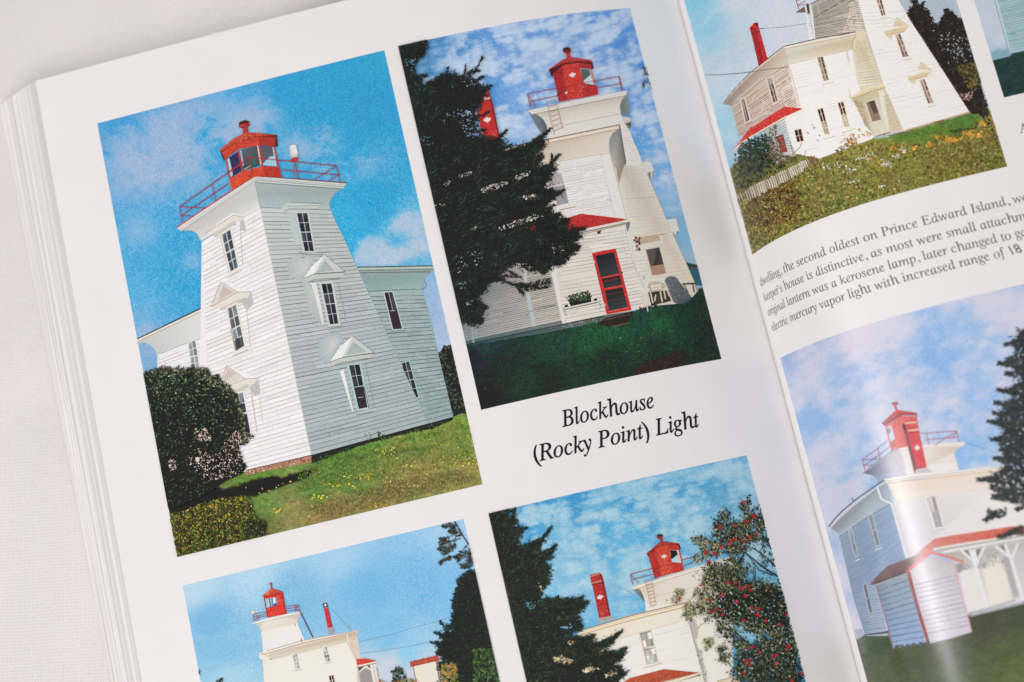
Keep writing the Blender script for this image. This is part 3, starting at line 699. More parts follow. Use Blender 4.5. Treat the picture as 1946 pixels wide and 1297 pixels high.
# big dark bush in front of the wing
L = A.layer('printed_bush', 'dark round bush in front of the lighthouse')
BU = a5(60, 390, 130, 350, 200, 332, 262, 312, 330, 300, 400, 325, 500, 318, 600, 308, 700, 330, 718, 385, 790, 378, 828, 430, 900, 490, 958, 560, 1000, 640, 1015, 760, 1035, 880, 1090, 920, 1050, 975, 960, 1010, 1000, 1120, 1070, 1200, 1030, 1265) + a7(830, 440, 700, 500, 600, 560, 560, 600, 200, 760, 40, 760)
L.poly(BU, (29, 27, 27))
L.scatter(BU, 3300, 5.2, [(30, 28, 28), (26, 24, 25), (44, 56, 44), (34, 40, 34), (52, 74, 54), (24, 24, 24), (40, 34, 33)], jit=7)
def topw(p): return np.exp(-np.clip((p[:, 1] - 705) - .35 * np.clip(p[:, 0] - 390, 0, 200), 0, 300) / 52)
L.scatter(BU, 2600, 4.6, [(74, 104, 66), (52, 84, 62), (98, 118, 80), (60, 92, 78), (124, 136, 98)], holes=topw, jit=12)
L.scatter(BU, 900, 3.6, [(196, 192, 156), (166, 164, 128), (148, 152, 116), (120, 140, 118)], holes=lambda p: topw(p) ** 2.2, jit=14)
L.feather(BU[:21], 700, 4.6, [(34, 36, 32), (52, 64, 46), (84, 92, 66), (28, 28, 27), (120, 118, 92)], 2.6, asp=.4)
L.scatter(BU, 460, 3.6, [(64, 84, 70), (88, 104, 88), (120, 116, 100)], jit=10)
edge = np.array(a5(130, 350, 262, 306, 330, 296, 500, 312, 600, 302, 710, 326, 722, 385, 795, 372, 830, 428, 905, 488, 965, 560, 1008, 640, 1020, 760, 1040, 880, 1105, 930, 1050, 985))
tt = rng.random(420) * (len(edge) - 1); ii = tt.astype(int); pe = edge[ii] + (edge[np.minimum(ii + 1, len(edge) - 1)] - edge[ii]) * (tt - ii)[:, None] + rng.normal(0, 3.0, (420, 2))
L.leaves(pe, 5.2, [(38, 40, 34), (58, 74, 50), (96, 104, 74), (150, 142, 112), (30, 30, 28), (46, 50, 40)], jit=9)
hole = a7(350, 360, 380, 210, 470, 190, 540, 280, 640, 240, 680, 100, 760, 130, 800, 180, 860, 380, 820, 440, 660, 490, 520, 500, 400, 420)
L.scatter(hole, 400, 3.8, [(224, 208, 198), (206, 180, 166), (236, 226, 220), (180, 150, 136), (196, 172, 156)], jit=10)
L.scatter(a7(380, 30, 500, 20, 545, 60, 540, 140, 470, 150, 400, 110), 60, 4.2, [(220, 200, 190), (190, 160, 148)], jit=10)
L.scatter(a7(150, 310, 215, 300, 225, 400, 170, 420), 46, 4, [(206, 190, 186), (150, 130, 130)], jit=10)
L.scatter(a7(700, 120, 780, 40, 900, 110, 840, 150, 760, 190), 70, 4, [(214, 196, 184), (176, 150, 134)], jit=10)
L.scatter(hole, 560, 4.6, [(28, 26, 26), (44, 38, 35), (36, 32, 30)], jit=6)
L.poly(a7(400, 290, 440, 292, 436, 330, 408, 334), (214, 212, 206))
L.build()

L = A.layer('printed_flowers', 'yellow goldenrod and dandelions on the lawn')
GR = a7(150, 815, 260, 800, 400, 738, 500, 700, 640, 672, 760, 660, 880, 650, 925, 740, 945, 830, 1030, 930, 1055, 1010, 700, 1090, 215, 1210)
L.scatter(GR, 420, 8, [(44, 44, 30), (56, 58, 34), (38, 38, 30)])
L.scatter(GR, 2500, 5, [(74, 92, 36), (104, 120, 46), (58, 70, 36), (128, 132, 58), (44, 48, 34), (92, 82, 44), (50, 44, 36), (70, 62, 40)], ang=-1.7, aj=.8)
L.scatter(GR, 440, 4.2, [(186, 152, 44), (206, 176, 62), (160, 128, 44), (170, 150, 70)], holes=lambda p: np.exp(-np.clip(p[:, 1] - (978 - .28 * (p[:, 0] - 320)), 0, 200) / 38))
L.scatter(GR, 80, 3.6, [(212, 184, 70), (196, 160, 40)])
L.scatter(a7(860, 860, 1060, 880, 1050, 1000, 880, 1040), 200, 5, [(40, 42, 34), (56, 66, 44), (34, 34, 32)])
LW = a8(300, 640, 700, 560, 1300, 420, 1640, 240, 1720, 690, 900, 860, 200, 1050, 0, 1000)
L.scatter(LW, 130, 3.0, [(232, 212, 84), (222, 200, 60), (240, 224, 120)], .7)
for x, y, rx, ry, k in ((420, 680, 90, 30, 16), (620, 610, 110, 28, 18), (880, 540, 140, 40, 14), (1100, 500, 90, 40, 10), (1080, 690, 60, 22, 12), (220, 800, 90, 26, 14), (800, 860, 80, 40, 12), (1300, 540, 40, 14, 7), (1480, 480, 70, 40, 10), (1620, 480, 60, 40, 12), (1180, 665, 30, 10, 6), (1360, 450, 50, 20, 5), (900, 380, 120, 40, 20), (1380, 310, 120, 30, 12), (1600, 260, 40, 30, 6)):
    q = np.array(a8(*np.stack([rng.normal(x, rx * .6, k), rng.normal(y, ry * .6, k)], -1).ravel())); L.leaves(q, 3.4, [(232, 212, 76), (222, 200, 56), (240, 222, 110)], .75, jit=8)
L.leaves(np.array(a7(1080, 600, 1000, 630, 1020, 580, 1170, 550, 1210, 530, 1150, 570, 990, 620, 800, 550, 870, 570, 1280, 515)), 4, [(214, 184, 60), (224, 196, 70)], .6)
L.leaves(np.array(a7(1130, 770, 1160, 785, 1185, 770, 1150, 800, 1140, 765, 1175, 790, 1080, 725)), 5, [(222, 196, 70), (206, 176, 50)], .6)
L.scatter(a8(100, 900, 500, 780, 1000, 640, 1500, 560, 1700, 640, 900, 850, 300, 1020), 1900, 5, [(160, 142, 92), (96, 112, 56), (140, 118, 76), (86, 100, 50), (176, 156, 108)], .22, ang=-1.5, aj=.6, jit=10)
L.scatter(a8(60, 540, 300, 440, 800, 300, 1200, 200, 1500, 100, 1620, 180, 1650, 480, 900, 640, 300, 700, 0, 760), 2200, 5, [(128, 152, 76), (76, 112, 52), (96, 132, 60), (146, 156, 84), (64, 96, 50)], .22, ang=-1.5, aj=.6, jit=10)
L.line(a7(1270, 780, 1262, 880, 1210, 950), 1.0, (170, 150, 96))
L.build()
# ================================================================== photograph B: lighthouse behind a dark spruce
B_ = Photo('printed photo of a white lighthouse with a red door behind a dark spruce', 'L', -102.76, -21.19, 133.6, 8.65)
P = B_.P
B_.c = B_.field([(780, 130, 56, 120, 170), (860, 100, 70, 138, 196), (960, 80, 92, 152, 220), (1060, 60, 96, 152, 220), (1160, 60, 90, 148, 218), (1215, 90, 78, 138, 212), (1225, 200, 90, 160, 230), (1000, 200, 108, 168, 232), (940, 280, 108, 172, 232),
                (1260, 330, 110, 182, 236), (1300, 450, 140, 190, 226), (1320, 500, 160, 194, 216), (830, 180, 60, 130, 176)], warp=20)
bl = billow(P, 46, 0, asp=.58); bl2 = billow(P, 22, 3, asp=.55); big = fbm(P, 110, 70, 3, 5)
m = ss(.20, .62, .62 * bl + .38 * bl2 + .75 * (big - .46))
fade = ss(345, 245, P[..., 1] - .3 * (P[..., 0] - 1000)) * ss(750, 900, P[..., 0] + .5 * (P[..., 1] - 100))
B_.mix(fade * ss(.1, .5, big) * .28, (160, 190, 232))
puff = np.array([172, 196, 234.]) + ss(.25, .85, .6 * bl + .4 * bl2)[..., None] * np.array([46, 36, 12.])
B_.c = B_.c + (m * fade * .82)[..., None] * (puff - B_.c)
B_.mix(np.exp(-((P[..., 0] - 1275) / 40) ** 2 - ((P[..., 1] - 395) / 8) ** 2) * .5, (190, 212, 234))
lm = B_.area([*b5(180, 1010, 330, 985, 880, 895, 1110, 855, 1500, 770, 1750, 700), *b6(920, 680, 1100, 610, 1330, 560, 1400, 480, 1500, 450), (1400, 720), (900, 820), (860, 660)], 2.5, 3)
keep = B_.c.copy()
B_.c = B_.field([(890, 690, 26, 44, 46), (920, 760, 24, 34, 34), (960, 680, 28, 52, 48), (1000, 720, 26, 62, 46), (1060, 650, 24, 74, 56), (1120, 650, 24, 88, 58), (1160, 620, 30, 96, 62), (1200, 610, 28, 78, 58), (1250, 620, 26, 92, 60), (1250, 660, 30, 60, 46),
                (1300, 600, 30, 64, 52), (1340, 600, 40, 56, 50), (1350, 660, 34, 50, 46), (1040, 730, 40, 50, 40), (1100, 700, 26, 62, 46), (1160, 690, 36, 56, 42), (930, 640, 40, 66, 68)], warp=26)
n3 = fbm(P, 10, 3.4, 3, 2); n4 = fbm(P, 2.4, 1.8, 2, 4)
B_.c *= (.68 + .4 * n3 + .26 * n4)[..., None]
B_.mix(B_.area(b6(760, 1260, 900, 1175, 1090, 1090, 1260, 1040, 1330, 1120, 1200, 1215, 900, 1290), 7, 6) * .8, (66, 40, 40))
B_.mix(B_.area(b6(1300, 1100, 1480, 1060, 1580, 1120, 1400, 1160), 8, 5) * .4, (60, 54, 42))
lawn = B_.c; B_.c = keep * (1 - lm)[..., None] + lawn * lm[..., None]
B_.c += ((fbm(P, 2.6, 2.6, 2, 7) - .5) * 12)[..., None]
B_.build()

L = B_.layer('printed_grass', 'dark green mown grass in the foreground')
GB = [*b5(240, 1020, 880, 905, 1110, 870, 1500, 790, 1750, 720), *b6(920, 700, 1100, 640, 1330, 590, 1420, 500), (1400, 720), (914, 785), (880, 660)]
L.scatter(GB, 3200, 5, [(24, 58, 46), (28, 84, 58), (22, 46, 40), (34, 96, 66), (30, 40, 38), (26, 70, 52), (40, 60, 46)], .2, ang=-1.45, aj=.45, jit=6, holes=lambda p: np.clip((p[:, 0] - 930) / 160 - .35 * np.abs(p[:, 1] - 640) / 100 + .25, .08, .75))
L.scatter(GB, 1500, 5, [(24, 34, 34), (30, 40, 38), (20, 30, 30), (34, 42, 38)], .2, ang=-1.4, aj=.5, jit=5)
L.scatter(b6(300, 900, 1200, 850, 1300, 1100, 400, 1200), 26, 2.6, [(120, 130, 110), (150, 140, 110)], .6)
L.build()
L = B_.layer('printed_shore', 'far shore and sea at the edge of the printed photo')
L.poly(b6(1270, 235, 1320, 250, 1400, 265, 1410, 300, 1300, 302), (40, 78, 72)); L.poly(b6(1300, 285, 1410, 278, 1412, 300, 1306, 306), (96, 84, 84))
L.poly(b6(1300, 303, 1412, 298, 1460, 460, 1370, 450), (52, 104, 120)); L.scatter(b6(1310, 305, 1410, 300, 1450, 440, 1370, 430), 70, 5, [(70, 126, 138), (40, 90, 108)], .2, ang=-.2, aj=.1)
L.build()

L = B_.layer('printed_lighthouse', 'white lighthouse with flared cornice and red screen door')
CW = (226, 222, 212)
# tower side wall
L.poly([*b4(860, 8, 1015, -20, 1110, -60, 1168, 95, 1400, 640, 1655, 1212), *b6(1390, 500, 1340, 560, 1240, 620, 1000, 640, 900, 680), *b4(1000, 700)], (224, 216, 202))
L.poly(b4(1015, -20, 1110, -60, 1135, 10, 1168, 95, 1280, 350, 1400, 640, 1530, 940, 1655, 1212, 1640, 1300, 1150, 1300, 1040, 660, 930, 160, 1010, 110), None,
       [(226, 224, 220)] * 4 + [(224, 222, 214), (226, 224, 214), (228, 222, 204), (224, 218, 200), (222, 214, 196), (230, 226, 216), (232, 228, 218), (230, 226, 214), (206, 198, 186)])
L.sid(b4(960, 130)[0], b4(1175, 130)[0], b4(1640, 1215)[0], b4(1140, 1280)[0], 34, (200, 196, 186), .8, .4, .2)
L.line(b4(1168, 95, 1400, 640, 1655, 1214), 1.1, (190, 180, 164)); L.line(b4(1010, 106, 1165, 118), 1.1, (168, 150, 128))
L.poly(b4(1168, 92, 1248, 84, 1276, 172, 1255, 250, 1216, 214), (226, 224, 220)); L.poly(b4(1205, 192, 1275, 174, 1254, 252, 1226, 222), (140, 136, 126))
L.poly(b4(1395, 622, 1480, 610, 1510, 732, 1476, 772, 1440, 736), (226, 224, 220)); L.poly(b4(1450, 742, 1508, 730, 1476, 776), (130, 128, 122))
L.poly(b4(930, 165, 1008, 110, 990, 170, 950, 300), (168, 152, 132))
# upper tower
L.poly(b2(570, 880, 1262, 762, 1292, 838, 1345, 930, 1450, 1200, 1445, 1250, 1310, 1240, 1255, 868, 580, 1010), (232, 228, 222)); L.sid(b2(1270, 800)[0], b2(1310, 830)[0], b2(1440, 1220)[0], b2(1315, 1220)[0], 16, (206, 202, 196), .8, .4, .2)
L.poly(b2(1272, 790, 1348, 798, 1356, 888, 1330, 896, 1292, 838), (212, 208, 202)); L.poly(b2(1300, 850, 1356, 838, 1354, 890, 1332, 898), (92, 92, 90))
L.poly(b2(438, 768, 1305, 592, 1270, 640, 1252, 690, 1262, 768, 700, 882, 590, 905, 578, 872, 540, 810, 495, 776), None, [(206, 198, 186), (206, 198, 186), (214, 206, 194), (226, 220, 210), (232, 228, 220), (232, 228, 220), (230, 226, 218), (228, 222, 212), (222, 214, 204), (210, 202, 190)])
L.poly(b2(405, 735, 492, 776, 545, 815, 578, 872, 590, 962, 560, 968, 500, 905), None, [(130, 136, 138), (112, 122, 128), (92, 106, 114), (84, 98, 106), (90, 100, 104), (110, 120, 124), (124, 132, 136)])
L.poly(b2(1322, 550, 1346, 786, 1262, 768, 1252, 690, 1268, 640, 1305, 592), None, [(150, 156, 156), (136, 146, 148), (120, 132, 136), (108, 120, 124), (116, 126, 130), (140, 146, 146)])
L.poly(b2(403, 735, 1324, 548, 1310, 594, 440, 770), (236, 234, 230)); L.line(b2(420, 752, 1312, 572), 1, (186, 180, 172)); L.line(b2(440, 770, 1308, 596), 1.2, (150, 146, 138)); L.line(b2(403, 735, 1324, 548), 1, (196, 186, 182))
L.line(b2(600, 898, 1000, 815, 1262, 766), .9, (176, 162, 146))
# house cove and roof edge
L.poly(b2(160, 1090, 1252, 880, 1238, 912, 1185, 945, 1158, 1000, 1152, 1060, 1160, 1132, 700, 1212, 560, 1265, 150, 1200), None, [(206, 186, 164), (216, 204, 188), (222, 212, 196), (226, 216, 202), (228, 220, 206), (230, 222, 210), (232, 226, 216), (228, 216, 198), (226, 212, 192), (206, 190, 170)])
L.poly(b2(1252, 872, 1312, 1222, 1240, 1300, 1192, 1240, 1158, 1090, 1155, 1000, 1185, 945, 1238, 905), None, [(150, 150, 150), (120, 118, 116), (170, 156, 140), (196, 186, 174), (176, 172, 168), (150, 152, 154), (136, 142, 146), (140, 146, 148)])
L.line(b2(1250, 870, 1308, 1220), 2.2, (98, 92, 92))
L.poly(b2(150, 1092, 580, 1004, 1250, 868, 1240, 908, 590, 1035, 200, 1112), (238, 226, 206)); L.line(b2(150, 1090, 580, 1002, 1252, 866), 1.8, (104, 62, 56)); L.line(b2(200, 1112, 590, 1035, 1236, 908), 1.2, (170, 136, 108))
# house wall
HW = b4(-200, 190, 0, 130, 400, 85, 770, 22, 868, 8, 1028, 622, 600, 720, 0, 700, -300, 700)
L.poly(HW, None, [(226, 214, 196), (228, 220, 206), (236, 232, 226), (240, 238, 234), (236, 234, 230), (236, 234, 230), (238, 236, 232), (226, 222, 214), (220, 214, 204)])
L.sid(b4(420, 110)[0], b4(790, 50)[0], b4(900, 560)[0], b4(520, 640)[0], 22, (196, 191, 184), .9, .4, .08, face=[(236, 234, 230), (238, 236, 232), (236, 234, 230), (234, 232, 228)], tone=3); L.line(b4(400, 85, 770, 22, 868, 10), 1.2, (204, 184, 160)); L.line(b4(400, 90, 520, 600), 1.2, (220, 214, 206)); L.line(b4(780, 22, 850, 330, 920, 600), 1.1, (214, 208, 200)); L.line(b4(868, 10, 940, 290, 1025, 620), 1.2, (202, 194, 184))
L.poly(b4(300, 205, 415, 190, 445, 296, 310, 330), (186, 184, 182)); L.poly(b4(308, 322, 448, 294, 486, 470, 388, 492), (160, 160, 164)); L.scatter(b4(310, 210, 420, 195, 486, 470, 388, 490, 340, 320), 160, 4, [(140, 138, 140), (196, 192, 190), (176, 160, 150), (150, 150, 156)], .3, ang=1.3, aj=.3, jit=8)
L.line(b4(308, 325, 450, 293), 1.8, (236, 232, 228)); L.line(b4(400, 536, 556, 504), 1.5, (170, 138, 112)); L.line(b4(840, 440, 885, 436, 880, 460), 1, (170, 160, 150))
# porch extension wall
L.poly([*b4(300, 740, 620, 700, 1005, 650, 1030, 660, 1132, 1265), *b6(900, 660, 780, 690, 530, 735), *b5(1110, 808, 1000, 290)], None, [(224, 220, 212), (220, 212, 202), (226, 222, 214), (232, 230, 226), (232, 228, 222), (228, 224, 216), (226, 222, 212), (230, 224, 208), (226, 220, 206), (218, 214, 206)])
L.sid(b4(420, 770)[0], b4(1010, 690)[0], b6(890, 650)[0], b5(1100, 800)[0], 24, (174, 169, 162), 1.0, .4, .08, face=[(226, 220, 210), (230, 226, 220), (228, 222, 212), (224, 218, 206)], tone=4); L.line(b4(1010, 690, 1075, 1000, 1190, 1265), 1.6, (208, 204, 198)); L.line(b4(960, 690, 1080, 1265), 1.0, (214, 210, 204))
L.poly([*b5(180, 800, 330, 560, 480, 380, 640, 260, 860, 240, 1005, 290, 1108, 776, 870, 825, 330, 940, 215, 968)], None, [(122, 132, 136), (136, 142, 146), (146, 148, 150), (160, 158, 156), (176, 168, 158), (196, 186, 172), (206, 198, 186), (196, 192, 182), (160, 164, 164), (140, 148, 150)])
L.sid(b5(330, 470)[0], b5(1010, 330)[0], b5(1105, 770)[0], b5(225, 960)[0], 26, (104, 108, 110), .9, .4, .06)
L.poly(b5(1000, 286, 1045, 290, 1138, 800, 1106, 808), (228, 228, 224)); L.poly(b5(770, 500, 802, 500, 876, 862, 840, 868), (184, 196, 198)); L.poly(b5(262, 800, 312, 800, 328, 985, 285, 990), (150, 164, 168))
L.line(b5(840, 690, 860, 665, 1060, 630), .9, (110, 110, 108)); L.line(b5(870, 690, 1060, 640), .9, (130, 128, 124)); L.line(b5(770, 740, 810, 700, 840, 690), 1.0, (100, 106, 108)); L.poly(b5(740, 320, 780, 310, 790, 420, 765, 430), (196, 196, 194))
# foundation
L.poly([*b5(210, 970, 330, 942, 870, 828, 1108, 780, 1112, 808, 1510, 726), *b6(780, 690, 800, 720), *b5(1500, 775, 1100, 862, 880, 905, 330, 990, 230, 1012)], None, [(92, 114, 112), (96, 116, 114), (112, 124, 122), (122, 128, 126), (122, 128, 126), (110, 112, 110), (96, 98, 96), (80, 86, 82), (90, 100, 94), (104, 118, 112), (62, 96, 100), (54, 84, 88), (50, 78, 82)])
L.line(b5(230, 1000, 500, 945, 800, 880, 1100, 820, 1500, 735), 1.6, (40, 52, 52))
L.scatter(b5(1120, 820, 1480, 750, 1480, 780, 1110, 860), 90, 4, [(120, 128, 122), (90, 96, 92), (140, 142, 136)])
# red roof of the porch
L.poly(b4(90, 690, 150, 685, 190, 725, 100, 730), (186, 50, 46))
L.poly(b4(380, 640, 600, 570, 740, 585, 1030, 622, 610, 722, 380, 760), None, [(186, 42, 40), (196, 46, 44), (196, 46, 44), (200, 48, 44), (190, 44, 42), (180, 40, 40)]); L.scatter(b4(400, 650, 600, 580, 1000, 622, 610, 712, 430, 740), 260, 3.4, [(206, 64, 58), (160, 40, 40), (186, 90, 84), (196, 44, 42)], .5, jit=10)
L.poly(b4(600, 735, 1048, 640, 1052, 664, 1010, 680, 600, 760), (226, 220, 208)); L.line(b4(590, 724, 1040, 632), 2.4, (236, 232, 222)); L.line(b4(600, 745, 1048, 650), 1.5, (70, 66, 58)); L.line(b4(600, 762, 1010, 668), 1.2, (150, 116, 86)); L.poly(b4(1015, 665, 1055, 642, 1050, 690, 1030, 740), (120, 130, 134))
L.poly(b4(745, 735, 790, 722, 780, 752, 762, 760), (82, 66, 56))
# door
L.poly(b5(1384, 156, 1604, 112, 1750, 682, 1520, 722), (204, 30, 40))
for q in ((1416, 180, 1585, 146, 1640, 342, 1465, 380), (1475, 392, 1642, 362, 1665, 450, 1494, 482), (1502, 502, 1668, 472, 1714, 654, 1545, 690)): L.poly(b5(*q), None, [(40, 44, 46), (36, 40, 42), (66, 72, 74), (58, 64, 66)])
for v in ((1480, 425, 1600, 400), (1520, 540, 1670, 514), (1540, 596, 1680, 572), (1500, 410, 1640, 385)): L.line(b5(*v), .9, (150, 44, 50))
L.line(b5(1470, 386, 1640, 348), 1.2, (226, 90, 96)); L.line(b5(1495, 488, 1668, 458), 1.2, (226, 90, 96)); L.line(b5(1540, 695, 1718, 660), 1.2, (230, 110, 110)); L.poly(b5(1655, 330, 1672, 330, 1668, 345, 1655, 345), (30, 28, 30)); L.line(b5(1404, 225, 1408, 250), 2, (226, 190, 180)); L.line(b5(1500, 620, 1508, 645), 2, (226, 190, 180))
# steps
L.poly(b5(1500, 760, 1780, 690, 1700, 800, 1560, 840, 1440, 815), (54, 44, 42)); L.line(b5(1560, 836, 1730, 800), 1.4, (126, 104, 70)); L.line(b5(1500, 775, 1740, 720), 1.6, (92, 84, 82))
# planter
L.poly(b5(1163, 585, 1370, 545, 1380, 606, 1190, 648), (32, 38, 36)); L.scatter(b5(1150, 600, 1165, 555, 1210, 535, 1290, 515, 1350, 508, 1385, 545, 1375, 580, 1190, 610), 150, 5, [(40, 70, 50), (60, 96, 64), (30, 44, 36), (76, 108, 76)])
L.leaves(np.array(b5(1290, 512, 1345, 505, 1270, 585, 1275, 580, 1150, 570)), 4, [(196, 34, 44)], .8)
L.poly(b5(1112, 664, 1462, 588, 1466, 606, 1116, 684), (214, 216, 208)); L.line(b5(1116, 682, 1400, 620, 1464, 604), 1.4, (60, 62, 60)); L.line(b5(1128, 690, 1148, 740), 1.1, (140, 140, 130)); L.line(b5(1455, 610, 1465, 660), 1.1, (150, 146, 134)); L.poly(b5(1130, 640, 1160, 628, 1165, 650, 1135, 655), (40, 40, 40)); L.poly(b5(1402, 580, 1430, 572, 1434, 590, 1405, 598), (36, 36, 36))
# side window and brackets
L.poly(b4(1085, 775, 1398, 728, 1404, 748, 1110, 800), (226, 216, 196)); L.line(b4(1100, 800, 1395, 752), 1.2, (170, 140, 104)); L.poly(b4(1130, 805, 1320, 775, 1330, 815, 1160, 850), (196, 176, 152))
L.scatter(b4(1085, 780, 1150, 790, 1150, 910, 1120, 915), 46, 5, [(90, 60, 50), (226, 220, 210), (60, 44, 42), (150, 70, 60)]); L.poly(b4(1322, 772, 1358, 768, 1360, 850, 1345, 850), (224, 220, 210))
L.win(b4(1202, 902, 1324, 880, 1388, 1122, 1264, 1142), 1, 1, (92, 86, 82), (226, 218, 200), 1, 2.4, 1)
L.poly(b4(1246, 1056, 1364, 1036, 1388, 1122, 1264, 1142), (176, 140, 122)); L.line(b4(1202, 902, 1264, 1142), 1.1, (176, 110, 80)); L.line(b4(1180, 1145, 1186, 1170), 1.2, (90, 84, 80))
# chair, folded lounger, bench
CH = ((935, 480, 950, 442, 1020, 430, 1060, 445, 1050, 500), (945, 500, 975, 620), (1040, 500, 1060, 610), (1075, 500, 1090, 580), (1060, 450, 1085, 470), (1105, 500, 1130, 560))
L.poly(b6(930, 520, 1120, 500, 1140, 600, 960, 640), (64, 66, 56))
for v in CH: L.line(b6(*v), 4.0, (126, 104, 80))
for v in ((935, 480, 950, 442, 1020, 430, 1060, 445, 1050, 500), (945, 500, 975, 620), (1040, 500, 1060, 610), (950, 510, 1050, 495), (960, 470, 1050, 460), (1060, 450, 1085, 470), (1075, 500, 1090, 580), (1000, 540, 990, 600), (1105, 500, 1130, 560)): L.line(b6(*v), 2.2, (226, 214, 196))
L.poly(b6(945, 450, 1045, 440, 1050, 500, 960, 515), (232, 222, 206)); L.line(b6(945, 450, 960, 515, 1050, 500), 1, (150, 126, 100)); L.line(b6(950, 505, 1050, 490), 1, (160, 136, 110)); L.line(b6(955, 480, 1045, 468), .9, (170, 150, 130))
L.poly(b6(1083, 410, 1100, 380, 1140, 368, 1185, 378, 1225, 430, 1332, 565, 1300, 600, 1242, 628, 1190, 622, 1162, 606, 1125, 500), None, [(122, 126, 130), (112, 116, 120), (106, 110, 116), (104, 110, 116), (100, 106, 112), (92, 98, 104), (86, 92, 98), (80, 88, 92), (86, 94, 98), (96, 102, 108), (110, 114, 120)]); L.scatter(b6(1090, 410, 1140, 375, 1190, 385, 1320, 565, 1240, 615, 1170, 600), 200, 5, [(84, 90, 96), (124, 128, 134), (104, 110, 114)], .25, ang=-.3, aj=.5, jit=8)
L.line(b6(1245, 442, 1366, 436), 2.6, (36, 38, 38)); L.line(b6(1340, 440, 1356, 520), 2.2, (40, 42, 42)); L.line(b6(1262, 450, 1300, 520), 1.6, (60, 60, 58)); L.line(b6(1362, 445, 1388, 515), 2, (170, 150, 130))
L.scatter(b6(800, 690, 920, 650, 950, 640, 1000, 620, 1010, 650, 880, 700), 60, 5, [(34, 50, 42), (24, 34, 32), (50, 66, 54)]); L.leaves(np.array(b6(852, 658, 890, 655)), 4, [(190, 40, 46)], .8); L.line(b6(915, 640, 928, 695), 1.8, (226, 224, 216))
L.build()

L = B_.layer('printed_lantern', 'red lantern with a white maple leaf, gallery rail and ladder')
L.poly(b2(752, 198, 792, 190, 800, 246, 765, 254), (190, 52, 48)); L.poly(b2(722, 178, 735, 160, 775, 152, 800, 165, 803, 190, 770, 206, 735, 202), (120, 44, 44)); L.poly(b2(722, 175, 738, 158, 775, 151, 800, 164, 770, 174), (52, 42, 44))
L.poly(b2(595, 358, 720, 270, 765, 250, 812, 244, 992, 272, 1000, 292, 870, 282, 722, 302, 608, 380), (186, 54, 50)); L.poly(b2(597, 362, 722, 300, 870, 280, 1000, 290, 1012, 350, 990, 354, 980, 312, 870, 296, 725, 322, 640, 395, 632, 428, 618, 412), (84, 40, 42))
L.poly(b2(636, 400, 722, 322, 770, 632, 690, 656), (172, 44, 50)); L.poly(b2(720, 318, 870, 292, 922, 492, 1046, 514, 1052, 588, 900, 620, 690, 656, 768, 630), (208, 62, 52)); L.poly(b2(870, 292, 985, 310, 1000, 352, 880, 342), (176, 48, 48)); L.poly(b2(900, 490, 1030, 505, 1048, 540, 1050, 586, 920, 614), (184, 46, 46))
L.line(b2(722, 360, 870, 336), 1, (170, 48, 46)); L.line(b2(640, 420, 725, 362), 1.4, (130, 36, 42)); L.line(b2(750, 520, 910, 486, 1040, 516), 1.2, (150, 42, 44)); L.line(b2(670, 600, 770, 530), 1.6, (110, 34, 40)); L.scatter(b2(780, 510, 920, 500, 940, 600, 790, 620), 70, 4, [(220, 90, 76), (226, 110, 96), (196, 56, 50)], .4)
L.poly(b2(884, 345, 986, 364, 1016, 500, 924, 484), (206, 218, 226)); L.poly(b2(888, 350, 974, 362, 984, 405, 916, 462), (92, 104, 106)); L.poly(b2(970, 362, 988, 364, 1016, 498, 1000, 494), (196, 186, 170)); L.line(b2(985, 350, 1022, 505), 1.7, (196, 60, 52))
maple(L, b2(815, 412)[0], 6.6)
L.poly(b2(740, 580, 765, 558, 768, 582), (226, 220, 220))
R = (160, 62, 66)
for v, w in (((402, 582, 660, 532), 1.5), ((418, 656, 690, 598), 1.4), ((400, 582, 430, 710), 1.6), ((405, 590, 480, 700), 1.3), ((1012, 466, 1248, 422), 1.5), ((1050, 526, 1262, 490), 1.4), ((1245, 420, 1275, 546), 2.4), ((920, 478, 1010, 466), 1.2), ((425, 660, 450, 700), 1.2)): L.line(b2(*v), w, R)
Q = (178, 120, 104)
L.line(b2(580, 645, 600, 770, 650, 960), .9, Q); L.line(b2(658, 640, 690, 760, 728, 905), .9, Q)
for k in range(7): L.line(b2(582 + 11 * k, 660 + 44 * k, 662 + 10 * k, 642 + 42 * k), 1.0, Q)
L.build()

L = B_.layer('printed_chimney', 'red chimney with a white maple leaf')
L.poly(b1(875, 775, 915, 785, 950, 905, 955, 915, 1016, 1210, 1010, 1250, 960, 1262, 870, 1240, 820, 1030, 830, 930, 880, 840), (196, 32, 42)); L.poly(b1(915, 785, 950, 905, 958, 915, 1018, 1212, 1004, 1215, 940, 915, 905, 800), (120, 30, 40)); L.poly(b1(872, 862, 925, 850, 932, 872, 878, 885), (216, 180, 166)); L.line(b1(868, 890, 950, 880), 1.2, (130, 30, 36))
maple(L, b1(905, 1070)[0], 7.4); L.scatter(b1(900, 1170, 1000, 1160, 1010, 1220, 930, 1240), 16, 2.4, [(226, 130, 130)], .6); L.build()

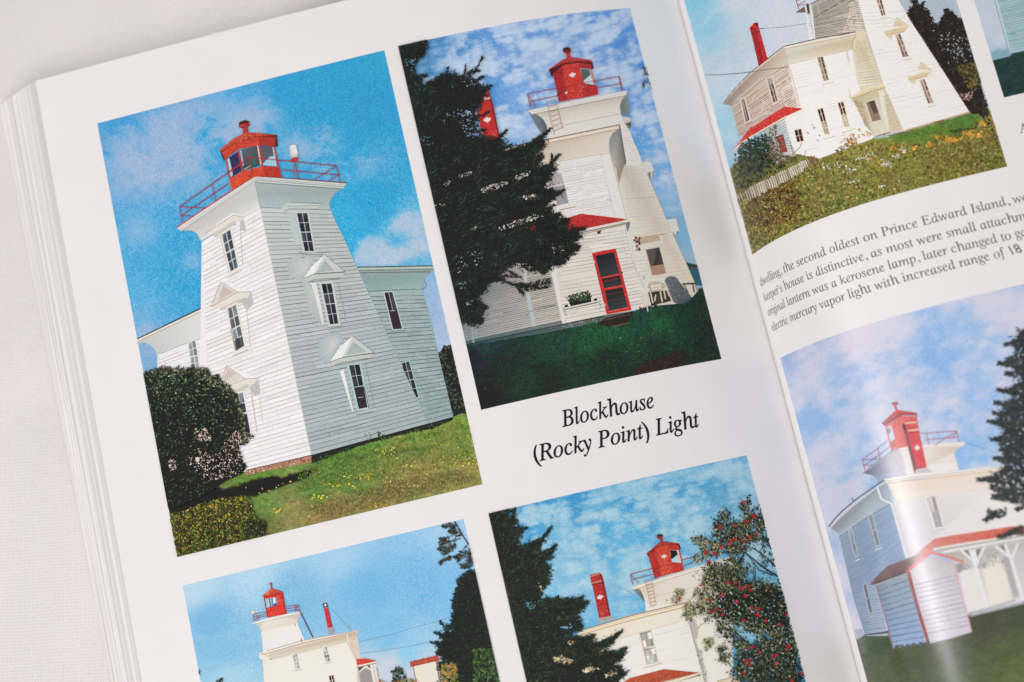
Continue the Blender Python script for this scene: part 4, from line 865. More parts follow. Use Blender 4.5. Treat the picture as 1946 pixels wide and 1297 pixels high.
L = B_.layer('printed_tree', 'dark spruce filling the left of the printed photo')
DK = (24, 29, 28)
PAL = [(22, 30, 28), (18, 24, 24), (28, 42, 36), (34, 58, 48), (20, 26, 25), (26, 34, 32)]
SP = [*b1(60, 380, 338, 318, 332, 400, 300, 480, 262, 500, 232, 560, 205, 600, 240, 690, 330, 745, 420, 705, 480, 660, 540, 640, 620, 660, 690, 720, 760, 700, 800, 745, 880, 770, 905, 800, 862, 860, 830, 930, 780, 1000, 800, 1050, 770, 1150),
      *b3(560, 110, 700, 112, 770, 140, 830, 118, 870, 235, 960, 210, 1060, 185, 1150, 150, 1240, 132, 1230, 190, 1120, 270, 1120, 350, 1210, 310, 1100, 400, 1200, 385, 1320, 360, 1300, 440, 1225, 560, 1310, 605, 1360, 630, 1290, 690, 1225, 760, 1300, 800, 1370, 850, 1440, 900, 1450, 965, 1560, 970, 1550, 1040, 1440, 1070, 1480, 1125, 1530, 1140, 1450, 1185, 1320, 1200, 1400, 1265),
      *b5(1200, 45, 1240, 100, 1170, 170, 1050, 185, 1110, 245, 1000, 285, 945, 330, 880, 300, 800, 320, 700, 262, 640, 262, 520, 330, 490, 375, 560, 400, 460, 410, 400, 470, 330, 560, 300, 590, 400, 660, 380, 690, 320, 745, 370, 775, 345, 805, 180, 800, 100, 700, -20, 0), (750, 300)]
L.poly(SP, DK)
L.feather(SP, 2600, 9, [(24, 29, 28), (28, 40, 36), (34, 52, 44), (20, 25, 25)], 3.6, asp=.17, ang=-.45, aj=.75)
L.scatter(SP, 7000, 8, PAL, .24, ang=-.55, aj=.75, jit=5, spread=60)
L.scatter(SP, 2600, 9, [(36, 70, 58), (50, 84, 70), (30, 58, 48), (60, 78, 70), (44, 60, 56)], .15, ang=-.6, aj=.5, holes=lambda p: np.clip(fbm(p, 26, 12, 3, 2) * 3.4 - 1.4, 0, 1), jit=6)
def gaps(reg, n, pal, size=4.5):
    L.scatter(reg, int(n * (.7 if pal is SKY else 1.2)), size * .72, pal, .42, ang=-.5, aj=.9, jit=16)
    L.scatter(reg, int(n * .8), 8, PAL, .2, ang=-.5, aj=.8, jit=5)
WHT = [(236, 232, 226), (214, 208, 198), (196, 188, 176)]; SKY = [(196, 214, 236), (150, 186, 222), (214, 224, 240)]
gaps(b3(640, 610, 700, 560, 880, 515, 900, 540, 760, 600, 660, 630), 70, WHT, 6); gaps(b3(960, 470, 1100, 420, 1140, 440, 980, 510), 34, WHT, 6); gaps(b3(440, 460, 560, 425, 580, 445, 460, 480), 26, WHT); gaps(b3(300, 540, 370, 510, 370, 545, 320, 560), 20, WHT)
gaps(b3(1010, 640, 1160, 640, 1200, 690, 1060, 680), 34, WHT, 6); gaps(b3(820, 950, 900, 900, 1080, 850, 1250, 780, 1260, 830, 1000, 920, 850, 965), 90, WHT, 6); gaps(b3(540, 960, 620, 935, 600, 970), 10, WHT); gaps(b3(1060, 940, 1140, 925, 1160, 970, 1080, 965), 18, [(190, 50, 46)], 6); gaps(b3(1220, 560, 1300, 480, 1320, 560, 1260, 600), 16, WHT, 6)
gaps(b1(560, 1000, 640, 960, 830, 1000, 830, 1110, 700, 1180, 640, 1090), 90, SKY, 5); gaps(b1(520, 1010, 600, 980, 640, 1030, 560, 1060), 14, SKY); gaps(b1(440, 1060, 520, 1070, 560, 1110), 10, SKY, 3); gaps(b1(690, 1150, 840, 1120, 850, 1240, 720, 1250), 40, SKY, 5); gaps(b1(120, 500, 250, 500, 200, 640), 24, [(110, 160, 200), (140, 180, 210)], 4); gaps(b1(640, 690, 760, 690, 800, 740, 690, 760), 18, SKY, 5); gaps(b1(580, 760, 600, 770, 590, 790), 3, SKY, 4)
gaps(b3(80, 90, 200, 110, 220, 200, 110, 190), 20, [(120, 170, 190), (90, 140, 160)], 3.6); gaps(b3(220, 740, 320, 715, 330, 735), 10, WHT, 4)
gaps(b5(120, 180, 300, 130, 420, 160, 300, 300, 140, 340), 34, [(196, 206, 210), (150, 160, 164)], 4); gaps(b5(150, 430, 220, 420, 230, 470, 180, 500), 20, [(170, 178, 182), (140, 150, 154)], 6); gaps(b5(640, 260, 780, 240, 860, 290, 760, 320), 34, [(220, 214, 204), (186, 178, 168)], 5); gaps(b5(220, 600, 280, 590, 300, 630, 240, 650), 14, [(150, 160, 164)], 5); gaps(b5(1000, 60, 1160, 110, 1100, 170, 1010, 160), 26, WHT, 5)
for p, w0, w1, n in ((b1(700, 720, 780, 640, 862, 488), 3.4, .8, 26), (b1(690, 700, 708, 548), 2, .8, 12), (b1(640, 700, 760, 620, 835, 608), 5, 2, 30), (b1(530, 660, 542, 580), 2, .8, 8), (b1(770, 740, 868, 665), 4, 1, 18), (b1(830, 800, 942, 748), 4, 1, 18), (b1(200, 690, 350, 655), 7, 1, 26), (b1(430, 720, 500, 650), 6, 3, 16), (b1(800, 1060, 930, 985), 3, .8, 16), (b1(240, 480, 330, 400), 8, 6, 26), (b1(700, 1180, 900, 1160), 5, 2, 22),
                     (b3(760, 160, 895, 42), 5, .8, 30), (b3(800, 240, 940, 175), 4, 1, 18), (b3(1000, 260, 1150, 150, 1305, 22), 9, .6, 60), (b3(1100, 330, 1228, 262), 7, 2, 30), (b3(1080, 440, 1260, 390, 1380, 265), 10, .8, 60), (b3(1300, 390, 1308, 265), 3, .6, 14), (b3(1200, 420, 1355, 400), 5, 1, 24), (b3(1080, 560, 1290, 490), 8, 3, 34), (b3(1050, 720, 1300, 670, 1425, 588), 9, .8, 60), (b3(1150, 620, 1315, 600), 6, 2, 26),
                     (b3(1180, 860, 1330, 730), 8, 2, 40), (b3(1200, 880, 1390, 820), 7, 2, 30), (b3(1150, 960, 1400, 900, 1460, 860), 10, 3, 46), (b3(1250, 1020, 1500, 990, 1625, 940), 11, 2, 70), (b3(1200, 1080, 1420, 1090, 1565, 1128), 9, 1.4, 50), (b3(1150, 1150, 1300, 1180, 1420, 1265), 9, 2, 40), (b3(1000, 800, 1230, 790), 7, 2, 30),
                     (b5(900, 60, 1100, 50, 1295, 5), 9, 3, 50), (b5(950, 120, 1130, 115, 1278, 105), 9, 1.6, 46), (b5(900, 200, 1040, 240, 1135, 245), 8, 2, 36), (b5(780, 250, 900, 310, 955, 345), 8, 2, 34), (b5(640, 440, 780, 480, 1003, 425), 5, 9, 90), (b5(700, 470, 760, 545), 4, 1, 16), (b5(470, 370, 640, 445), 1.5, 1.5, 14), (b5(560, 300, 740, 390), 2, 1, 14), (b5(500, 360, 700, 380), 1.5, 1, 10), (b5(250, 640, 420, 660), 8, 2, 36), (b5(220, 760, 385, 775), 8, 3, 34), (b5(230, 560, 400, 480), 8, 3, 30), (b5(150, 480, 470, 400), 8, 4, 40)):
    L.bough(p, w0, w1, PAL + [(30, 50, 42)], int(n * 1.5), 8)
L.build()
L = B_.layer('printed_leaves', 'sprig of leaves at the photo edge')
L.leaves(np.array(b2(1470, 350, 1490, 345, 1480, 385, 1500, 380, 1475, 410, 1505, 405, 1500, 440, 1520, 445, 1480, 475, 1465, 500, 1505, 470, 1525, 490, 1470, 520, 1540, 530, 1490, 400, 1515, 395, 1460, 490)), 9, [(30, 52, 52), (40, 62, 62)], .28, ang=1.2, aj=.5)
L.build()
# ================================================================== photograph C: lower left, lighthouse with a red lantern
C_ = Photo('printed photo of a cream lighthouse under a plain pale blue sky', 'L', -207.53, -115.69, -23.6, -112.0)
P = C_.P
C_.c = C_.field([(370, 1112, 178, 214, 236), (480, 1090, 172, 212, 238), (640, 1050, 160, 206, 238), (860, 1000, 158, 206, 240), (400, 1180, 122, 184, 226), (560, 1140, 128, 188, 228), (700, 1130, 116, 184, 230), (800, 1120, 120, 186, 232), (430, 1240, 130, 190, 228),
                 (440, 1290, 162, 208, 232), (740, 1200, 124, 190, 234), (780, 1240, 140, 202, 238), (740, 1265, 196, 208, 224), (800, 1275, 204, 210, 222), (900, 1150, 124, 190, 236)], warp=20)
C_.mix(ss(.5, .8, fbm(P, 130, 26, 4, 2)) * .25, (176, 212, 236))
C_.c = C_.c + np.array([8, 5, 1])
gl = C_.area([(200, 1372), (700, 1360), (1200, 1300), (1400, 1900), (200, 1900)], 3, 4)[..., None]
C_.c = C_.c * (1 - gl) + gl * np.array([112, 124, 66]) * (.7 + .6 * fbm(P, 8, 4, 3, 2))[..., None]
C_.c += ((fbm(P, 2.6, 2.6, 2, 7) - .5) * 16)[..., None] * np.array([1.3, .6, .4])
C_.build()
L = C_.layer('printed_lighthouse', 'cream lighthouse and dwelling with a flat roof edge')
for v in ((500, 890, 760, 832, 1000, 762, 1200, 708, 1360, 656), (510, 1000, 760, 965, 1000, 925, 1170, 888), (250, 590, 430, 790)): L.line(c3(*v), .8, (104, 136, 160))
TW = (236, 234, 230)
L.poly(c1(795, 740, 1140, 662, 1152, 740, 1215, 890, 830, 1010, 810, 800), None, [(228, 222, 210), (228, 224, 214), (238, 236, 230), (238, 236, 232), (236, 234, 230), (234, 230, 222)])
L.poly(c1(735, 716, 870, 672, 1045, 634, 1188, 610, 1160, 652, 1146, 690, 1150, 730, 805, 785, 790, 742), None, [(240, 238, 232), (240, 238, 232), (240, 238, 234), (238, 236, 230), (206, 192, 174), (222, 214, 200), (232, 228, 218), (230, 224, 210), (212, 204, 190)])
L.line(c1(735, 720, 870, 680, 1045, 642, 1180, 616), 1.8, (240, 238, 234)); L.line(c1(745, 728, 1165, 632), 1.0, (186, 172, 150)); L.line(c1(775, 795, 810, 770, 812, 800), 1.6, (206, 196, 186)); L.line(c1(1120, 720, 1125, 745), 1.2, (150, 110, 100))
L.poly(c1(790, 990, 830, 1000, 830, 1060, 795, 1050), (232, 228, 222))
L.poly(c1(820, 1010, 1690, 820, 1700, 870, 1730, 1050, 1760, 1400, 845, 1400, 826, 1100), None, [(234, 229, 217), (238, 233, 223), (240, 235, 226), (240, 237, 230), (238, 235, 228), (238, 235, 227), (236, 233, 223)])
L.poly(c1(1600, 900, 1690, 850, 1735, 1060, 1760, 1400, 1700, 1400, 1690, 1080), (224, 206, 190)); L.line(c1(1640, 900, 1690, 1050), 1, (206, 180, 164))
L.poly(c1(812, 1006, 1210, 884, 1728, 785, 1700, 815, 1690, 855, 1600, 890, 880, 1062, 862, 1022), None, [(226, 216, 196), (232, 224, 208), (232, 220, 198), (206, 180, 156), (212, 194, 170), (224, 218, 200), (222, 214, 196), (210, 200, 182)])
L.poly(c1(820, 990, 1180, 880, 1728, 780, 1724, 792, 1210, 894, 880, 990, 815, 1010), (240, 236, 226)); L.line(c1(812, 1008, 880, 992, 1210, 896, 1724, 792), 1.2, (182, 142, 112)); L.line(c1(860, 975, 1180, 882, 1728, 782), 1.0, (206, 170, 144)); L.line(c1(865, 975, 1185, 880), 1.1, (150, 130, 120)); L.line(c1(1180, 855, 1188, 895), 1.3, (130, 80, 80))
L.line(c1(900, 1055, 1610, 888, 1690, 866), 1.0, (206, 190, 166)); L.line(c1(870, 995, 885, 1060), 1.8, (238, 234, 226)); L.line(c1(1600, 820, 1618, 892), 2.0, (236, 228, 214)); L.line(c1(885, 1050, 905, 1055), 1.4, (170, 150, 130))
WG = (150, 150, 152)
L.win(c1(1100, 1010, 1140, 1003, 1168, 1136, 1128, 1144), 2, 4, WG, (232, 228, 222), .8, 1.6, 1.3); L.win(c1(1380, 945, 1416, 937, 1448, 1068, 1406, 1077), 2, 4, WG, (232, 228, 222), .8, 1.6, 1.3)
L.line(c1(1115, 1160, 1190, 1146), 1.2, (200, 180, 160)); L.line(c1(1395, 1096, 1465, 1076), 1.2, (206, 186, 166)); L.line(c1(1124, 1076, 1160, 1070), 1.6, (236, 232, 226)); L.line(c1(1394, 1010, 1432, 1003), 1.6, (236, 232, 226))
L.win(c1(1437, 1210, 1478, 1203, 1512, 1360, 1472, 1368), 2, 4, (40, 42, 46), (232, 226, 222), 1.0, 1.4, 1.3); L.line(c1(1437, 1210, 1480, 1202), 1.8, (186, 60, 56)); L.line(c1(1437, 1210, 1450, 1270), 1, (186, 80, 70))
# porch, shed, chimney
L.poly(c3(480, 1115, 655, 1078, 690, 1265, 700, 1400, 540, 1400, 505, 1265), None, [(206, 196, 182), (222, 214, 204), (216, 208, 196), (210, 204, 194), (200, 194, 186), (200, 194, 186)])
L.poly(c3(500, 1180, 530, 1150, 570, 1135, 610, 1160, 628, 1265, 640, 1400, 560, 1400, 512, 1265), (160, 154, 150)); L.poly(c3(488, 1130, 560, 1115, 500, 1175), (90, 82, 70)); L.poly(c3(570, 1112, 600, 1108, 605, 1140), (96, 88, 74))
L.line(c3(500, 1170, 560, 1115, 618, 1155), 2.2, (240, 236, 226)); L.line(c3(608, 1100, 640, 1265, 655, 1400), 3.2, (240, 238, 230)); L.line(c3(640, 1095, 680, 1265), 2.4, (236, 230, 218)); L.line(c3(660, 1130, 690, 1270), 1.1, (120, 96, 90)); L.leaves(np.array(c3(690, 1250, 700, 1245)), 5, [(206, 60, 44)], .7)
L.poly(c3(472, 1052, 560, 1044, 660, 1066, 640, 1076, 482, 1112), (214, 66, 48)); L.line(c3(480, 1116, 662, 1074), 2.2, (238, 230, 218)); L.line(c3(490, 1126, 655, 1088), 1, (150, 120, 96))
L.poly(c3(992, 1120, 1215, 1062, 1250, 1265, 1270, 1400, 1050, 1400, 1025, 1265), (234, 228, 214)); L.poly(c3(968, 1076, 1225, 1014, 1242, 1058, 975, 1120), (190, 80, 56)); L.line(c3(972, 1122, 1242, 1060), 1.2, (130, 60, 46)); L.line(c3(1000, 1120, 1032, 1290), 1.7, (180, 70, 60)); L.line(c3(1212, 1070, 1238, 1240), 2.0, (176, 72, 60)); L.scatter(c3(980, 1070, 1225, 1020, 1235, 1055, 980, 1110), 70, 4, [(206, 100, 70), (170, 66, 46)], .4, ang=1.3, aj=.2)
L.poly(c1(1425, 762, 1470, 752, 1486, 812, 1437, 824), (170, 164, 160)); L.poly(c1(1392, 588, 1428, 574, 1466, 755, 1425, 765), (206, 44, 52)); L.line(c1(1428, 580, 1466, 752), 1.0, (130, 36, 44)); L.poly(c1(1380, 538, 1416, 528, 1428, 572, 1390, 590), (48, 40, 52)); L.poly(c1(1392, 542, 1410, 538, 1414, 560, 1398, 564), (236, 234, 238)); L.line(c1(1384, 580, 1430, 572), 1.6, (206, 150, 110))
L.line(c1(1600, 730, 1620, 745), 1.6, (214, 216, 206))
L.build()
L = C_.layer('printed_lantern', 'red lantern with a steep cap on the cream tower')
L.line(c1(1166, 604, 1290, 852), 1.9, (110, 34, 62)); L.poly(c1(720, 610, 735, 598, 748, 612, 745, 636, 726, 634), (232, 226, 216))
R = (164, 72, 88)
for v in ((735, 636, 860, 614), (738, 660, 862, 632), (740, 690, 780, 668, 862, 650), (735, 636, 745, 704), (765, 640, 775, 700), (788, 650, 792, 690), (1040, 566, 1160, 548), (1045, 586, 1165, 566), (1048, 610, 1165, 592), (1118, 550, 1128, 612), (1135, 555, 1145, 612), (1158, 550, 1168, 606)): L.line(c1(*v), 1.1, R)
L.poly(c1(835, 475, 1010, 436, 1046, 632, 872, 668), (222, 56, 36)); L.poly(c1(1000, 440, 1012, 434, 1046, 632, 1030, 634), (176, 40, 34)); L.line(c1(838, 480, 870, 665), 1.4, (150, 44, 40))
L.poly(c1(818, 470, 905, 394, 1014, 430, 1008, 444, 840, 478), None, [(206, 62, 42), (226, 96, 62), (200, 60, 40), (176, 50, 36), (190, 54, 38)]); L.poly(c1(840, 455, 905, 395, 880, 460), (232, 124, 90)); L.line(c1(838, 478, 1008, 444), 1.2, (140, 42, 34))
L.poly(c1(846, 494, 955, 478, 966, 550, 860, 580), (176, 202, 218)); L.poly(c1(900, 486, 955, 478, 966, 550, 912, 566), (120, 150, 186)); L.poly(c1(920, 484, 940, 482, 946, 530, 928, 540), (232, 238, 250)); L.line(c1(886, 488, 900, 570), 1.8, (70, 40, 46)); L.line(c1(846, 494, 860, 580, 966, 551), 1, (110, 40, 40)); L.poly(c1(928, 540, 950, 534, 955, 555, 935, 560), (50, 70, 130))
L.line(c1(900, 350, 908, 396), 2.8, (170, 36, 50)); L.poly(c1(888, 352, 900, 340, 914, 350, 908, 366, 892, 368), (196, 44, 52))
L.build()
L = C_.layer('printed_tree', 'dark conifers at the right of the printed photo')
PC = [(26, 34, 32), (30, 44, 38), (38, 58, 46), (22, 28, 28), (34, 38, 36)]
CP = c3(1470, 290, 1530, 240, 1600, 250, 1640, 520, 1760, 1000, 1900, 1500, 1200, 1500, 1230, 1265, 1300, 1240, 1250, 1180, 1235, 1100, 1320, 1060, 1220, 1000, 1250, 970, 1215, 930, 1240, 910, 1300, 900, 1260, 860, 1235, 830, 1340, 800, 1385, 770, 1365, 700, 1390, 640, 1380, 560, 1400, 520, 1390, 450, 1430, 400, 1425, 330)
L.poly(CP, (28, 34, 32))
L.feather(CP, 700, 7, PC, 2.4, asp=.2, ang=3.4, aj=.6)
L.scatter(CP, 2200, 6.5, PC + [(44, 64, 46)], .3, ang=-.3, aj=.9, jit=7)
L.scatter(c3(1250, 1100, 1390, 1080, 1420, 1300, 1260, 1300), 160, 7, [(150, 130, 70), (120, 130, 70), (80, 100, 54), (180, 140, 80)], .5); L.scatter(c3(1540, 950, 1740, 950, 1800, 1260, 1560, 1260), 220, 8, [(66, 90, 52), (84, 110, 60), (50, 72, 46)], .4)
e = np.array(c3(1530, 235, 1470, 280, 1420, 325, 1430, 380, 1395, 430, 1400, 500, 1375, 545, 1385, 600, 1365, 680, 1380, 760, 1330, 770)); tt = rng.random(240) * (len(e) - 1); ii = tt.astype(int)
L.leaves(e[ii] + (e[ii + 1] - e[ii]) * (tt - ii)[:, None] + rng.normal(0, 2, (240, 2)), 8, PC, .28, ang=np.pi + .35, aj=.35)
for p, w0, w1, n in ((c3(1330, 840, 1290, 760, 1245, 700), 4, 2, 40), (c3(1330, 800, 1300, 720), 3, 1, 16), (c3(1340, 850, 1250, 820, 1185, 798), 5, 2, 44), (c3(1340, 760, 1330, 735), 3, 1, 10), (c3(1300, 900, 1230, 905, 1160, 898), 5, 2, 36), (c3(1320, 960, 1260, 970, 1205, 1000), 6, 3, 40), (c3(1320, 1050, 1270, 1060, 1235, 1100), 6, 3, 30)): L.bough(p, w0, w1, PC, n, 6)
# pine at the corner
L.line(c2(1385, 105, 1430, 190, 1510, 320), 1.7, (60, 46, 46), 2.2)
for p, w, n in ((c2(1400, 140, 1340, 150, 1270, 130), 7, 70), (c2(1440, 200, 1380, 220, 1340, 180), 7, 60), (c2(1440, 260, 1330, 300, 1250, 270), 3, 20), (c2(1340, 280, 1290, 290, 1240, 285), 8, 60), (c2(1380, 330, 1280, 360, 1235, 365), 4, 26), (c2(1300, 330, 1250, 350, 1240, 375), 5, 30), (c2(1400, 320, 1300, 390, 1265, 410), 5, 56), (c2(1500, 330, 1400, 420, 1310, 450), 1.6, 10), (c2(1350, 440, 1290, 460, 1240, 495), 4, 50), (c2(1540, 380, 1450, 420, 1385, 460), 7, 80), (c2(1555, 420, 1480, 500, 1430, 520), 6, 60), (c2(1560, 480, 1520, 510, 1470, 530), 5, 36)):
    L.bough(p, w, w * .8, [(44, 54, 44), (60, 70, 52), (34, 42, 38), (74, 78, 56)], int(n * 1.3), 6, (70, 54, 50))
L.scatter(c3(790, 1165, 830, 1120, 870, 1125, 900, 1150, 945, 1250, 960, 1400, 800, 1400, 815, 1200), 260, 6, [(40, 62, 50), (54, 80, 58), (30, 44, 40), (66, 92, 66)], .4)
L.leaves(np.array(c1(425, 1245, 400, 1255, 450, 1250, 430, 1260, 440, 1240, 415, 1262, 405, 1245, 238, 1150, 243, 1165, 248, 1195, 240, 1175)), 8, [(52, 58, 54), (38, 42, 42)], .5)
L.scatter(c3(680, 1265, 960, 1235, 1060, 1240, 1060, 1500, 600, 1500, 640, 1300), 240, 7, [(150, 120, 70), (120, 130, 74), (96, 110, 62)], .4)
L.scatter(c1(240, 1300, 900, 1310, 1900, 1330, 2800, 1320, 2800, 1600, 240, 1600), 900, 9, [(110, 120, 66), (130, 126, 74), (92, 108, 58)], .4)
L.build()

# ================================================================== photograph D: lower middle, spruce, chimney, rowan tree
D_ = Photo('printed photo of a white lighthouse between a spruce and a red-berried rowan', 'L', -107.72, -21.19, -23.7, -112.0)
P = D_.P
D_.c = D_.field([(1000, 970, 66, 150, 204), (1100, 950, 72, 156, 208), (1200, 930, 74, 158, 210), (1300, 900, 92, 166, 210), (1400, 880, 92, 166, 208), (1050, 1030, 104, 180, 222), (1180, 1020, 104, 182, 226), (1300, 1000, 116, 186, 222), (1420, 950, 110, 176, 208), (1450, 1080, 96, 176, 210), (1080, 1120, 128, 194, 230), (1180, 1130, 110, 188, 232), (1200, 1180, 104, 186, 232), (1400, 1200, 110, 190, 224)], warp=20)
bl = billow(P, 50, 1, asp=.6, off=9.); bl2 = billow(P, 24, 4, asp=.55, off=5.); big = fbm(P, 90, 60, 3, 2, off=2.)
m = ss(.16, .58, .62 * bl + .38 * bl2 + .8 * (big - .44)) * ss(1225, 1110, P[..., 1] - .2 * (P[..., 0] - 1150))
puff = np.array([140, 194, 224.]) + ss(.2, .85, .6 * bl + .4 * bl2)[..., None] * np.array([48, 26, 8.])
D_.c = D_.c + (m * .86)[..., None] * (puff - D_.c)
gl = D_.area([(900, 1440), (1200, 1420), (1700, 1330), (1800, 2000), (900, 2000)], 3, 4)[..., None]
D_.c = D_.c * (1 - gl) + gl * np.array([64, 86, 46]) * (.7 + .6 * fbm(P, 8, 4, 3, 2))[..., None]
D_.c += ((fbm(P, 2.6, 2.6, 2, 7) - .5) * 14)[..., None]
D_.build()
L = D_.layer('printed_lighthouse', 'white lighthouse gable with a red porch roof')
L.line(d2(1000, 330, 1200, 400, 1400, 530), .8, (140, 160, 176))
L.poly(d2(1262, 386, 1890, 192, 2200, 100, 2200, 640, 1395, 640, 1395, 545, 1372, 470, 1340, 405), None, [(226, 214, 196), (236, 230, 220), (236, 230, 220), (238, 234, 224), (238, 234, 226), (236, 232, 222), (230, 222, 206), (220, 208, 188)])
L.poly(d2(1262, 388, 1342, 405, 1372, 460, 1392, 525, 1385, 520), None, [(150, 152, 150), (120, 130, 136), (104, 114, 124), (84, 92, 104), (100, 108, 116)])
L.poly(d2(1258, 386, 1900, 186, 2200, 96, 2200, 130, 1285, 408), (240, 234, 222)); L.line(d2(1285, 408, 1900, 224), 1.2, (196, 176, 146)); L.line(d2(1262, 388, 1890, 200), .9, (206, 190, 168)); L.line(d2(1480, 472, 1900, 372), 1, (216, 200, 172))
L.poly(d2(700, 890, 790, 800, 1400, 640, 1780, 545, 2200, 440, 2200, 1500, 1000, 1500, 600, 1300), None, [(232, 218, 188), (236, 227, 204), (240, 233, 215), (240, 235, 219), (240, 236, 226), (242, 240, 233), (242, 240, 233), (238, 233, 218)])
L.poly(d2(1190, 850, 1790, 690, 1860, 900, 1960, 1500, 1100, 1500, 1100, 1000), (242, 240, 234)); L.line(d2(1170, 858, 1700, 704), 1, (222, 200, 166)); L.sid(d2(1200, 880)[0], d2(1780, 720)[0], d2(1860, 1180)[0], d2(1240, 1240)[0], 16, (232, 226, 216), .8, .4, .3)
L.poly(d2(790, 790, 1260, 642, 1790, 520, 1770, 570, 1270, 690, 780, 830), (240, 230, 206)); L.line(d2(800, 785, 1265, 648, 1780, 525), 1.6, (150, 84, 64)); L.line(d2(780, 830, 1270, 690, 1770, 568), 1.7, (196, 158, 112)); L.line(d2(800, 800, 1270, 665, 1780, 540), 1.0, (214, 190, 150))
L.poly(d2(960, 672, 1072, 650, 1102, 678, 955, 718, 950, 700), (176, 172, 160))
L.poly(d2(880, 272, 968, 250, 992, 270, 1002, 330, 1072, 650, 965, 672, 905, 375, 890, 345), (186, 48, 46)); L.poly(d2(968, 250, 992, 270, 1012, 340, 1074, 648, 1058, 652, 995, 350), (132, 36, 40)); L.line(d2(880, 290, 970, 258), 2.2, (196, 150, 124)); L.line(d2(895, 352, 990, 326), 2.6, (190, 140, 116)); L.line(d2(895, 362, 1010, 345), 1.5, (96, 40, 38))
L.scatter(d2(950, 560, 1040, 540, 1060, 640, 970, 660), 24, 2.5, [(214, 110, 100)], .5); maple(L, d2(976, 482)[0], 6.4)
L.win(d2(1345, 812, 1440, 790, 1504, 1070, 1412, 1092), 3, 4, (196, 198, 190), (214, 204, 186), .8, 1.8, 1.6); L.line(d2(1345, 820, 1440, 795), 2.4, (150, 146, 136)); L.line(d2(1380, 948, 1475, 930), 2.4, (226, 214, 192)); L.line(d2(1385, 966, 1475, 945), 1.6, (140, 138, 130)); L.line(d2(1375, 1132, 1548, 1088), 1.4, (214, 186, 148))
L.line(d2(1345, 812, 1412, 1090), 1.4, (190, 150, 116))
L.poly(d2(1150, 1290, 1250, 1226, 1562, 1144, 1898, 1176, 1720, 1225, 1540, 1268, 1500, 1330, 1100, 1330), None, [(178, 84, 58), (196, 92, 62), (190, 84, 58), (176, 76, 56), (190, 88, 62), (190, 86, 60), (180, 80, 56), (176, 80, 56)])
L.scatter(d2(1200, 1270, 1560, 1150, 1880, 1178, 1500, 1280), 200, 3.6, [(206, 110, 78), (166, 70, 52), (190, 96, 66)], .5, jit=8)
L.poly(d2(1560, 1268, 1905, 1176, 1900, 1200, 1580, 1300), (238, 230, 206)); L.line(d2(1550, 1262, 1895, 1176), 1.2, (206, 180, 140)); L.line(d2(1600, 1290, 1900, 1196), 1.6, (130, 104, 70)); L.poly(d2(1860, 1200, 1905, 1188, 1890, 1240), (110, 120, 120)); L.poly(d2(1540, 1300, 1895, 1205, 1960, 1500, 1500, 1500), (236, 232, 218))
# downpipe shadow and curved cove of the tower corner
L.poly(d4(570, 710, 640, 690, 660, 780, 640, 880, 620, 820), (190, 190, 184)); L.line(d4(600, 750, 640, 900, 700, 1100, 740, 1265, 760, 1400), 3.2, (196, 196, 190)); L.line(d4(590, 745, 630, 900, 690, 1110, 725, 1265), 1.2, (150, 142, 130))
L.line(d4(650, 860, 655, 780, 680, 740, 720, 720), 2.4, (206, 190, 162)); L.scatter(d4(640, 950, 690, 950, 760, 1265, 720, 1265), 120, 4, [(170, 166, 158), (214, 210, 204)], .3, ang=-.6, aj=.3)
L.poly(d4(840, 1255, 1040, 1200, 1050, 1300, 840, 1300), (226, 214, 190)); L.line(d4(840, 1256, 1000, 1215), 1.2, (190, 160, 120))
L.build()
L = D_.layer('printed_lantern', 'brick red lantern with gallery rail and ladder')
L.poly(d3(452, 785, 480, 778, 486, 826, 458, 834), (176, 62, 46)); L.poly(d3(427, 770, 455, 760, 484, 764, 484, 785, 455, 806, 430, 796), (150, 52, 44)); L.poly(d3(427, 772, 440, 758, 482, 758, 486, 772, 455, 782), (66, 44, 42))
L.poly(d3(332, 936, 415, 870, 455, 832, 500, 826, 632, 842, 648, 885, 640, 898, 625, 862, 530, 858, 415, 892, 350, 968), (148, 50, 42)); L.poly(d3(332, 936, 455, 832, 500, 826, 630, 842, 525, 852, 412, 880), (172, 62, 48)); L.poly(d3(620, 850, 636, 846, 650, 890, 636, 900), (70, 34, 34))
L.poly(d3(352, 966, 414, 892, 460, 1080, 475, 1145, 408, 1170, 390, 1100), (186, 44, 36)); L.poly(d3(414, 890, 530, 858, 562, 1020, 588, 1115, 470, 1148, 455, 1060), (212, 74, 50)); L.poly(d3(530, 856, 625, 862, 640, 900, 668, 1040, 680, 1092, 588, 1118, 562, 1020), (196, 48, 38))
L.poly(d3(548, 905, 622, 905, 652, 1022, 568, 1016), (186, 214, 226)); L.poly(d3(550, 906, 612, 908, 620, 945, 570, 986, 562, 985), (40, 42, 46)); L.poly(d3(614, 908, 628, 906, 654, 1020, 640, 1020), (220, 206, 186)); L.line(d3(625, 865, 662, 1030), 1.6, (190, 52, 42))
L.line(d3(415, 930, 535, 895), 1, (176, 56, 42)); L.line(d3(460, 1060, 570, 1032), 1.1, (160, 50, 40)); L.line(d3(395, 1110, 460, 1050), 1.2, (120, 34, 32)); L.scatter(d3(475, 1060, 575, 1040, 585, 1110, 480, 1140), 30, 3, [(230, 120, 90), (206, 90, 66)], .5)
maple(L, d3(494, 966)[0], 5.2)
R = (160, 84, 84)
for v, w in (((185, 1130, 385, 1074), 1.4), ((205, 1176, 392, 1128), 1.3), ((183, 1126, 207, 1226), 1.6), ((190, 1134, 262, 1214), 1.1), ((650, 1002, 815, 952), 1.4), ((672, 1048, 850, 1000), 1.3), ((808, 952, 830, 1000), 1.3)): L.line(d3(*v), w, R)
Q = (196, 150, 130)
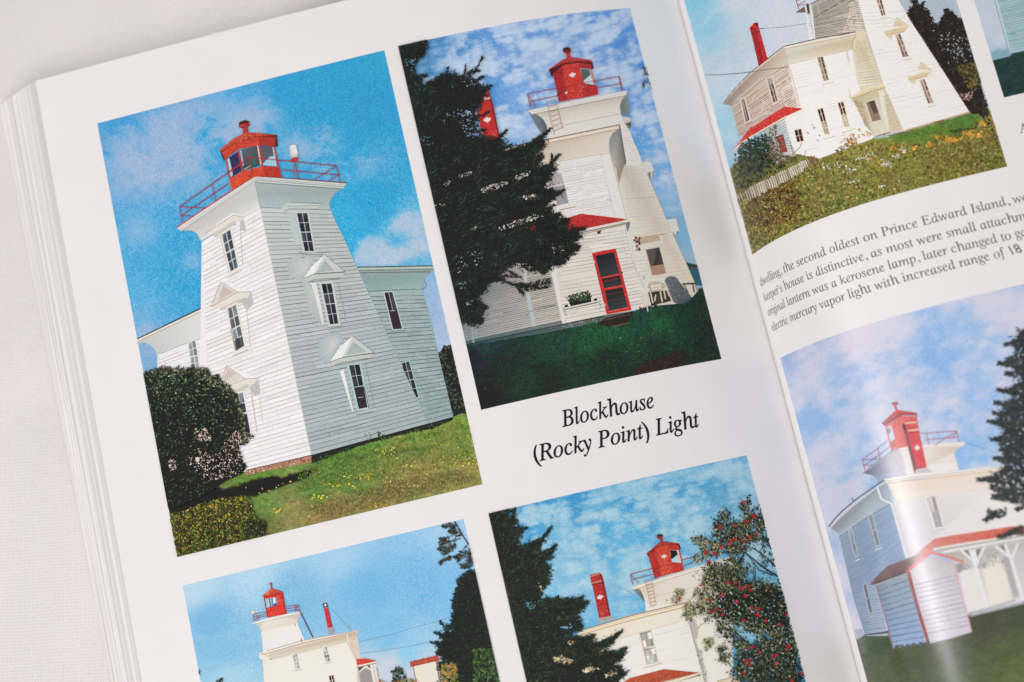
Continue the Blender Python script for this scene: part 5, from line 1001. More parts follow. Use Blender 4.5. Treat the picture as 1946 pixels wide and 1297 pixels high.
L.line(d2(1385, 320, 1410, 400, 1440, 560), .9, Q); L.line(d2(1445, 300, 1465, 390, 1492, 550), .9, Q)
for k in range(8): L.line(d2(1388 + 7 * k, 335 + 33 * k, 1450 + 6 * k, 318 + 33 * k), 1.1, Q)
L.build()

L = D_.layer('printed_tree', 'dark spruce at the left of the printed photo')
PD = [(26, 36, 30), (22, 28, 26), (36, 54, 40), (44, 66, 44), (30, 42, 34), (54, 74, 48)]
SD = [*d1(130, 560, 330, 520, 300, 620, 380, 590, 400, 640, 350, 690, 460, 700, 430, 770, 395, 860, 460, 880, 560, 820, 660, 790, 600, 880, 560, 950, 700, 900, 740, 900, 720, 970, 660, 1010, 690, 1070, 700, 1120, 650, 1150, 690, 1190, 640, 1240),
      *d2(500, 230, 440, 320, 500, 330, 430, 420, 430, 500, 540, 490, 640, 500, 770, 490, 850, 520, 820, 590, 700, 690, 640, 700, 790, 700, 800, 770, 640, 840, 700, 860, 900, 840, 900, 900, 960, 900, 1140, 820, 1080, 910, 960, 960, 1100, 990, 1200, 960, 1190, 1040, 1080, 1100, 1180, 1140, 1200, 1180, 1140, 1265, 1160, 1500, 200, 1500)]
L.poly(SD, (24, 31, 28))
L.feather(SD, 1500, 8, PD, 3.0, asp=.18, ang=-.45, aj=.75)
L.scatter(SD, 4200, 8, PD, .17, ang=-.5, aj=.9, jit=7, spread=50)
L.scatter(SD, 900, 6, [(64, 90, 52), (84, 104, 64), (52, 80, 56)], .17, ang=-.5, aj=.6, holes=lambda p: np.clip(fbm(p, 22, 12, 3, 3) * 3.4 - 1.4, 0, 1))
CR = [(232, 220, 186), (214, 196, 156), (190, 172, 130)]
L.scatter(d2(540, 1040, 620, 1020, 720, 1060, 700, 1090, 560, 1080), 50, 5, CR, .4); L.scatter(d2(820, 1150, 900, 1120, 960, 1140, 900, 1170, 820, 1170), 40, 5, CR, .4); L.scatter(d2(960, 980, 1010, 960, 1040, 990, 970, 1010), 20, 5, CR, .4); L.scatter(d2(1030, 1180, 1150, 1120, 1130, 1190, 1030, 1220), 34, 5, CR, .4); L.scatter(d2(670, 890, 780, 870, 700, 920), 14, 5, CR, .4)
L.scatter(d2(270, 540, 340, 510, 400, 560, 330, 590), 20, 4, [(110, 180, 196), (80, 150, 170)], .4); L.scatter(d2(600, 760, 720, 720, 700, 790), 16, 4, [(130, 190, 214)], .4); L.scatter(d2(400, 330, 440, 400, 440, 440), 8, 4, CR, .4)
L.line(d2(60, 220, 120, 420, 130, 520), 1.6, (90, 66, 50))
for p, w0, w1, n in ((d1(300, 560, 390, 530), 4, 2, 20), (d1(330, 640, 372, 580, 385, 510), 5, .8, 40), (d1(340, 780, 430, 740, 495, 695), 8, 1, 40), (d1(440, 900, 600, 840, 670, 760, 722, 685), 9, .8, 90), (d1(560, 960, 690, 920, 765, 855), 10, .8, 70), (d1(600, 1050, 700, 1060), 6, 2, 30), (d1(600, 1120, 690, 1110), 6, 2, 24), (d1(600, 1200, 700, 1190), 6, 2, 24),
                     (d2(500, 540, 600, 470), 8, 2, 30), (d2(640, 560, 740, 520, 825, 470), 10, 1, 60), (d2(680, 600, 800, 550, 862, 515), 9, 1, 50), (d2(640, 700, 730, 690, 790, 660), 6, 1, 30), (d2(700, 800, 810, 760), 7, 2, 30), (d2(700, 880, 840, 870, 935, 820), 9, 1, 50), (d2(860, 960, 1040, 900, 1185, 785), 10, .8, 90), (d2(940, 1000, 1110, 985), 7, 2, 30), (d2(900, 1060, 1100, 1040, 1222, 945), 12, .8, 90), (d2(1100, 1040, 1180, 945), 4, .6, 14), (d2(1000, 1150, 1190, 1150), 8, 3, 36), (d2(1000, 1240, 1150, 1220, 1240, 1155), 9, .8, 50)):
    L.bough(p, w0, w1, PD, int(n * 1.4), 7)
L.build()

L = D_.layer('printed_rowan_tree', 'rowan tree with clusters of red berries')
BK = (52, 40, 38)
for v, w, w2 in ((d4(940, 740, 1100, 890, 1200, 960), 2, 3), (d4(1100, 780, 1240, 820, 1320, 900, 1400, 1000), 2, 4), (d4(1130, 360, 1280, 385, 1430, 388), 1.4, 2), (d4(1280, 390, 1180, 500), 1, 1.6), (d3(1230, 920, 1400, 1060, 1540, 1150), 2, 3), (d3(1300, 880, 1420, 960, 1520, 1060), 1.6, 2.4), (d3(1370, 740, 1450, 820, 1480, 900), 1.4, 2), (d3(1250, 930, 1370, 1090, 1500, 1140), 1, 2), (d3(1330, 1020, 1340, 1200), 1, 1.2), (d3(1360, 930, 1410, 880, 1400, 800), 1, 1.4), (d4(1210, 820, 1240, 920), 1, 2), (d4(1170, 200, 1190, 380), 1, 1.2), (d3(1270, 560, 1260, 440), 1, .8), (d3(960, 930, 1100, 930, 1230, 920), 1.2, 2), (d4(1480, 700, 1530, 900), 1.4, 2)):
    L.line(v, w, BK, w2)
LF_ = [(44, 58, 42), (32, 40, 34), (66, 80, 54), (92, 100, 68), (26, 30, 28), (130, 132, 96), (40, 50, 40), (30, 34, 31)]
LB = [(172, 166, 124), (150, 146, 104), (120, 124, 84), (196, 190, 152)]
blobs = [(d3, 1225, 500, 30, 40, 40), (d3, 1270, 470, 20, 50, 26), (d3, 1345, 520, 20, 16, 10), (d3, 1290, 600, 60, 60, 90), (d3, 1390, 600, 25, 60, 40), (d3, 1050, 590, 45, 50, 70), (d3, 1000, 690, 55, 60, 110), (d3, 1120, 700, 70, 60, 90), (d3, 1230, 690, 60, 50, 90), (d3, 1380, 680, 50, 60, 80), (d3, 1100, 800, 110, 60, 230), (d3, 1280, 790, 70, 60, 140), (d3, 840, 830, 60, 50, 90), (d3, 760, 800, 20, 14, 8), (d3, 970, 880, 60, 50, 90), (d3, 880, 930, 40, 50, 60), (d3, 1150, 900, 110, 40, 150), (d3, 1420, 800, 50, 60, 60), (d3, 1440, 1000, 70, 70, 40),
         (d4, 800, 250, 90, 80, 240), (d4, 1000, 230, 110, 110, 330), (d4, 760, 350, 60, 60, 90), (d4, 950, 420, 140, 130, 520), (d4, 1150, 470, 130, 120, 420), (d4, 1320, 420, 100, 80, 260), (d4, 720, 500, 70, 80, 150), (d4, 600, 590, 60, 60, 120), (d4, 570, 660, 40, 30, 40), (d4, 860, 600, 120, 80, 280), (d4, 1050, 640, 140, 110, 360), (d4, 1280, 620, 130, 120, 420), (d4, 1430, 600, 70, 120, 240), (d4, 1230, 760, 140, 60, 200), (d4, 1420, 800, 100, 100, 280), (d4, 760, 890, 40, 40, 50), (d4, 740, 950, 30, 30, 20), (d4, 870, 770, 50, 60, 60), (d4, 960, 830, 60, 50, 60), (d4, 880, 960, 40, 40, 46), (d4, 890, 1040, 40, 40, 50), (d4, 1050, 920, 70, 60, 110), (d4, 1300, 940, 150, 70, 260), (d4, 1150, 1050, 140, 90, 360), (d4, 1350, 1080, 150, 100, 420), (d4, 1500, 1000, 70, 110, 260), (d4, 1200, 1190, 160, 80, 360), (d4, 1480, 1200, 120, 90, 300), (d4, 1060, 1150, 60, 70, 90), (d4, 1520, 880, 40, 90, 90), (d4, 480, 450, 30, 40, 30), (d4, 460, 500, 40, 30, 30), (d4, 520, 430, 10, 30, 10), (d4, 660, 150, 40, 20, 20), (d4, 650, 110, 30, 30, 20), (d4, 640, 440, 30, 40, 26), (d4, 970, 1170, 20, 30, 10)]
for f_, x, y, rx, ry, k in blobs:
    k = int(k * 1.5); q = np.array(f_(*np.stack([rng.normal(x, rx * .62, k), rng.normal(y, ry * .62, k)], -1).ravel()))
    light = .5 if (f_ is d4 and x < 800) else (.28 if f_ is d3 and x < 1000 else .06)
    u = rng.random(k); L.leaves(q[u > light], 5.6, LF_, .36, jit=9, spread=6)
    if (u <= light).any(): L.leaves(q[u <= light], 4.6, LB, .4, jit=9, spread=6)
L.scatter(d4(840, 480, 1240, 400, 1460, 440, 1500, 760, 1100, 700, 860, 680), 900, 6, [(24, 32, 30), (34, 48, 42), (40, 58, 50), (28, 36, 32)], .36, jit=6)
L.scatter(d4(1000, 1000, 1560, 940, 1640, 1265, 1640, 1500, 1020, 1500, 1060, 1200), 1500, 6, [(30, 38, 34), (44, 58, 50), (54, 66, 56), (24, 30, 28), (70, 82, 70)], .36, jit=7)
L.scatter(d4(740, 560, 1000, 420, 1500, 560, 1560, 1200, 1100, 1200), 170, 3.4, [(130, 190, 206), (150, 196, 206), (176, 200, 196)], .5)
BE = [(870, 20), (730, 70), (815, 85), (760, 160), (1000, 345), (920, 345), (1050, 402), (1100, 385), (880, 455), (1100, 465), (1015, 525), (1155, 580), (1215, 590), (1220, 650), (1200, 640), (895, 640), (1070, 690), (1285, 700), (770, 610), (755, 500), (835, 600), (1480, 955), (1490, 930), (1110, 950), (1155, 940), (1230, 990), (1145, 1060), (1375, 1090), (1130, 1110), (1085, 1075), (1085, 1185), (1525, 1240), (1610, 1180), (485, 495), (690, 365), (1475, 640), (1330, 1030), (1375, 1020), (1145, 408), (1400, 740)]
for i, (x, y) in enumerate(BE):
    q = np.array(d4(*np.stack([rng.normal(x, 12, 10), rng.normal(y, 9, 10)], -1).ravel())); L.leaves(q, 3.6, [(186, 34, 42), (176, 28, 38), (214, 56, 58), (132, 24, 32)], .7, jit=8, spread=4)
for x, y, s in ((1225, 470, 14), (1000, 690, 20), (1260, 640, 18), (1090, 840, 26), (1140, 810, 22), (1215, 820, 20), (1285, 790, 20), (960, 940, 18), (870, 930, 12), (1020, 880, 14), (1320, 590, 20), (1330, 760, 14), (905, 1018, 16), (1150, 680, 10)):
    q = np.array(d3(*np.stack([rng.normal(x, s * .6, 12), rng.normal(y, s * .5, 12)], -1).ravel())); L.leaves(q, 3.6, [(186, 38, 44), (176, 32, 40), (212, 60, 58), (130, 26, 34)], .7, jit=8, spread=4)
L.build()
# ================================================================== photograph E: right page, house with chimney, fence and weeds
E_ = Photo('printed photo of a white lighthouse and house behind a picket fence and wild weeds', 'R', 5.13, 99.76, 146.0, 41.2)
P = E_.P
E_.c = E_.field([(1305, 5, 130, 200, 228), (1330, 30, 150, 204, 226), (1400, 20, 200, 212, 224), (1480, 40, 208, 214, 224), (1420, 90, 196, 210, 222), (1345, 130, 190, 210, 224), (1380, 150, 196, 216, 228), (1370, 200, 176, 212, 230), (1390, 250, 160, 206, 226), (1395, 300, 150, 196, 218), (1500, 60, 206, 214, 224), (1780, 20, 180, 194, 206), (1820, 60, 190, 200, 210), (1830, 100, 186, 196, 206), (1440, 110, 206, 216, 226)], warp=20)
n = fbm(P, 60, 26, 4, 2, ang=-.7)
E_.mix(ss(.5, .75, n) * .35, (216, 220, 228)); E_.mix(ss(.55, .3, n) * ss(1430, 1330, P[..., 0]) * .4, (140, 200, 226))
low = [*e3(60, 880, 140, 690, 240, 590, 700, 500, 860, 540, 960, 580, 1200, 510, 1430, 410, 1600, 390), *e4(850, 345, 1445, 165, 1700, 130), (1960, 230), (1960, 420), (1400, 520)]
lm = E_.area(low, 2, 3)
keep = E_.c.copy()
E_.c = E_.field([(1410, 400, 104, 98, 56), (1450, 400, 120, 108, 58), (1480, 430, 128, 110, 60), (1520, 400, 116, 112, 60), (1560, 360, 124, 122, 62), (1600, 330, 138, 136, 70), (1650, 300, 150, 150, 74), (1700, 290, 140, 140, 70), (1720, 250, 104, 138, 62), (1760, 235, 98, 140, 64), (1820, 225, 94, 136, 62), (1780, 260, 120, 128, 56),
                (1640, 360, 120, 132, 64), (1700, 340, 130, 132, 66), (1770, 320, 128, 124, 60), (1840, 290, 130, 116, 56), (1890, 260, 140, 124, 60), (1880, 300, 106, 118, 58), (1435, 470, 124, 130, 70), (1480, 450, 130, 122, 64), (1560, 410, 126, 122, 62), (1600, 400, 110, 128, 62)], warp=26)
n3 = fbm(P, 9, 6, 3, 2); n4 = fbm(P, 3, 3, 2, 4)
E_.c *= (.62 + .44 * n3 + .32 * n4)[..., None]
E_.mix(E_.area(e4(1250, 340, 1500, 300, 1510, 320, 1290, 360), 3, 3) * .6, (44, 62, 34))
gr = E_.c; E_.c = keep * (1 - lm)[..., None] + gr * lm[..., None]
E_.c += ((fbm(P, 2.6, 2.6, 2, 7) - .5) * 14)[..., None]
E_.build()
L = E_.layer('printed_tree', 'two dark conifers beyond the white tower')
TT = [*e2(860, 150, 890, 90, 925, 60, 915, 15, 945, 10, 960, 50, 1005, 40, 1010, 90, 1060, 110, 1070, 160, 1098, 180, 1085, 220, 1150, 240, 1190, 200, 1185, 165, 1225, 150, 1215, 95, 1240, 100, 1290, 130, 1330, 180, 1380, 190, 1395, 230, 1370, 260, 1410, 290, 1440, 400), (1900, 290), (1880, 240), *e2(1545, 1070, 1440, 1045, 1000, 340)]
L.poly(TT, (48, 40, 38))
L.scatter(TT, 1300, 6, [(40, 34, 33), (54, 46, 42), (66, 60, 48), (34, 30, 30), (60, 62, 50)], .34, ang=.3, aj=.8, jit=6)
ed = np.array(TT[:26]); tt = rng.random(330) * (len(ed) - 1); ii = tt.astype(int); L.leaves(ed[ii] + (ed[ii + 1] - ed[ii]) * (tt - ii)[:, None] + rng.normal(0, 2.2, (330, 2)), 7, [(48, 40, 38), (40, 34, 33), (60, 54, 46)], .32, ang=-.1, aj=.9, jit=5)
L.scatter(e2(1330, 610, 1500, 580, 1560, 760, 1470, 860, 1380, 740), 150, 7, [(110, 100, 60), (90, 86, 54), (126, 112, 66), (70, 66, 48)], .5, jit=8)
L.scatter(e2(1350, 870, 1480, 850, 1460, 920, 1380, 930), 40, 5, [(176, 150, 136), (140, 110, 100), (190, 170, 156)], .5)
L.scatter(e2(1100, 280, 1440, 260, 1460, 560, 1250, 600), 90, 4, [(176, 186, 192), (140, 146, 150), (190, 196, 200)], .4)
L.scatter(e2(1450, 960, 1600, 900, 1610, 1040, 1550, 1070), 90, 6, [(50, 54, 42), (34, 34, 30), (70, 70, 50)], .4)
for p, w0, w1, n in ((e2(900, 140, 1010, 120, 1070, 160), 5, 2, 30), (e2(960, 60, 930, 10), 3, .8, 14), (e2(1000, 220, 1095, 200), 6, 2, 24), (e2(1230, 150, 1220, 90), 2, .8, 12), (e2(1230, 180, 1330, 180, 1395, 230), 5, 2, 36), (e2(1230, 200, 1170, 210), 4, 2, 16), (e2(1260, 140, 1330, 175), 4, 1, 16), (e2(1300, 280, 1400, 300), 5, 2, 18), (e2(930, 70, 895, 100), 4, 2, 14)):
    L.bough(p, w0, w1, [(40, 36, 34), (54, 50, 42), (34, 30, 30)], n, 6)
L.build()
L = E_.layer('printed_lighthouse', 'white lighthouse and joined house with a red chimney')
WE = (242, 240, 236)
L.line(e1(800, 266, 1000, 255, 1228, 220), .9, (150, 150, 150)); L.line(e1(800, 266, 835, 266), 1.4, (90, 86, 90))
# gallery end and downpipe at the top
L.poly(e1(1140, 120, 1215, 65, 1225, 118), (120, 110, 100)); L.line(e1(1135, 118, 1222, 60), 1.4, (110, 70, 60)); L.line(e1(1130, 0, 1160, 90), 1.2, (150, 50, 56)); L.line(e1(1150, 50, 1220, 10), 1.1, (150, 50, 56)); L.line(e1(1130, 10, 1240, -20), 1.1, (150, 50, 56)); L.line(e1(1155, 55, 1215, 42), 1.1, (150, 60, 60)); L.poly(e1(1225, 40, 1250, 36, 1262, 135, 1240, 120), (90, 74, 66))
L.poly(e1(1212, 60, 1225, 55, 1300, 362, 1256, 372, 1226, 150), (232, 230, 228)); L.scatter(e1(1225, 100, 1245, 100, 1290, 350, 1262, 360), 16, 3, [(176, 160, 150), (150, 136, 130)], .4, ang=.4, aj=.2)
# shaded tower side
L.poly([*e1(1268, 40, 1330, 8, 1600, -130, 1640, -160, 1700, 0, 1792, 322, 1700, 310, 1680, 298, 1305, 362)], None, [(176, 174, 168)] * 5 + [(196, 192, 180), (214, 208, 194), (206, 200, 184), (196, 190, 176), (168, 172, 170)])
L.sid(e1(1290, 60)[0], e1(1650, -110)[0], e1(1790, 320)[0], e1(1305, 362)[0], 24, (136, 126, 112), 1.3, .3, .04); L.line(e1(1268, 40, 1330, 8, 1560, -110), 1.6, (130, 84, 76)); L.line(e1(1300, 165, 1590, 0), 1.2, (96, 84, 76))
L.poly(e1(1640, 30, 1700, 0, 1790, 320, 1700, 300, 1560, 305, 1610, 180), None, [(222, 216, 202)] * 6); L.sid(e1(1640, 30)[0], e1(1700, 0)[0], e1(1785, 310)[0], e1(1570, 300)[0], 14, (176, 160, 140), 1.2, .3)
L.line(e1(1270, 45, 1308, 362), 2.2, (236, 232, 230))
# bright tower front
L.poly([*e2(340, -160, 700, -160, 785, 0, 868, 148, 1240, 720, 1446, 1042, 1100, 1130, 835, 1215, 650, 800, 500, 330, 410, 0)], WE)
L.sid(e2(420, 20)[0], e2(800, 20)[0], e2(1440, 1035)[0], e2(820, 1190)[0], 34, (232, 226, 220), .9, .4, .3)
L.line(e2(868, 148, 1240, 720, 1446, 1042), 1.3, (120, 50, 56))
# recessed side wall
L.poly([*e2(300, 480, 400, 300, 480, 300, 640, 780, 700, 900, 820, 1215, 560, 1262, 430, 1060, 330, 900)], (224, 214, 188))
L.poly([*e2(360, 462, 395, 380, 480, 320, 640, 780, 420, 800), *e2(400, 690)], None, [(222, 212, 184), (214, 202, 174), (226, 216, 190), (230, 222, 200), (238, 234, 222), (232, 226, 210)]); L.sid(e2(390, 400)[0], e2(490, 335)[0], e2(640, 780)[0], e2(420, 800)[0], 17, (206, 186, 150), 1.1, .3)
L.line(e2(480, 325, 640, 780, 820, 1215), 2.4, (214, 202, 176))
# house walls
L.poly([*e1(1060, 590, 1650, 455, 1700, 770, 1790, 1000, 1946, 1150), *e4(520, 330, 560, 390), *e3(1440, 415, 960, 595, 900, 580, 800, 560, 700, 470), *e1(1020, 1080, 1190, 1010, 1150, 980)], WE)
L.sid(e1(1090, 600)[0], e1(1640, 470)[0], e3(1430, 400)[0], e3(860, 540)[0], 30, (234, 230, 224), .9, .4, .3)
L.poly(e1(535, 985, 800, 750, 1065, 590, 1100, 700, 1180, 1000, 1010, 988, 860, 1080, 640, 1262, 605, 1262), None, [(196, 176, 156), (210, 192, 172), (222, 214, 202), (224, 206, 190), (232, 216, 206), (224, 206, 194), (214, 200, 186), (196, 186, 172), (190, 182, 170)])
L.sid(e1(545, 1000)[0], e1(1060, 605)[0], e1(1150, 990)[0], e1(610, 1265)[0], 19, (172, 138, 124), 1.4, .3, .03, face=[(214, 198, 182), (228, 216, 202), (226, 212, 200), (208, 194, 180)], tone=4)
L.poly(e1(1045, 600, 1075, 592, 1185, 995, 1150, 1000), (232, 226, 216))
L.poly(e1(462, 968, 560, 840, 720, 690, 870, 570, 1028, 448, 1058, 520, 1070, 598, 800, 740, 560, 950, 540, 985, 500, 968), None, [(150, 130, 116), (176, 156, 138), (190, 166, 146), (196, 170, 150), (206, 184, 164), (206, 196, 178), (216, 204, 188), (210, 188, 168), (190, 168, 148), (170, 150, 132), (150, 136, 124)])
L.line(e1(570, 960, 800, 760, 1065, 600), 1.3, (176, 128, 110))
L.poly(e1(1028, 448, 1690, 318, 1660, 380, 1645, 462, 1072, 596, 1050, 520), None, [(222, 214, 194), (226, 218, 196), (206, 188, 154), (220, 208, 180), (226, 222, 206), (206, 206, 194)])
L.line(e1(1080, 596, 1645, 460), 1.2, (206, 184, 156)); L.line(e1(1690, 320, 1660, 380, 1648, 460), 1.2, (176, 146, 104))
L.line(e1(462, 966, 540, 860, 640, 755, 720, 680, 870, 560, 1020, 440), 2.4, (226, 216, 204)); L.line(e1(460, 964, 540, 852, 720, 668, 870, 548, 1020, 432, 1350, 355, 1685, 298), 1.5, (92, 70, 62)); L.line(e1(1020, 444, 1350, 372, 1690, 312), 2.6, (240, 234, 218)); L.line(e1(1028, 456, 1690, 322), 1.1, (190, 166, 130))
L.line(e1(500, 970, 520, 1020, 540, 1025), 1.4, (214, 214, 214)); L.line(e1(505, 985, 525, 1028), .8, (110, 110, 110))
L.line(e1(290, 694, 420, 694, 600, 680, 720, 668, 900, 640, 1070, 620), 1.5, (130, 120, 112))
# windows
for q, r in ((e1(866, 735, 905, 714, 965, 935, 926, 952), 4), (e1(625, 926, 655, 910, 704, 1112, 670, 1130), 2)):
    L.win(q, 2, r, (104, 88, 84), (226, 214, 202), .8, 2.6, 1.5)
L.poly(e1(626, 930, 655, 912, 672, 1000, 645, 1015), (168, 156, 148)); L.poly(e1(868, 738, 905, 716, 918, 775, 880, 792), (176, 166, 158)); L.line(e1(905, 995, 990, 945), 1.6, (186, 110, 92)); L.line(e1(670, 1165, 730, 1125), 1.6, (190, 120, 100))
DG = (92, 72, 66)
for q in ((0, 0),): pass
for q, rr in ((e2(35, 532, 86, 526, 140, 740, 96, 750), 4), (e2(36, 1016, 86, 1002, 146, 1240, 106, 1242), 4), (e2(226, 956, 274, 942, 330, 1168, 290, 1172), 4)):
    L.win(q, 2, rr, (120, 104, 92), (238, 226, 204), 1.1, 1.4, 1.6)
L.poly(e2(40, 1020, 84, 1006, 114, 1120, 74, 1132), (60, 36, 36)); L.poly(e2(228, 960, 272, 946, 298, 1050, 258, 1064), (84, 44, 40)); L.poly(e2(80, 1150, 118, 1140, 140, 1235, 112, 1238), (186, 172, 150)); L.poly(e2(264, 1076, 304, 1066, 326, 1165, 294, 1168), (206, 196, 168))
for v in ((40, 1066, 100, 1050), (60, 1010, 96, 1130), (74, 1134, 122, 1120), (228, 1005, 285, 990), (248, 950, 282, 1064), (258, 1070, 310, 1056), (88, 1190, 132, 1178), (275, 1120, 318, 1108)): L.line(e2(*v), 1.2, (240, 228, 206))
for v in ((88, 786, 188, 760), (96, 1292, 200, 1262), (280, 1226, 382, 1194)): L.line(e2(*v), 1.2, (206, 166, 140))
for q in (e2(560, -60, 610, -70, 664, 140, 632, 148), e2(756, 322, 800, 316, 876, 522, 826, 530), e2(980, 742, 1026, 736, 1106, 950, 1060, 960)):
    L.win(q, 2, 4, (136, 112, 104), (236, 226, 210), 1.1, 1.6, 1.7)
for v in ((630, 176, 710, 164), (830, 560, 910, 546), (1050, 996, 1138, 976)): L.line(e2(*v), 1.1, (206, 176, 150))
for t, i, v in ((e2(770, 165, 880, 248, 735, 252), e2(775, 195, 835, 240, 745, 246), e2(648, 300, 760, 262, 880, 250, 840, 296, 700, 322, 668, 322)), (e2(990, 575, 1098, 662, 965, 640), e2(998, 605, 1055, 648, 980, 636), e2(865, 722, 990, 676, 1098, 662, 1050, 706, 920, 742, 880, 738))):
    L.poly(t, (230, 218, 190)); L.poly(i, (222, 206, 176)); L.poly(v, (222, 204, 164)); L.line([v[0], v[1], v[2]], 2.0, (240, 230, 206)); L.line([v[5], v[4], v[3]], 1.1, (190, 160, 116)); L.line([t[0], t[1]], 1.0, (206, 176, 136)); L.line([t[0], t[2]], .9, (214, 190, 156))
L.poly(e2(655, 310, 735, 325, 720, 370, 690, 350), (226, 210, 180)); L.poly(e2(870, 735, 950, 745, 935, 790, 905, 770), (226, 210, 180))
# porch and door
L.poly(e2(350, 905, 650, 815, 720, 960, 830, 1215, 640, 1255, 580, 1265, 500, 1190, 440, 1060), None, [(196, 180, 146), (216, 206, 178), (214, 202, 172), (222, 212, 188), (226, 220, 200), (222, 216, 198), (216, 208, 186), (206, 194, 166)])
L.sid(e2(360, 920)[0], e2(440, 920)[0], e2(540, 1230)[0], e2(480, 1170)[0], 16, (166, 146, 116), 1.3); L.sid(e2(640, 880)[0], e2(690, 860)[0], e2(820, 1210)[0], e2(720, 1225)[0], 18, (186, 162, 122), 1.2)
L.poly(e2(600, 850, 650, 835, 700, 1215, 660, 1225), (232, 228, 216)); L.poly(e2(470, 945, 580, 912, 690, 1225, 580, 1262), (220, 216, 196)); L.poly(e2(488, 950, 565, 926, 624, 1106, 546, 1126), (150, 126, 110)); L.poly(e2(505, 945, 560, 930, 600, 1045, 560, 1055), (96, 80, 74)); L.line(e2(488, 950, 546, 1126, 624, 1106), 1.1, (150, 110, 70))
L.poly(e2(344, 908, 430, 855, 540, 812, 655, 790, 662, 815, 560, 838, 450, 880, 385, 905), (228, 214, 178)); L.line(e2(344, 896, 430, 846, 540, 806, 655, 786), 1.8, (240, 232, 206)); L.line(e2(350, 908, 390, 905, 460, 878, 560, 838, 660, 814), 1.2, (176, 146, 96)); L.poly(e2(400, 900, 440, 900, 455, 945, 425, 950), (206, 190, 156)); L.poly(e2(560, 850, 590, 850, 600, 900), (206, 190, 156))
L.line(e4(580, 388, 710, 350), 1.6, (110, 74, 50)); L.line(e4(700, 385, 800, 355, 850, 345), 2.0, (140, 96, 70)); L.line(e4(850, 335, 1130, 255, 1445, 165), 3.0, (196, 160, 136)); L.line(e4(1110, 262, 1210, 238), 1.6, (110, 60, 44)); L.line(e4(820, 355, 880, 365), 2.4, (130, 80, 60))
L.line(e4(40, 600, 300, 505, 520, 425), 1.2, (206, 160, 120))
# lean-to wall and its red roof
L.poly(e3(420, 330, 640, 215, 660, 330, 740, 560, 560, 640, 540, 420), None, [(170, 180, 180), (214, 222, 222), (206, 216, 216), (206, 210, 206), (180, 186, 184), (176, 186, 186)]); L.sid(e3(540, 290)[0], e3(640, 225)[0], e3(720, 520)[0], e3(640, 520)[0], 12, (140, 150, 150), 1.1)
L.poly(e3(636, 215, 800, 150, 850, 560, 740, 550), (240, 238, 236)); L.poly(e3(572, 390, 625, 365, 668, 530, 600, 540), (150, 72, 62)); L.line(e3(574, 392, 626, 366), 1.4, (96, 44, 40)); L.poly(e3(165, 540, 230, 490, 235, 620, 190, 640), (186, 204, 216))
L.win(e3(730, 332, 790, 318, 815, 428, 756, 440), 2, 2, (66, 40, 38), (236, 224, 210), 1.3, 1.4, 1.3)
L.poly(e3(160, 522, 205, 455, 260, 385, 330, 300, 480, 205, 625, 112, 802, 130, 800, 142, 640, 205, 500, 285, 380, 355, 262, 425, 190, 500), None, [(206, 60, 56)] * 4 + [(214, 56, 50)] * 3 + [(206, 52, 48)] * 5)
L.scatter(e3(175, 500, 330, 310, 625, 120, 780, 135, 500, 280, 262, 420), 160, 3.6, [(226, 100, 86), (190, 44, 44), (222, 84, 66)], .45, jit=8)
L.line(e3(165, 526, 262, 432, 380, 362, 500, 290, 640, 212, 800, 142), 2.2, (240, 226, 210)); L.line(e3(340, 300, 480, 208, 620, 118), 1.4, (196, 182, 172)); L.line(e3(395, 365, 510, 295, 650, 218), 1.0, (150, 130, 96))
# chimney
L.poly(e1(704, 258, 740, 216, 778, 210, 800, 290, 836, 420, 866, 530, 882, 545, 790, 612, 782, 590, 790, 580, 722, 320), (192, 40, 50)); L.poly(e1(704, 260, 756, 250, 775, 330, 830, 535, 790, 612, 784, 590, 722, 322), (160, 34, 46)); L.poly(e1(752, 222, 778, 210, 784, 245, 766, 238), (70, 30, 36)); L.line(e1(706, 256, 742, 217), 1.3, (226, 190, 170)); L.line(e1(718, 322, 770, 300, 800, 288), 1.3, (110, 24, 36)); L.line(e1(790, 605, 880, 540), 1.2, (120, 30, 40))
for x, y in ((890, 270), (905, 300), (960, 378), (940, 420), (850, 350)): L.leaves(np.array(e3(x, y, x + 8, y + 10)), 4, [(170, 120, 104), (150, 110, 90)], .5)
L.build()
L = E_.layer('printed_bush', 'green bush and bare sapling beside the house')
L.scatter(e3(165, 640, 180, 560, 250, 440, 350, 380, 450, 370, 530, 400, 570, 520, 660, 560, 760, 580, 520, 740, 300, 850, 200, 880, 150, 740), 820, 6, [(56, 64, 46), (44, 52, 40), (78, 84, 58), (96, 104, 78), (36, 42, 36), (110, 116, 96), (60, 72, 66)], .42, jit=10)
L.scatter(e3(210, 520, 350, 400, 520, 420, 520, 640, 300, 760, 220, 700), 560, 6, [(40, 50, 40), (54, 68, 48), (74, 86, 60), (34, 40, 36)], .42, jit=8)
L.scatter(e3(500, 320, 560, 280, 580, 420, 640, 560, 760, 590, 560, 660, 500, 560), 240, 5, [(130, 104, 76), (150, 120, 96), (100, 84, 62), (84, 80, 56)], .4, jit=10)
for v in ((600, 600, 560, 420, 545, 290), (720, 560, 690, 430), (700, 570, 780, 490, 800, 440), (740, 580, 820, 570, 842, 510), (560, 420, 520, 350), (600, 560, 640, 440)): L.line(e3(*v), 1.3, (140, 104, 84), .8)
L.scatter(e3(850, 580, 930, 560, 950, 640, 870, 650), 40, 5, [(150, 110, 84), (120, 86, 66), (176, 140, 110)], .5)
L.build()
L = E_.layer('printed_fence', 'white picket fence among the weeds')
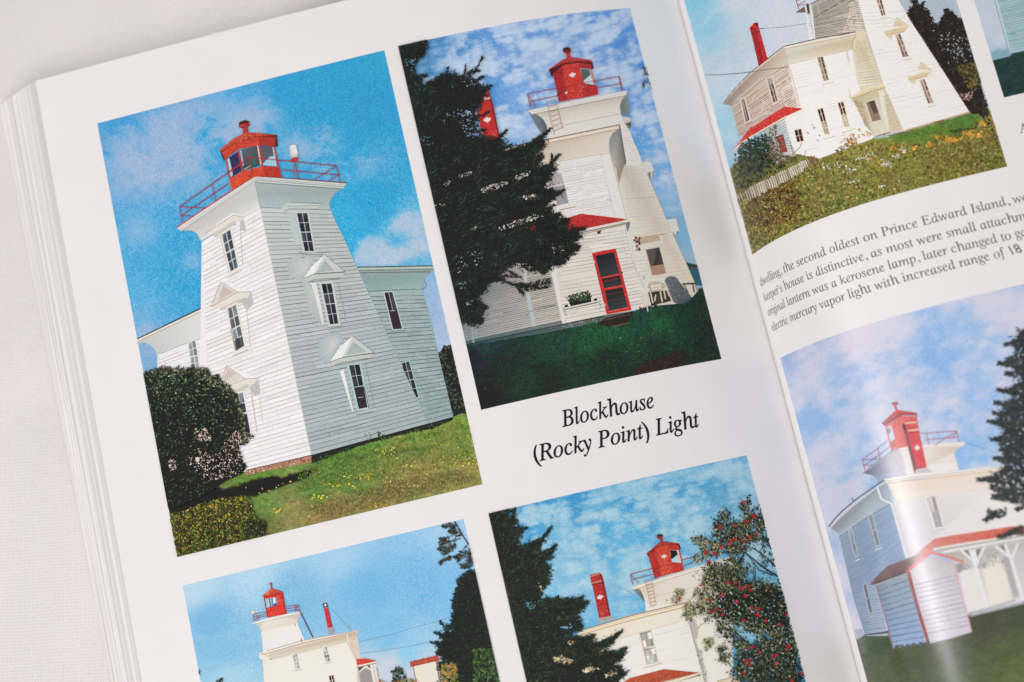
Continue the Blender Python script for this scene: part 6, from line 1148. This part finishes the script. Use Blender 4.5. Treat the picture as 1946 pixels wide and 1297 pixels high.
for i in range(33):
    t = i / 32; x = 205 + 640 * t ** .93; y = 925 - 330 * t ** .9; h = (118 - 30 * abs(t - .5)) * (1 - .25 * t) * (1.0 + rng.uniform(-.06, .06))
    L.line(e3(x, y + rng.uniform(-6, 6), x + 16, y + h * .4, x + 34, y + h), (1.3 + 2.2 * math.sin(min(1, t * 1.6 + .15) * 2.2)) * rng.uniform(.8, 1.15), np.array((226, 214, 198)) - 34 * (i % 5 == 2) - rng.uniform(0, 24) - 34 * max(0, .22 - t) * 4)
L.line(e3(205, 960, 340, 880, 500, 790, 850, 640), 1.3, (170, 156, 136))
L.build()
L = E_.layer('printed_weeds', 'wild weeds with yellow and white flowers')
RG = [*e3(200, 960, 320, 980, 430, 940, 520, 900, 640, 840, 780, 720, 860, 650, 960, 605, 1100, 560, 1160, 440, 1240, 390, 1310, 430, 1330, 480, 1440, 420, 1600, 470), *e4(720, 420, 1000, 470, 1180, 400, 1400, 330, 1530, 250, 1620, 180, 1700, 330, 1782, 667, 1400, 760, 950, 870, 500, 1003, 0, 1187), *e5(400, 205, 220, 300, 108, 366, 40, 120)]
WP = [(122, 124, 66), (150, 140, 74), (100, 98, 58), (166, 150, 84), (128, 106, 64), (82, 76, 50), (178, 164, 96), (134, 146, 70), (108, 86, 56), (158, 124, 72), (160, 158, 84)]
L.scatter(RG, 3600, 6.4, WP, .34, ang=-1.4, aj=.9, jit=12, spread=60)
L.scatter(RG, 900, 5, [(194, 178, 108), (182, 150, 86), (64, 58, 42), (74, 66, 44), (156, 166, 86)], .4, jit=12)
L.scatter(e3(330, 950, 700, 790, 800, 900, 760, 1130, 500, 1230, 300, 1200), 420, 6, [(120, 84, 52), (146, 104, 60), (84, 60, 42), (60, 52, 38)], .4, jit=12)
YL = [(214, 156, 60), (226, 176, 84), (196, 140, 56)]
for x, y, rx, ry, k in ((1240, 410, 60, 30, 40), (1400, 370, 14, 14, 8)): L.leaves(np.array(e3(*np.stack([rng.normal(x, rx, k), rng.normal(y, ry, k)], -1).ravel())), 4.6, YL + [(150, 110, 70)], .6)
for x, y, rx, ry, k in ((1080, 470, 40, 18, 24), (1270, 420, 60, 18, 40), (1440, 360, 60, 30, 50), (1560, 270, 40, 26, 30), (1530, 380, 30, 14, 14), (930, 490, 30, 18, 14), (1140, 400, 20, 14, 10), (760, 500, 60, 40, 16), (600, 640, 80, 40, 12)): L.leaves(np.array(e4(*np.stack([rng.normal(x, rx * .6, k), rng.normal(y, ry * .6, k)], -1).ravel())), 5, YL, .6)
for x, y, rx, ry, k in ((820, 525, 30, 20, 12), (680, 645, 50, 30, 26), (760, 570, 40, 20, 14), (480, 590, 60, 40, 16), (180, 670, 60, 50, 16), (330, 690, 50, 30, 14), (620, 850, 40, 20, 6), (380, 800, 60, 20, 8), (790, 800, 20, 10, 4)): L.leaves(np.array(e4(*np.stack([rng.normal(x, rx * .6, k), rng.normal(y, ry * .6, k)], -1).ravel())), 4, [(222, 214, 196), (206, 196, 176), (236, 230, 220)], .6)
L.scatter(e4(1240, 330, 1500, 296, 1510, 318, 1300, 352), 60, 6, [(50, 64, 38), (60, 70, 40)], .25, ang=-.25, aj=.1)
L.scatter(e4(600, 380, 850, 350, 1440, 180, 1540, 190, 1480, 300, 1200, 380, 1000, 460, 760, 440), 260, 6, [(100, 142, 66), (88, 128, 58), (116, 150, 72)], .25, ang=-.3, aj=.3, jit=8)
L.line(e5(120, 320, 130, 292, 150, 278, 178, 282, 208, 302), 1.3, (70, 72, 60))
L.build()

# ================================================================== photograph F: right page, corner of a photo with teal siding
F_ = Photo('corner of a printed photo with pale siding above dark grass', 'R', 105.05, 176.0, 112.0, 62.5, .4)
P = F_.P
F_.c = F_.field([(1856, 0, 196, 208, 222), (1870, 40, 200, 210, 226), (1885, 90, 190, 206, 226), (1900, 80, 206, 214, 228), (1895, 105, 120, 156, 176), (1960, 0, 200, 210, 222)])
gm = F_.area([*e2(1630, 560, 1810, 520, 1850, 490, 1946, 470), (2200, 40), (3000, -120), (3000, 500), (1890, 400)], 1.5)
F_.c = F_.c * (1 - gm)[..., None] + gm[..., None] * np.array([44, 66, 62]) * (.8 + .4 * fbm(P, 12, 5, 3, 2))[..., None]
F_.build()
L = F_.layer('printed_house', 'pale teal clapboard wall')
L.poly([*e2(1640, -120, 1680, 0, 1800, 460, 1850, 490, 1946, 470), (2250, 30), (2200, -240), (1900, -200)], (176, 204, 212)); L.sid(e2(1700, 0)[0], e2(2300, -100)[0], e2(2500, 330)[0], e2(1830, 490)[0], 32, (122, 158, 172), 1.1, .3)
L.poly(e2(1660, -40, 1690, -40, 1830, 492, 1795, 470), (190, 210, 218)); L.line(e2(1672, 0, 1800, 470), 1.0, (110, 140, 152)); L.poly(e2(1640, 500, 1810, 455, 1815, 520, 1660, 560), (140, 176, 194)); L.line(e2(1812, 320, 1870, 308), 1.2, (100, 140, 150))
L.build()

# ================================================================== photograph G: lower right, lighthouse with porch, soft reflections
G_ = Photo('large printed photo of a white lighthouse with a red-roofed porch and a spruce', 'R', 5.13, 150.0, 5.1, -112.0, .4)
G_.fade = (.17, (226, 218, 226))  # pale pink veil mixed into every ink, standing in for glare on the page
P = G_.P
G_.c = G_.field([(1490, 690, 140, 176, 226), (1540, 670, 196, 204, 230), (1620, 650, 216, 214, 230), (1700, 640, 212, 216, 234), (1780, 610, 150, 190, 236), (1850, 590, 158, 192, 236), (1900, 580, 190, 206, 234), (1520, 760, 146, 186, 232), (1600, 740, 140, 184, 234), (1680, 720, 186, 204, 236), (1780, 680, 130, 180, 236), (1860, 660, 180, 204, 238), (1560, 830, 150, 188, 232), (1640, 810, 170, 198, 236), (1820, 780, 150, 190, 238), (1860, 850, 140, 188, 236), (1580, 900, 166, 194, 230), (1590, 960, 146, 190, 226), (1560, 930, 150, 190, 228), (1610, 1000, 160, 192, 226), (1600, 1100, 186, 200, 228), (1630, 1200, 196, 204, 226)], warp=24)
n = fbm(P, 60, 40, 5, 3, ang=-.3); nb = fbm(P, 26, 16, 4, 5, ang=-.5)
G_.mix(ss(.36, .66, .6 * n + .4 * nb) * .72, (222, 218, 232)); G_.mix(ss(.46, .28, .6 * n + .4 * nb) * .35, (116, 172, 232))
gm = G_.area([*g3(370, 790, 400, 866, 470, 825, 560, 800, 690, 790, 735, 950, 900, 920, 1070, 905, 1170, 880, 1430, 800), *g3(1430, 640, 1640, 600, 1946, 520), (2200, 1080), (3200, 860), (3200, 1900), (1500, 1900)], 2.5, 3)
gc = G_.field([(1640, 1230, 84, 88, 76), (1660, 1230, 40, 66, 34), (1680, 1280, 64, 78, 44), (1720, 1260, 60, 72, 42), (1760, 1280, 70, 80, 54), (1800, 1250, 60, 70, 48), (1880, 1190, 50, 56, 38), (1900, 1240, 62, 74, 36), (1940, 1290, 76, 90, 40), (1930, 1160, 50, 60, 34), (1860, 1290, 64, 76, 40)], warp=20) * (.68 + .34 * fbm(P, 14, 5, 3, 2) + .3 * fbm(P, 4, 3, 2, 4))[..., None]
G_.c = G_.c * (1 - gm)[..., None] + gc * gm[..., None]
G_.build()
L = G_.layer('printed_lighthouse', 'white lighthouse and dwelling with a red porch roof and gabled entry')
# tower cornice
L.poly(g1(725, 1042, 800, 990, 985, 842, 1030, 920, 1056, 1060, 1050, 1090, 838, 1120, 826, 1080, 790, 1052), None, [(96, 104, 118), (126, 134, 150), (190, 190, 196), (214, 210, 218), (216, 212, 226), (206, 206, 226), (150, 164, 186), (140, 156, 178), (110, 124, 146)])
L.poly(g1(985, 842, 1150, 826, 1495, 806, 1480, 836, 1432, 856, 1415, 890, 1425, 930, 1452, 1012, 1200, 1050, 1056, 1064, 1030, 920), None, [(240, 236, 230)] * 3 + [(222, 212, 192), (206, 194, 172), (226, 220, 206), (234, 230, 220), (238, 234, 228), (240, 238, 234), (240, 238, 236), (236, 230, 222)])
L.line(g1(722, 1040, 800, 978, 985, 838), 2.4, (150, 152, 160)); L.line(g1(985, 842, 1495, 808), 3, (240, 236, 228)); L.line(g1(1000, 868, 1480, 838), 1.2, (206, 196, 178)); L.line(g1(1040, 985, 1420, 945), 1.1, (216, 204, 186)); L.line(g1(880, 1060, 1050, 1000), 1, (176, 178, 196))
# house
L.poly([*g2(730, 345, 1640, 225), (2010, 900), (2010, 1012), *g2(1946, 600, 1120, 705, 1000, 790, 900, 880, 870, 880, 800, 600)], None, [(216, 212, 212), (236, 232, 226), (236, 232, 226), (236, 234, 230), (236, 234, 230), (226, 222, 222), (216, 212, 214), (206, 202, 206), (200, 198, 206), (206, 203, 210)])
L.poly([*g2(690, 190, 1660, 50), (2010, 870), (2010, 915), *g2(1600, 242, 760, 345, 720, 260)], None, [(236, 222, 206), (236, 218, 196), (234, 218, 200), (238, 230, 220), (238, 228, 216), (236, 226, 214), (232, 218, 204)])
L.poly(g2(238, 680, 480, 510, 720, 380, 800, 640, 872, 880, 700, 965, 520, 1120, 590, 1130, 690, 1600, 480, 1600, 372, 1265), None, [(130, 152, 176), (136, 160, 188), (150, 172, 200), (146, 172, 206), (146, 170, 206), (140, 164, 200), (150, 172, 202), (170, 186, 210), (176, 190, 214), (128, 152, 180), (120, 146, 176)])
L.sid(g2(250, 690)[0], g2(725, 400)[0], g2(870, 870)[0], g2(360, 1230)[0], 30, (124, 148, 178), .9, .3, .2); L.sid(g3(300, 120)[0], g3(510, 60)[0], g3(680, 780)[0], g3(470, 810)[0], 30, (112, 138, 168), 1.0, .3, .1)
L.poly(g2(160, 605, 340, 430, 600, 230, 680, 180, 712, 290, 722, 372, 480, 505, 240, 670, 205, 630), None, [(120, 130, 132), (140, 152, 152), (156, 170, 174), (150, 164, 172), (150, 168, 182), (170, 190, 206), (176, 192, 200), (168, 184, 194), (130, 142, 146)])
L.line(g2(238, 680, 480, 512, 720, 376), 1.5, (110, 120, 130))
L.line(g2(140, 592, 180, 540, 260, 450, 400, 335, 590, 200, 655, 160), 2.6, (90, 98, 108)); L.line(g2(160, 602, 200, 550, 280, 458, 410, 350, 600, 218, 670, 175), 2.0, (206, 212, 214)); L.line(g2(360, 325, 370, 355), 1.6, (70, 70, 76))
L.line(g2(655, 158, 900, 125, 1650, 45), 3.6, (242, 238, 232)); L.line(g2(670, 178, 900, 146, 1640, 66), 2.6, (240, 232, 222)); L.line(g2(690, 190, 900, 162, 1620, 82), 1.6, (206, 180, 156)); L.line(g2(660, 166, 1640, 56), 1.2, (190, 172, 160))
L.line(g2(590, 218, 625, 330, 722, 378, 790, 620, 862, 880), 4.2, (226, 230, 234)); L.line(g2(608, 218, 640, 322, 735, 368), 1.0, (120, 130, 140)); L.line(g2(740, 385, 880, 880), 1.4, (216, 206, 206)); L.line(g2(170, 620, 185, 675, 225, 700), 1.8, (180, 184, 186))
L.win(g2(1044, 322, 1120, 302, 1196, 590, 1126, 602), 2, 2, (196, 188, 188), (240, 236, 234), 1, 2.2, 2.2); L.poly(g2(1090, 460, 1160, 448, 1196, 590, 1128, 600), (164, 156, 160)); L.line(g2(1088, 456, 1165, 444), 2, (206, 180, 180)); L.line(g2(1044, 330, 1120, 308), 2, (180, 172, 172)); L.line(g2(1090, 638, 1240, 612), 2.2, (222, 206, 202)); L.line(g2(780, 342, 1030, 300, 1600, 238), 1, (226, 204, 190))
L.win(g2(510, 490, 544, 480, 610, 756, 584, 766), 1, 2, (116, 120, 118), (176, 194, 214), 1, 1.6, 2); L.win(g2(326, 622, 350, 610, 408, 862, 388, 870), 1, 2, (112, 118, 120), (172, 190, 210), 1, 1.6, 2); L.win(g3(460, 364, 484, 352, 545, 616, 522, 624), 1, 2, (104, 110, 112), (170, 188, 208), 1, 1.6, 2)
for v in ((570, 808, 640, 782), (385, 908, 430, 890)): L.line(g2(*v), 2.2, (206, 212, 218))
L.line(g3(520, 656, 570, 650), 2, (170, 186, 204))
L.poly(g3(470, 822, 690, 790, 690, 810, 480, 832), (70, 66, 62)); L.poly(g3(380, 780, 450, 770, 470, 825, 410, 866), (166, 182, 206))
# porch
L.poly([*g2(1100, 790), *g2(1946, 640), (2010, 1000), (2010, 1060), *g3(1946, 20, 1500, 90, 1180, 110)], (190, 188, 182))
L.poly([*g3(1180, 80, 1500, 40, 1946, -10), (2010, 1030), (2010, 1150), *g3(1946, 515, 1640, 590, 1430, 640, 1290, 170)], None, [(176, 172, 164), (170, 166, 158), (176, 172, 166), (190, 186, 180), (206, 204, 200), (222, 220, 218), (226, 222, 222), (228, 224, 226), (200, 196, 192)])
L.poly(g3(1340, 240, 1500, 200, 1610, 560, 1430, 600), (230, 226, 218)); L.poly(g3(1560, 220, 1700, 90, 1790, 300, 1830, 480, 1640, 570), (234, 228, 212)); L.poly(g3(1750, 110, 1800, 100, 1900, 470, 1850, 490), (166, 166, 166)); L.scatter(g3(1280, 180, 1700, 60, 1780, 150, 1350, 260), 110, 8, [(170, 168, 162), (196, 192, 184), (150, 150, 148)], .4, ang=1.0, aj=.4)
L.line(g3(1435, 628, 1640, 575, 1870, 505), 2.4, (140, 142, 144)); L.line(g3(1450, 650, 1946, 530), 3.2, (170, 174, 178)); L.line(g3(1800, 470, 1946, 440), 1.6, (190, 184, 178))
L.poly([*g2(890, 890, 1000, 800, 1120, 700, 1300, 668, 1830, 588, 1946, 585), (2010, 1000), (2010, 1015), *g2(1946, 660, 1700, 708, 1350, 760, 1110, 806, 960, 900)], None, [(190, 130, 120), (206, 130, 116), (214, 120, 106), (214, 108, 90), (206, 86, 66), (206, 84, 62), (206, 84, 62), (196, 80, 62), (206, 86, 66), (206, 92, 74), (206, 100, 84), (214, 130, 116), (200, 140, 130)])
L.line([*g2(1110, 800, 1350, 756, 1700, 704, 1946, 664), (2010, 1008)], 4.4, (228, 230, 226)); L.line(g2(1120, 812, 1350, 770, 1700, 716, 1946, 674), 1.5, (110, 112, 106)); L.line(g2(1200, 826, 1500, 770, 1946, 690), 4, (232, 232, 230))
WP_ = (230, 234, 236)
for v, w in (((1440, 40, 1500, 190, 1610, 575), 6), ((1365, 45, 1500, 160), 4.6), ((1580, 10, 1510, 170), 4.4), ((1770, -10, 1830, 140, 1940, 510), 6), ((1680, 5, 1820, 110), 4.6), ((1890, -20, 1835, 120), 4.4), ((1480, 40, 1505, 160), 7)): L.line(g3(*v), w, WP_)
for q in (g3(1390, 48, 1435, 40, 1455, 110), g3(1500, 40, 1550, 30, 1515, 110), g3(1720, 0, 1760, -5, 1780, 70)): L.poly(q, (116, 112, 104))
# gabled entry
L.poly(g3(880, 260, 1085, 90, 1300, 172, 1380, 480, 1462, 800, 1260, 860, 1075, 905, 960, 500), None, [(206, 202, 206), (190, 184, 184), (196, 192, 196), (206, 203, 210), (204, 200, 210), (196, 192, 202), (194, 190, 200), (206, 202, 210)])
L.sid(g3(930, 320)[0], g3(1310, 230)[0], g3(1450, 780)[0], g3(1060, 860)[0], 13, (160, 156, 172), 2.0, .3); L.line(g3(1300, 172, 1462, 800), 2.0, (214, 160, 166))
L.poly(g3(582, 365, 870, 255, 960, 560, 1040, 905, 740, 948, 660, 640), None, [(132, 150, 164), (150, 166, 172), (146, 172, 204), (144, 172, 212), (146, 176, 216), (130, 158, 190)])
L.sid(g3(590, 370)[0], g3(870, 262)[0], g3(1035, 895)[0], g3(740, 935)[0], 12, (98, 122, 152), 2.0, .3); L.line(g3(582, 365, 660, 640, 740, 948), 2, (150, 104, 110))
L.poly(g3(514, 368, 600, 270, 690, 190, 890, 112, 1080, 46, 870, 240, 590, 345), None, [(140, 108, 106), (116, 92, 92), (104, 82, 82), (120, 96, 94), (206, 140, 128), (110, 84, 84), (96, 78, 78)]); L.line(g3(540, 362, 600, 345, 870, 245), 2, (80, 60, 62))
L.line(g3(862, 240, 1085, 62), 6.0, (214, 116, 110)); L.line(g3(1085, 62, 1240, 105, 1388, 152), 5.0, (210, 122, 118)); L.line(g3(880, 250, 960, 560, 1064, 905), 6.4, (146, 54, 58)); L.leaves(np.array(g3(870, 245)), 8, [(226, 116, 100)], .9)
L.poly(g3(1310, 180, 1380, 160, 1400, 200, 1350, 260, 1330, 240), (150, 148, 144))
L.scatter(g3(740, 930, 1070, 890, 1080, 920, 745, 965), 120, 5, [(60, 66, 54), (44, 50, 40), (70, 80, 60)], .4, ang=-1.5, aj=.4)
L.build()
L = G_.layer('printed_lantern', 'red lantern, paled with painted page haze, behind a brick chimney with a white diamond')  # reds chosen washed-out to imitate gloss lying over this picture
R = (170, 96, 110)
for v in ((718, 938, 905, 795), (722, 938, 850, 930), (730, 985, 930, 835), (728, 975, 800, 980), (718, 938, 736, 1020), (835, 850, 852, 930), (1160, 738, 1430, 718), (1190, 785, 1450, 765), (1205, 735, 1222, 820), (1432, 718, 1452, 800), (1270, 825, 1425, 725), (1400, 770, 1435, 725)): L.line(g1(*v), 1.5, R)
L.line(g1(1500, 810, 1640, 850, 1740, 890), .9, (110, 150, 190))
L.line(g1(960, 518, 978, 562), 4.4, (206, 92, 90)); L.poly(g1(940, 512, 960, 498, 988, 502, 986, 520, 962, 528), (186, 84, 84)); L.line(g1(940, 508, 985, 500), 1.4, (130, 60, 62))
L.poly(g1(890, 680, 1016, 604, 1128, 606, 1150, 715, 1165, 830, 1060, 836, 935, 866), None, [(216, 110, 106), (224, 104, 98), (220, 92, 88), (216, 90, 90), (216, 96, 96), (222, 106, 102), (226, 116, 110)])
L.poly(g1(862, 660, 970, 562, 1000, 560, 1128, 580, 1138, 606, 1120, 600, 1020, 600, 885, 680), None, [(170, 84, 84), (214, 92, 86), (218, 92, 84), (196, 76, 72), (120, 54, 56), (150, 66, 66), (150, 70, 70), (140, 76, 78)])
L.poly(g1(900, 690, 936, 676, 965, 780, 925, 800), (206, 216, 234)); L.poly(g1(905, 700, 925, 690, 935, 730, 915, 745), (150, 150, 160)); L.line(g1(900, 690, 925, 800), 2, (190, 96, 96)); L.poly(g1(925, 800, 970, 785, 975, 830, 935, 860), (190, 110, 96))
L.poly(g1(1036, 650, 1124, 640, 1150, 730, 1208, 1000, 1135, 1012, 1060, 740), (216, 78, 84)); L.poly(g1(1018, 668, 1042, 660, 1062, 740, 1138, 1012, 1112, 1040, 1040, 745), (136, 76, 82)); L.line(g1(1036, 662, 1126, 652), 2.8, (230, 206, 170)); L.line(g1(1066, 716, 1148, 708), 2.8, (230, 206, 170)); L.poly(g1(1020, 672, 1042, 664, 1048, 710, 1030, 715), (70, 50, 56)); L.line(g1(1035, 735, 1150, 722), 1.3, (110, 50, 56))
L.poly(g1(1133, 822, 1158, 845, 1134, 868, 1112, 846), (240, 226, 226)); L.poly(g1(1110, 1044, 1130, 1008, 1205, 998, 1246, 1030), (196, 196, 200))
L.build()
L = G_.layer('printed_tree', 'black-green spruce at the edge of the printed photo')
PG = [(28, 34, 34), (22, 26, 27), (36, 46, 42), (46, 60, 52), (26, 30, 30)]
SG0 = [*g1(1946, -60, 1860, -40, 1830, 20, 1800, 60, 1840, 110, 1760, 190, 1830, 260, 1880, 330, 1760, 405, 1840, 460, 1740, 500, 1720, 590, 1680, 645, 1750, 700, 1700, 790, 1760, 850, 1730, 930, 1760, 970, 1620, 1095, 1720, 1140, 1720, 1210, 1800, 1240, 1900, 1260), (2060, 990), (2300, 960), (2220, 560), (2130, 420), (2040, 480)]
SG = [(x + (14 if x < 1935 else 0), y) for x, y in SG0]
L.poly(SG, (26, 30, 31)); L.feather(SG[:25], 900, 9, PG, 3.4, asp=.2, ang=2.9, aj=.6); L.scatter(SG, 900, 8, PG, .3, ang=2.8, aj=.7, jit=6)
L.scatter(g1(1800, 180, 1940, 60, 1946, 1240, 1800, 1200, 1780, 700), 130, 6, [(150, 180, 206), (190, 206, 222), (110, 140, 160)], .5, jit=10)
L.scatter(g2(1700, 100, 1946, 80, 1946, 420, 1720, 300), 40, 7, [(226, 222, 218), (206, 204, 202)], .5)
for p, w0, w1, n in ((g1(1946, 40, 1860, 50, 1795, 65), 9, 2, 60), (g1(1946, 180, 1850, 210, 1745, 205), 10, 2, 90), (g1(1946, 280, 1860, 290, 1800, 280), 9, 3, 60), (g1(1946, 400, 1850, 430, 1742, 405), 9, 1.5, 80), (g1(1946, 520, 1820, 520, 1720, 500), 11, 3, 90), (g1(1946, 600, 1800, 600, 1705, 580), 10, 3, 90), (g1(1946, 660, 1790, 670, 1665, 645), 10, 1.5, 110), (g1(1946, 760, 1800, 780, 1690, 785), 12, 2, 120), (g1(1946, 880, 1830, 880, 1760, 850), 12, 4, 90), (g1(1946, 930, 1820, 940, 1715, 925), 11, 2, 100), (g1(1946, 1060, 1780, 1080, 1590, 1090), 12, 2, 150), (g1(1946, 1160, 1800, 1170, 1690, 1145), 11, 4, 100), (g1(1946, 1230, 1800, 1230, 1700, 1215), 12, 4, 100),
                     (g2(1940, 340, 1800, 320, 1650, 310), 10, 4, 80), (g2(1780, 460, 1680, 470, 1580, 540), 9, 3, 90), (g2(1760, 490, 1660, 480, 1610, 440), 7, 4, 50), (g2(1946, 400, 1900, 420, 1870, 440), 6, 3, 30), (g2(1946, 640, 1850, 640, 1700, 690), 7, 3, 90), (g2(1946, 600, 1870, 620, 1800, 650), 6, 3, 40)):
    L.bough(p, w0, w1, PG, int(n * 1.3), 8.5)
L.build()

# ================================================================== words
def words(name, text, style, side, p0, p1, size, off, material, label, lean=0.0, squeeze=None):
    """set one line of type on the page between two traced points (start and end of its baseline)"""
    base = {'bi': (0x1D468, 0x1D482, None), 'b': (0x1D400, 0x1D41A, 0x1D7CE), 'i': (0x1D434, 0x1D44E, None)}[style]
    t = ''
    for ch in text:
        if style == 'i' and ch == 'h': t += '\u210e'
        elif 'A' <= ch <= 'Z': t += chr(base[0] + ord(ch) - 65)
        elif 'a' <= ch <= 'z': t += chr(base[1] + ord(ch) - 97)
        elif ch.isdigit() and base[2]: t += chr(base[2] + int(ch))
        else: t += ch
    cu = bpy.data.curves.new(name, 'FONT'); cu.body = t; cu.offset = off; cu.resolution_u = 3
    tmp = bpy.data.objects.new(name, cu); COL.objects.link(tmp)
    dg = bpy.context.evaluated_depsgraph_get(); dg.update()
    me = bpy.data.meshes.new_from_object(tmp.evaluated_get(dg))
    bpy.data.objects.remove(tmp); bpy.data.curves.remove(cu)
    a, b = trace(np.array([p0, p1], float), side)
    co = np.array([v.co[:] for v in me.vertices]); w = co[:, 0].max(); x0 = co[:, 0].min()
    co[:, 0] += lean * co[:, 1]; w = co[:, 0].max(); x0 = co[:, 0].min()
    u = (co[:, 0] - x0) / (w - x0)
    s = a[0] + (b[0] - a[0]) * u; y = a[1] + (b[1] - a[1]) * u + co[:, 1] * size
    bm = bmesh.new(); bm.from_mesh(me); bpy.data.meshes.remove(me)
    bm.verts.ensure_lookup_table()
    for v, ss_, yy in zip(bm.verts, s, y): v.co = (ss_, yy, .035)
    bmesh.ops.triangulate(bm, faces=bm.faces[:])
    bm.normal_update(); bmesh.ops.reverse_faces(bm, faces=[f for f in bm.faces if f.normal.z < 0])
    co = np.array([v.co[:] for v in bm.verts]); fc = [tuple(v.index for v in f.verts) for f in bm.faces]; bm.free()
    V, NN = lift(co[:, 0], co[:, 1], co[:, 2])
    o = mesh_obj(name, V, fc, material, book, NN); o['label'] = label
    return o
words('heading', 'Blockhouse', 'i', 'L', b8(432, 545)[0], b8(1290, 362)[0], 7.4, .013, M_BLACK, 'italic heading word Blockhouse', .0)
words('heading', '(Rocky Point) Light', 'i', 'L', b8(178, 870)[0], b8(1712, 538)[0], 7.4, .013, M_BLACK, 'italic heading line (Rocky Point) Light', .0)
for t, p0, p1 in (('dwelling, the second oldest on Prince Edward Island, were', e5(165, 588)[0], (1974, 377)),
                  ('keeper’s house is distinctive, as most were small attachme', e5(190, 690)[0], (1962, 415)),
                  ('original lantern was a kerosene lamp, later changed to gas', e5(218, 790)[0], (1962, 446)),
                  ('electric mercury vapor light with increased range of 18', e5(246, 893)[0], e5(1935, 356)[0])):
    words('body_text', t, 'i', 'R', p0, p1, 4.1, .003, M_GREY, 'line of serif body text reading: ' + t[:24], -.27)
words('body_text', 'A', 'i', 'R', (1939, 254), (1954, 250), 4.35, .004, M_GREY, 'letter beginning a clipped caption', -.27)
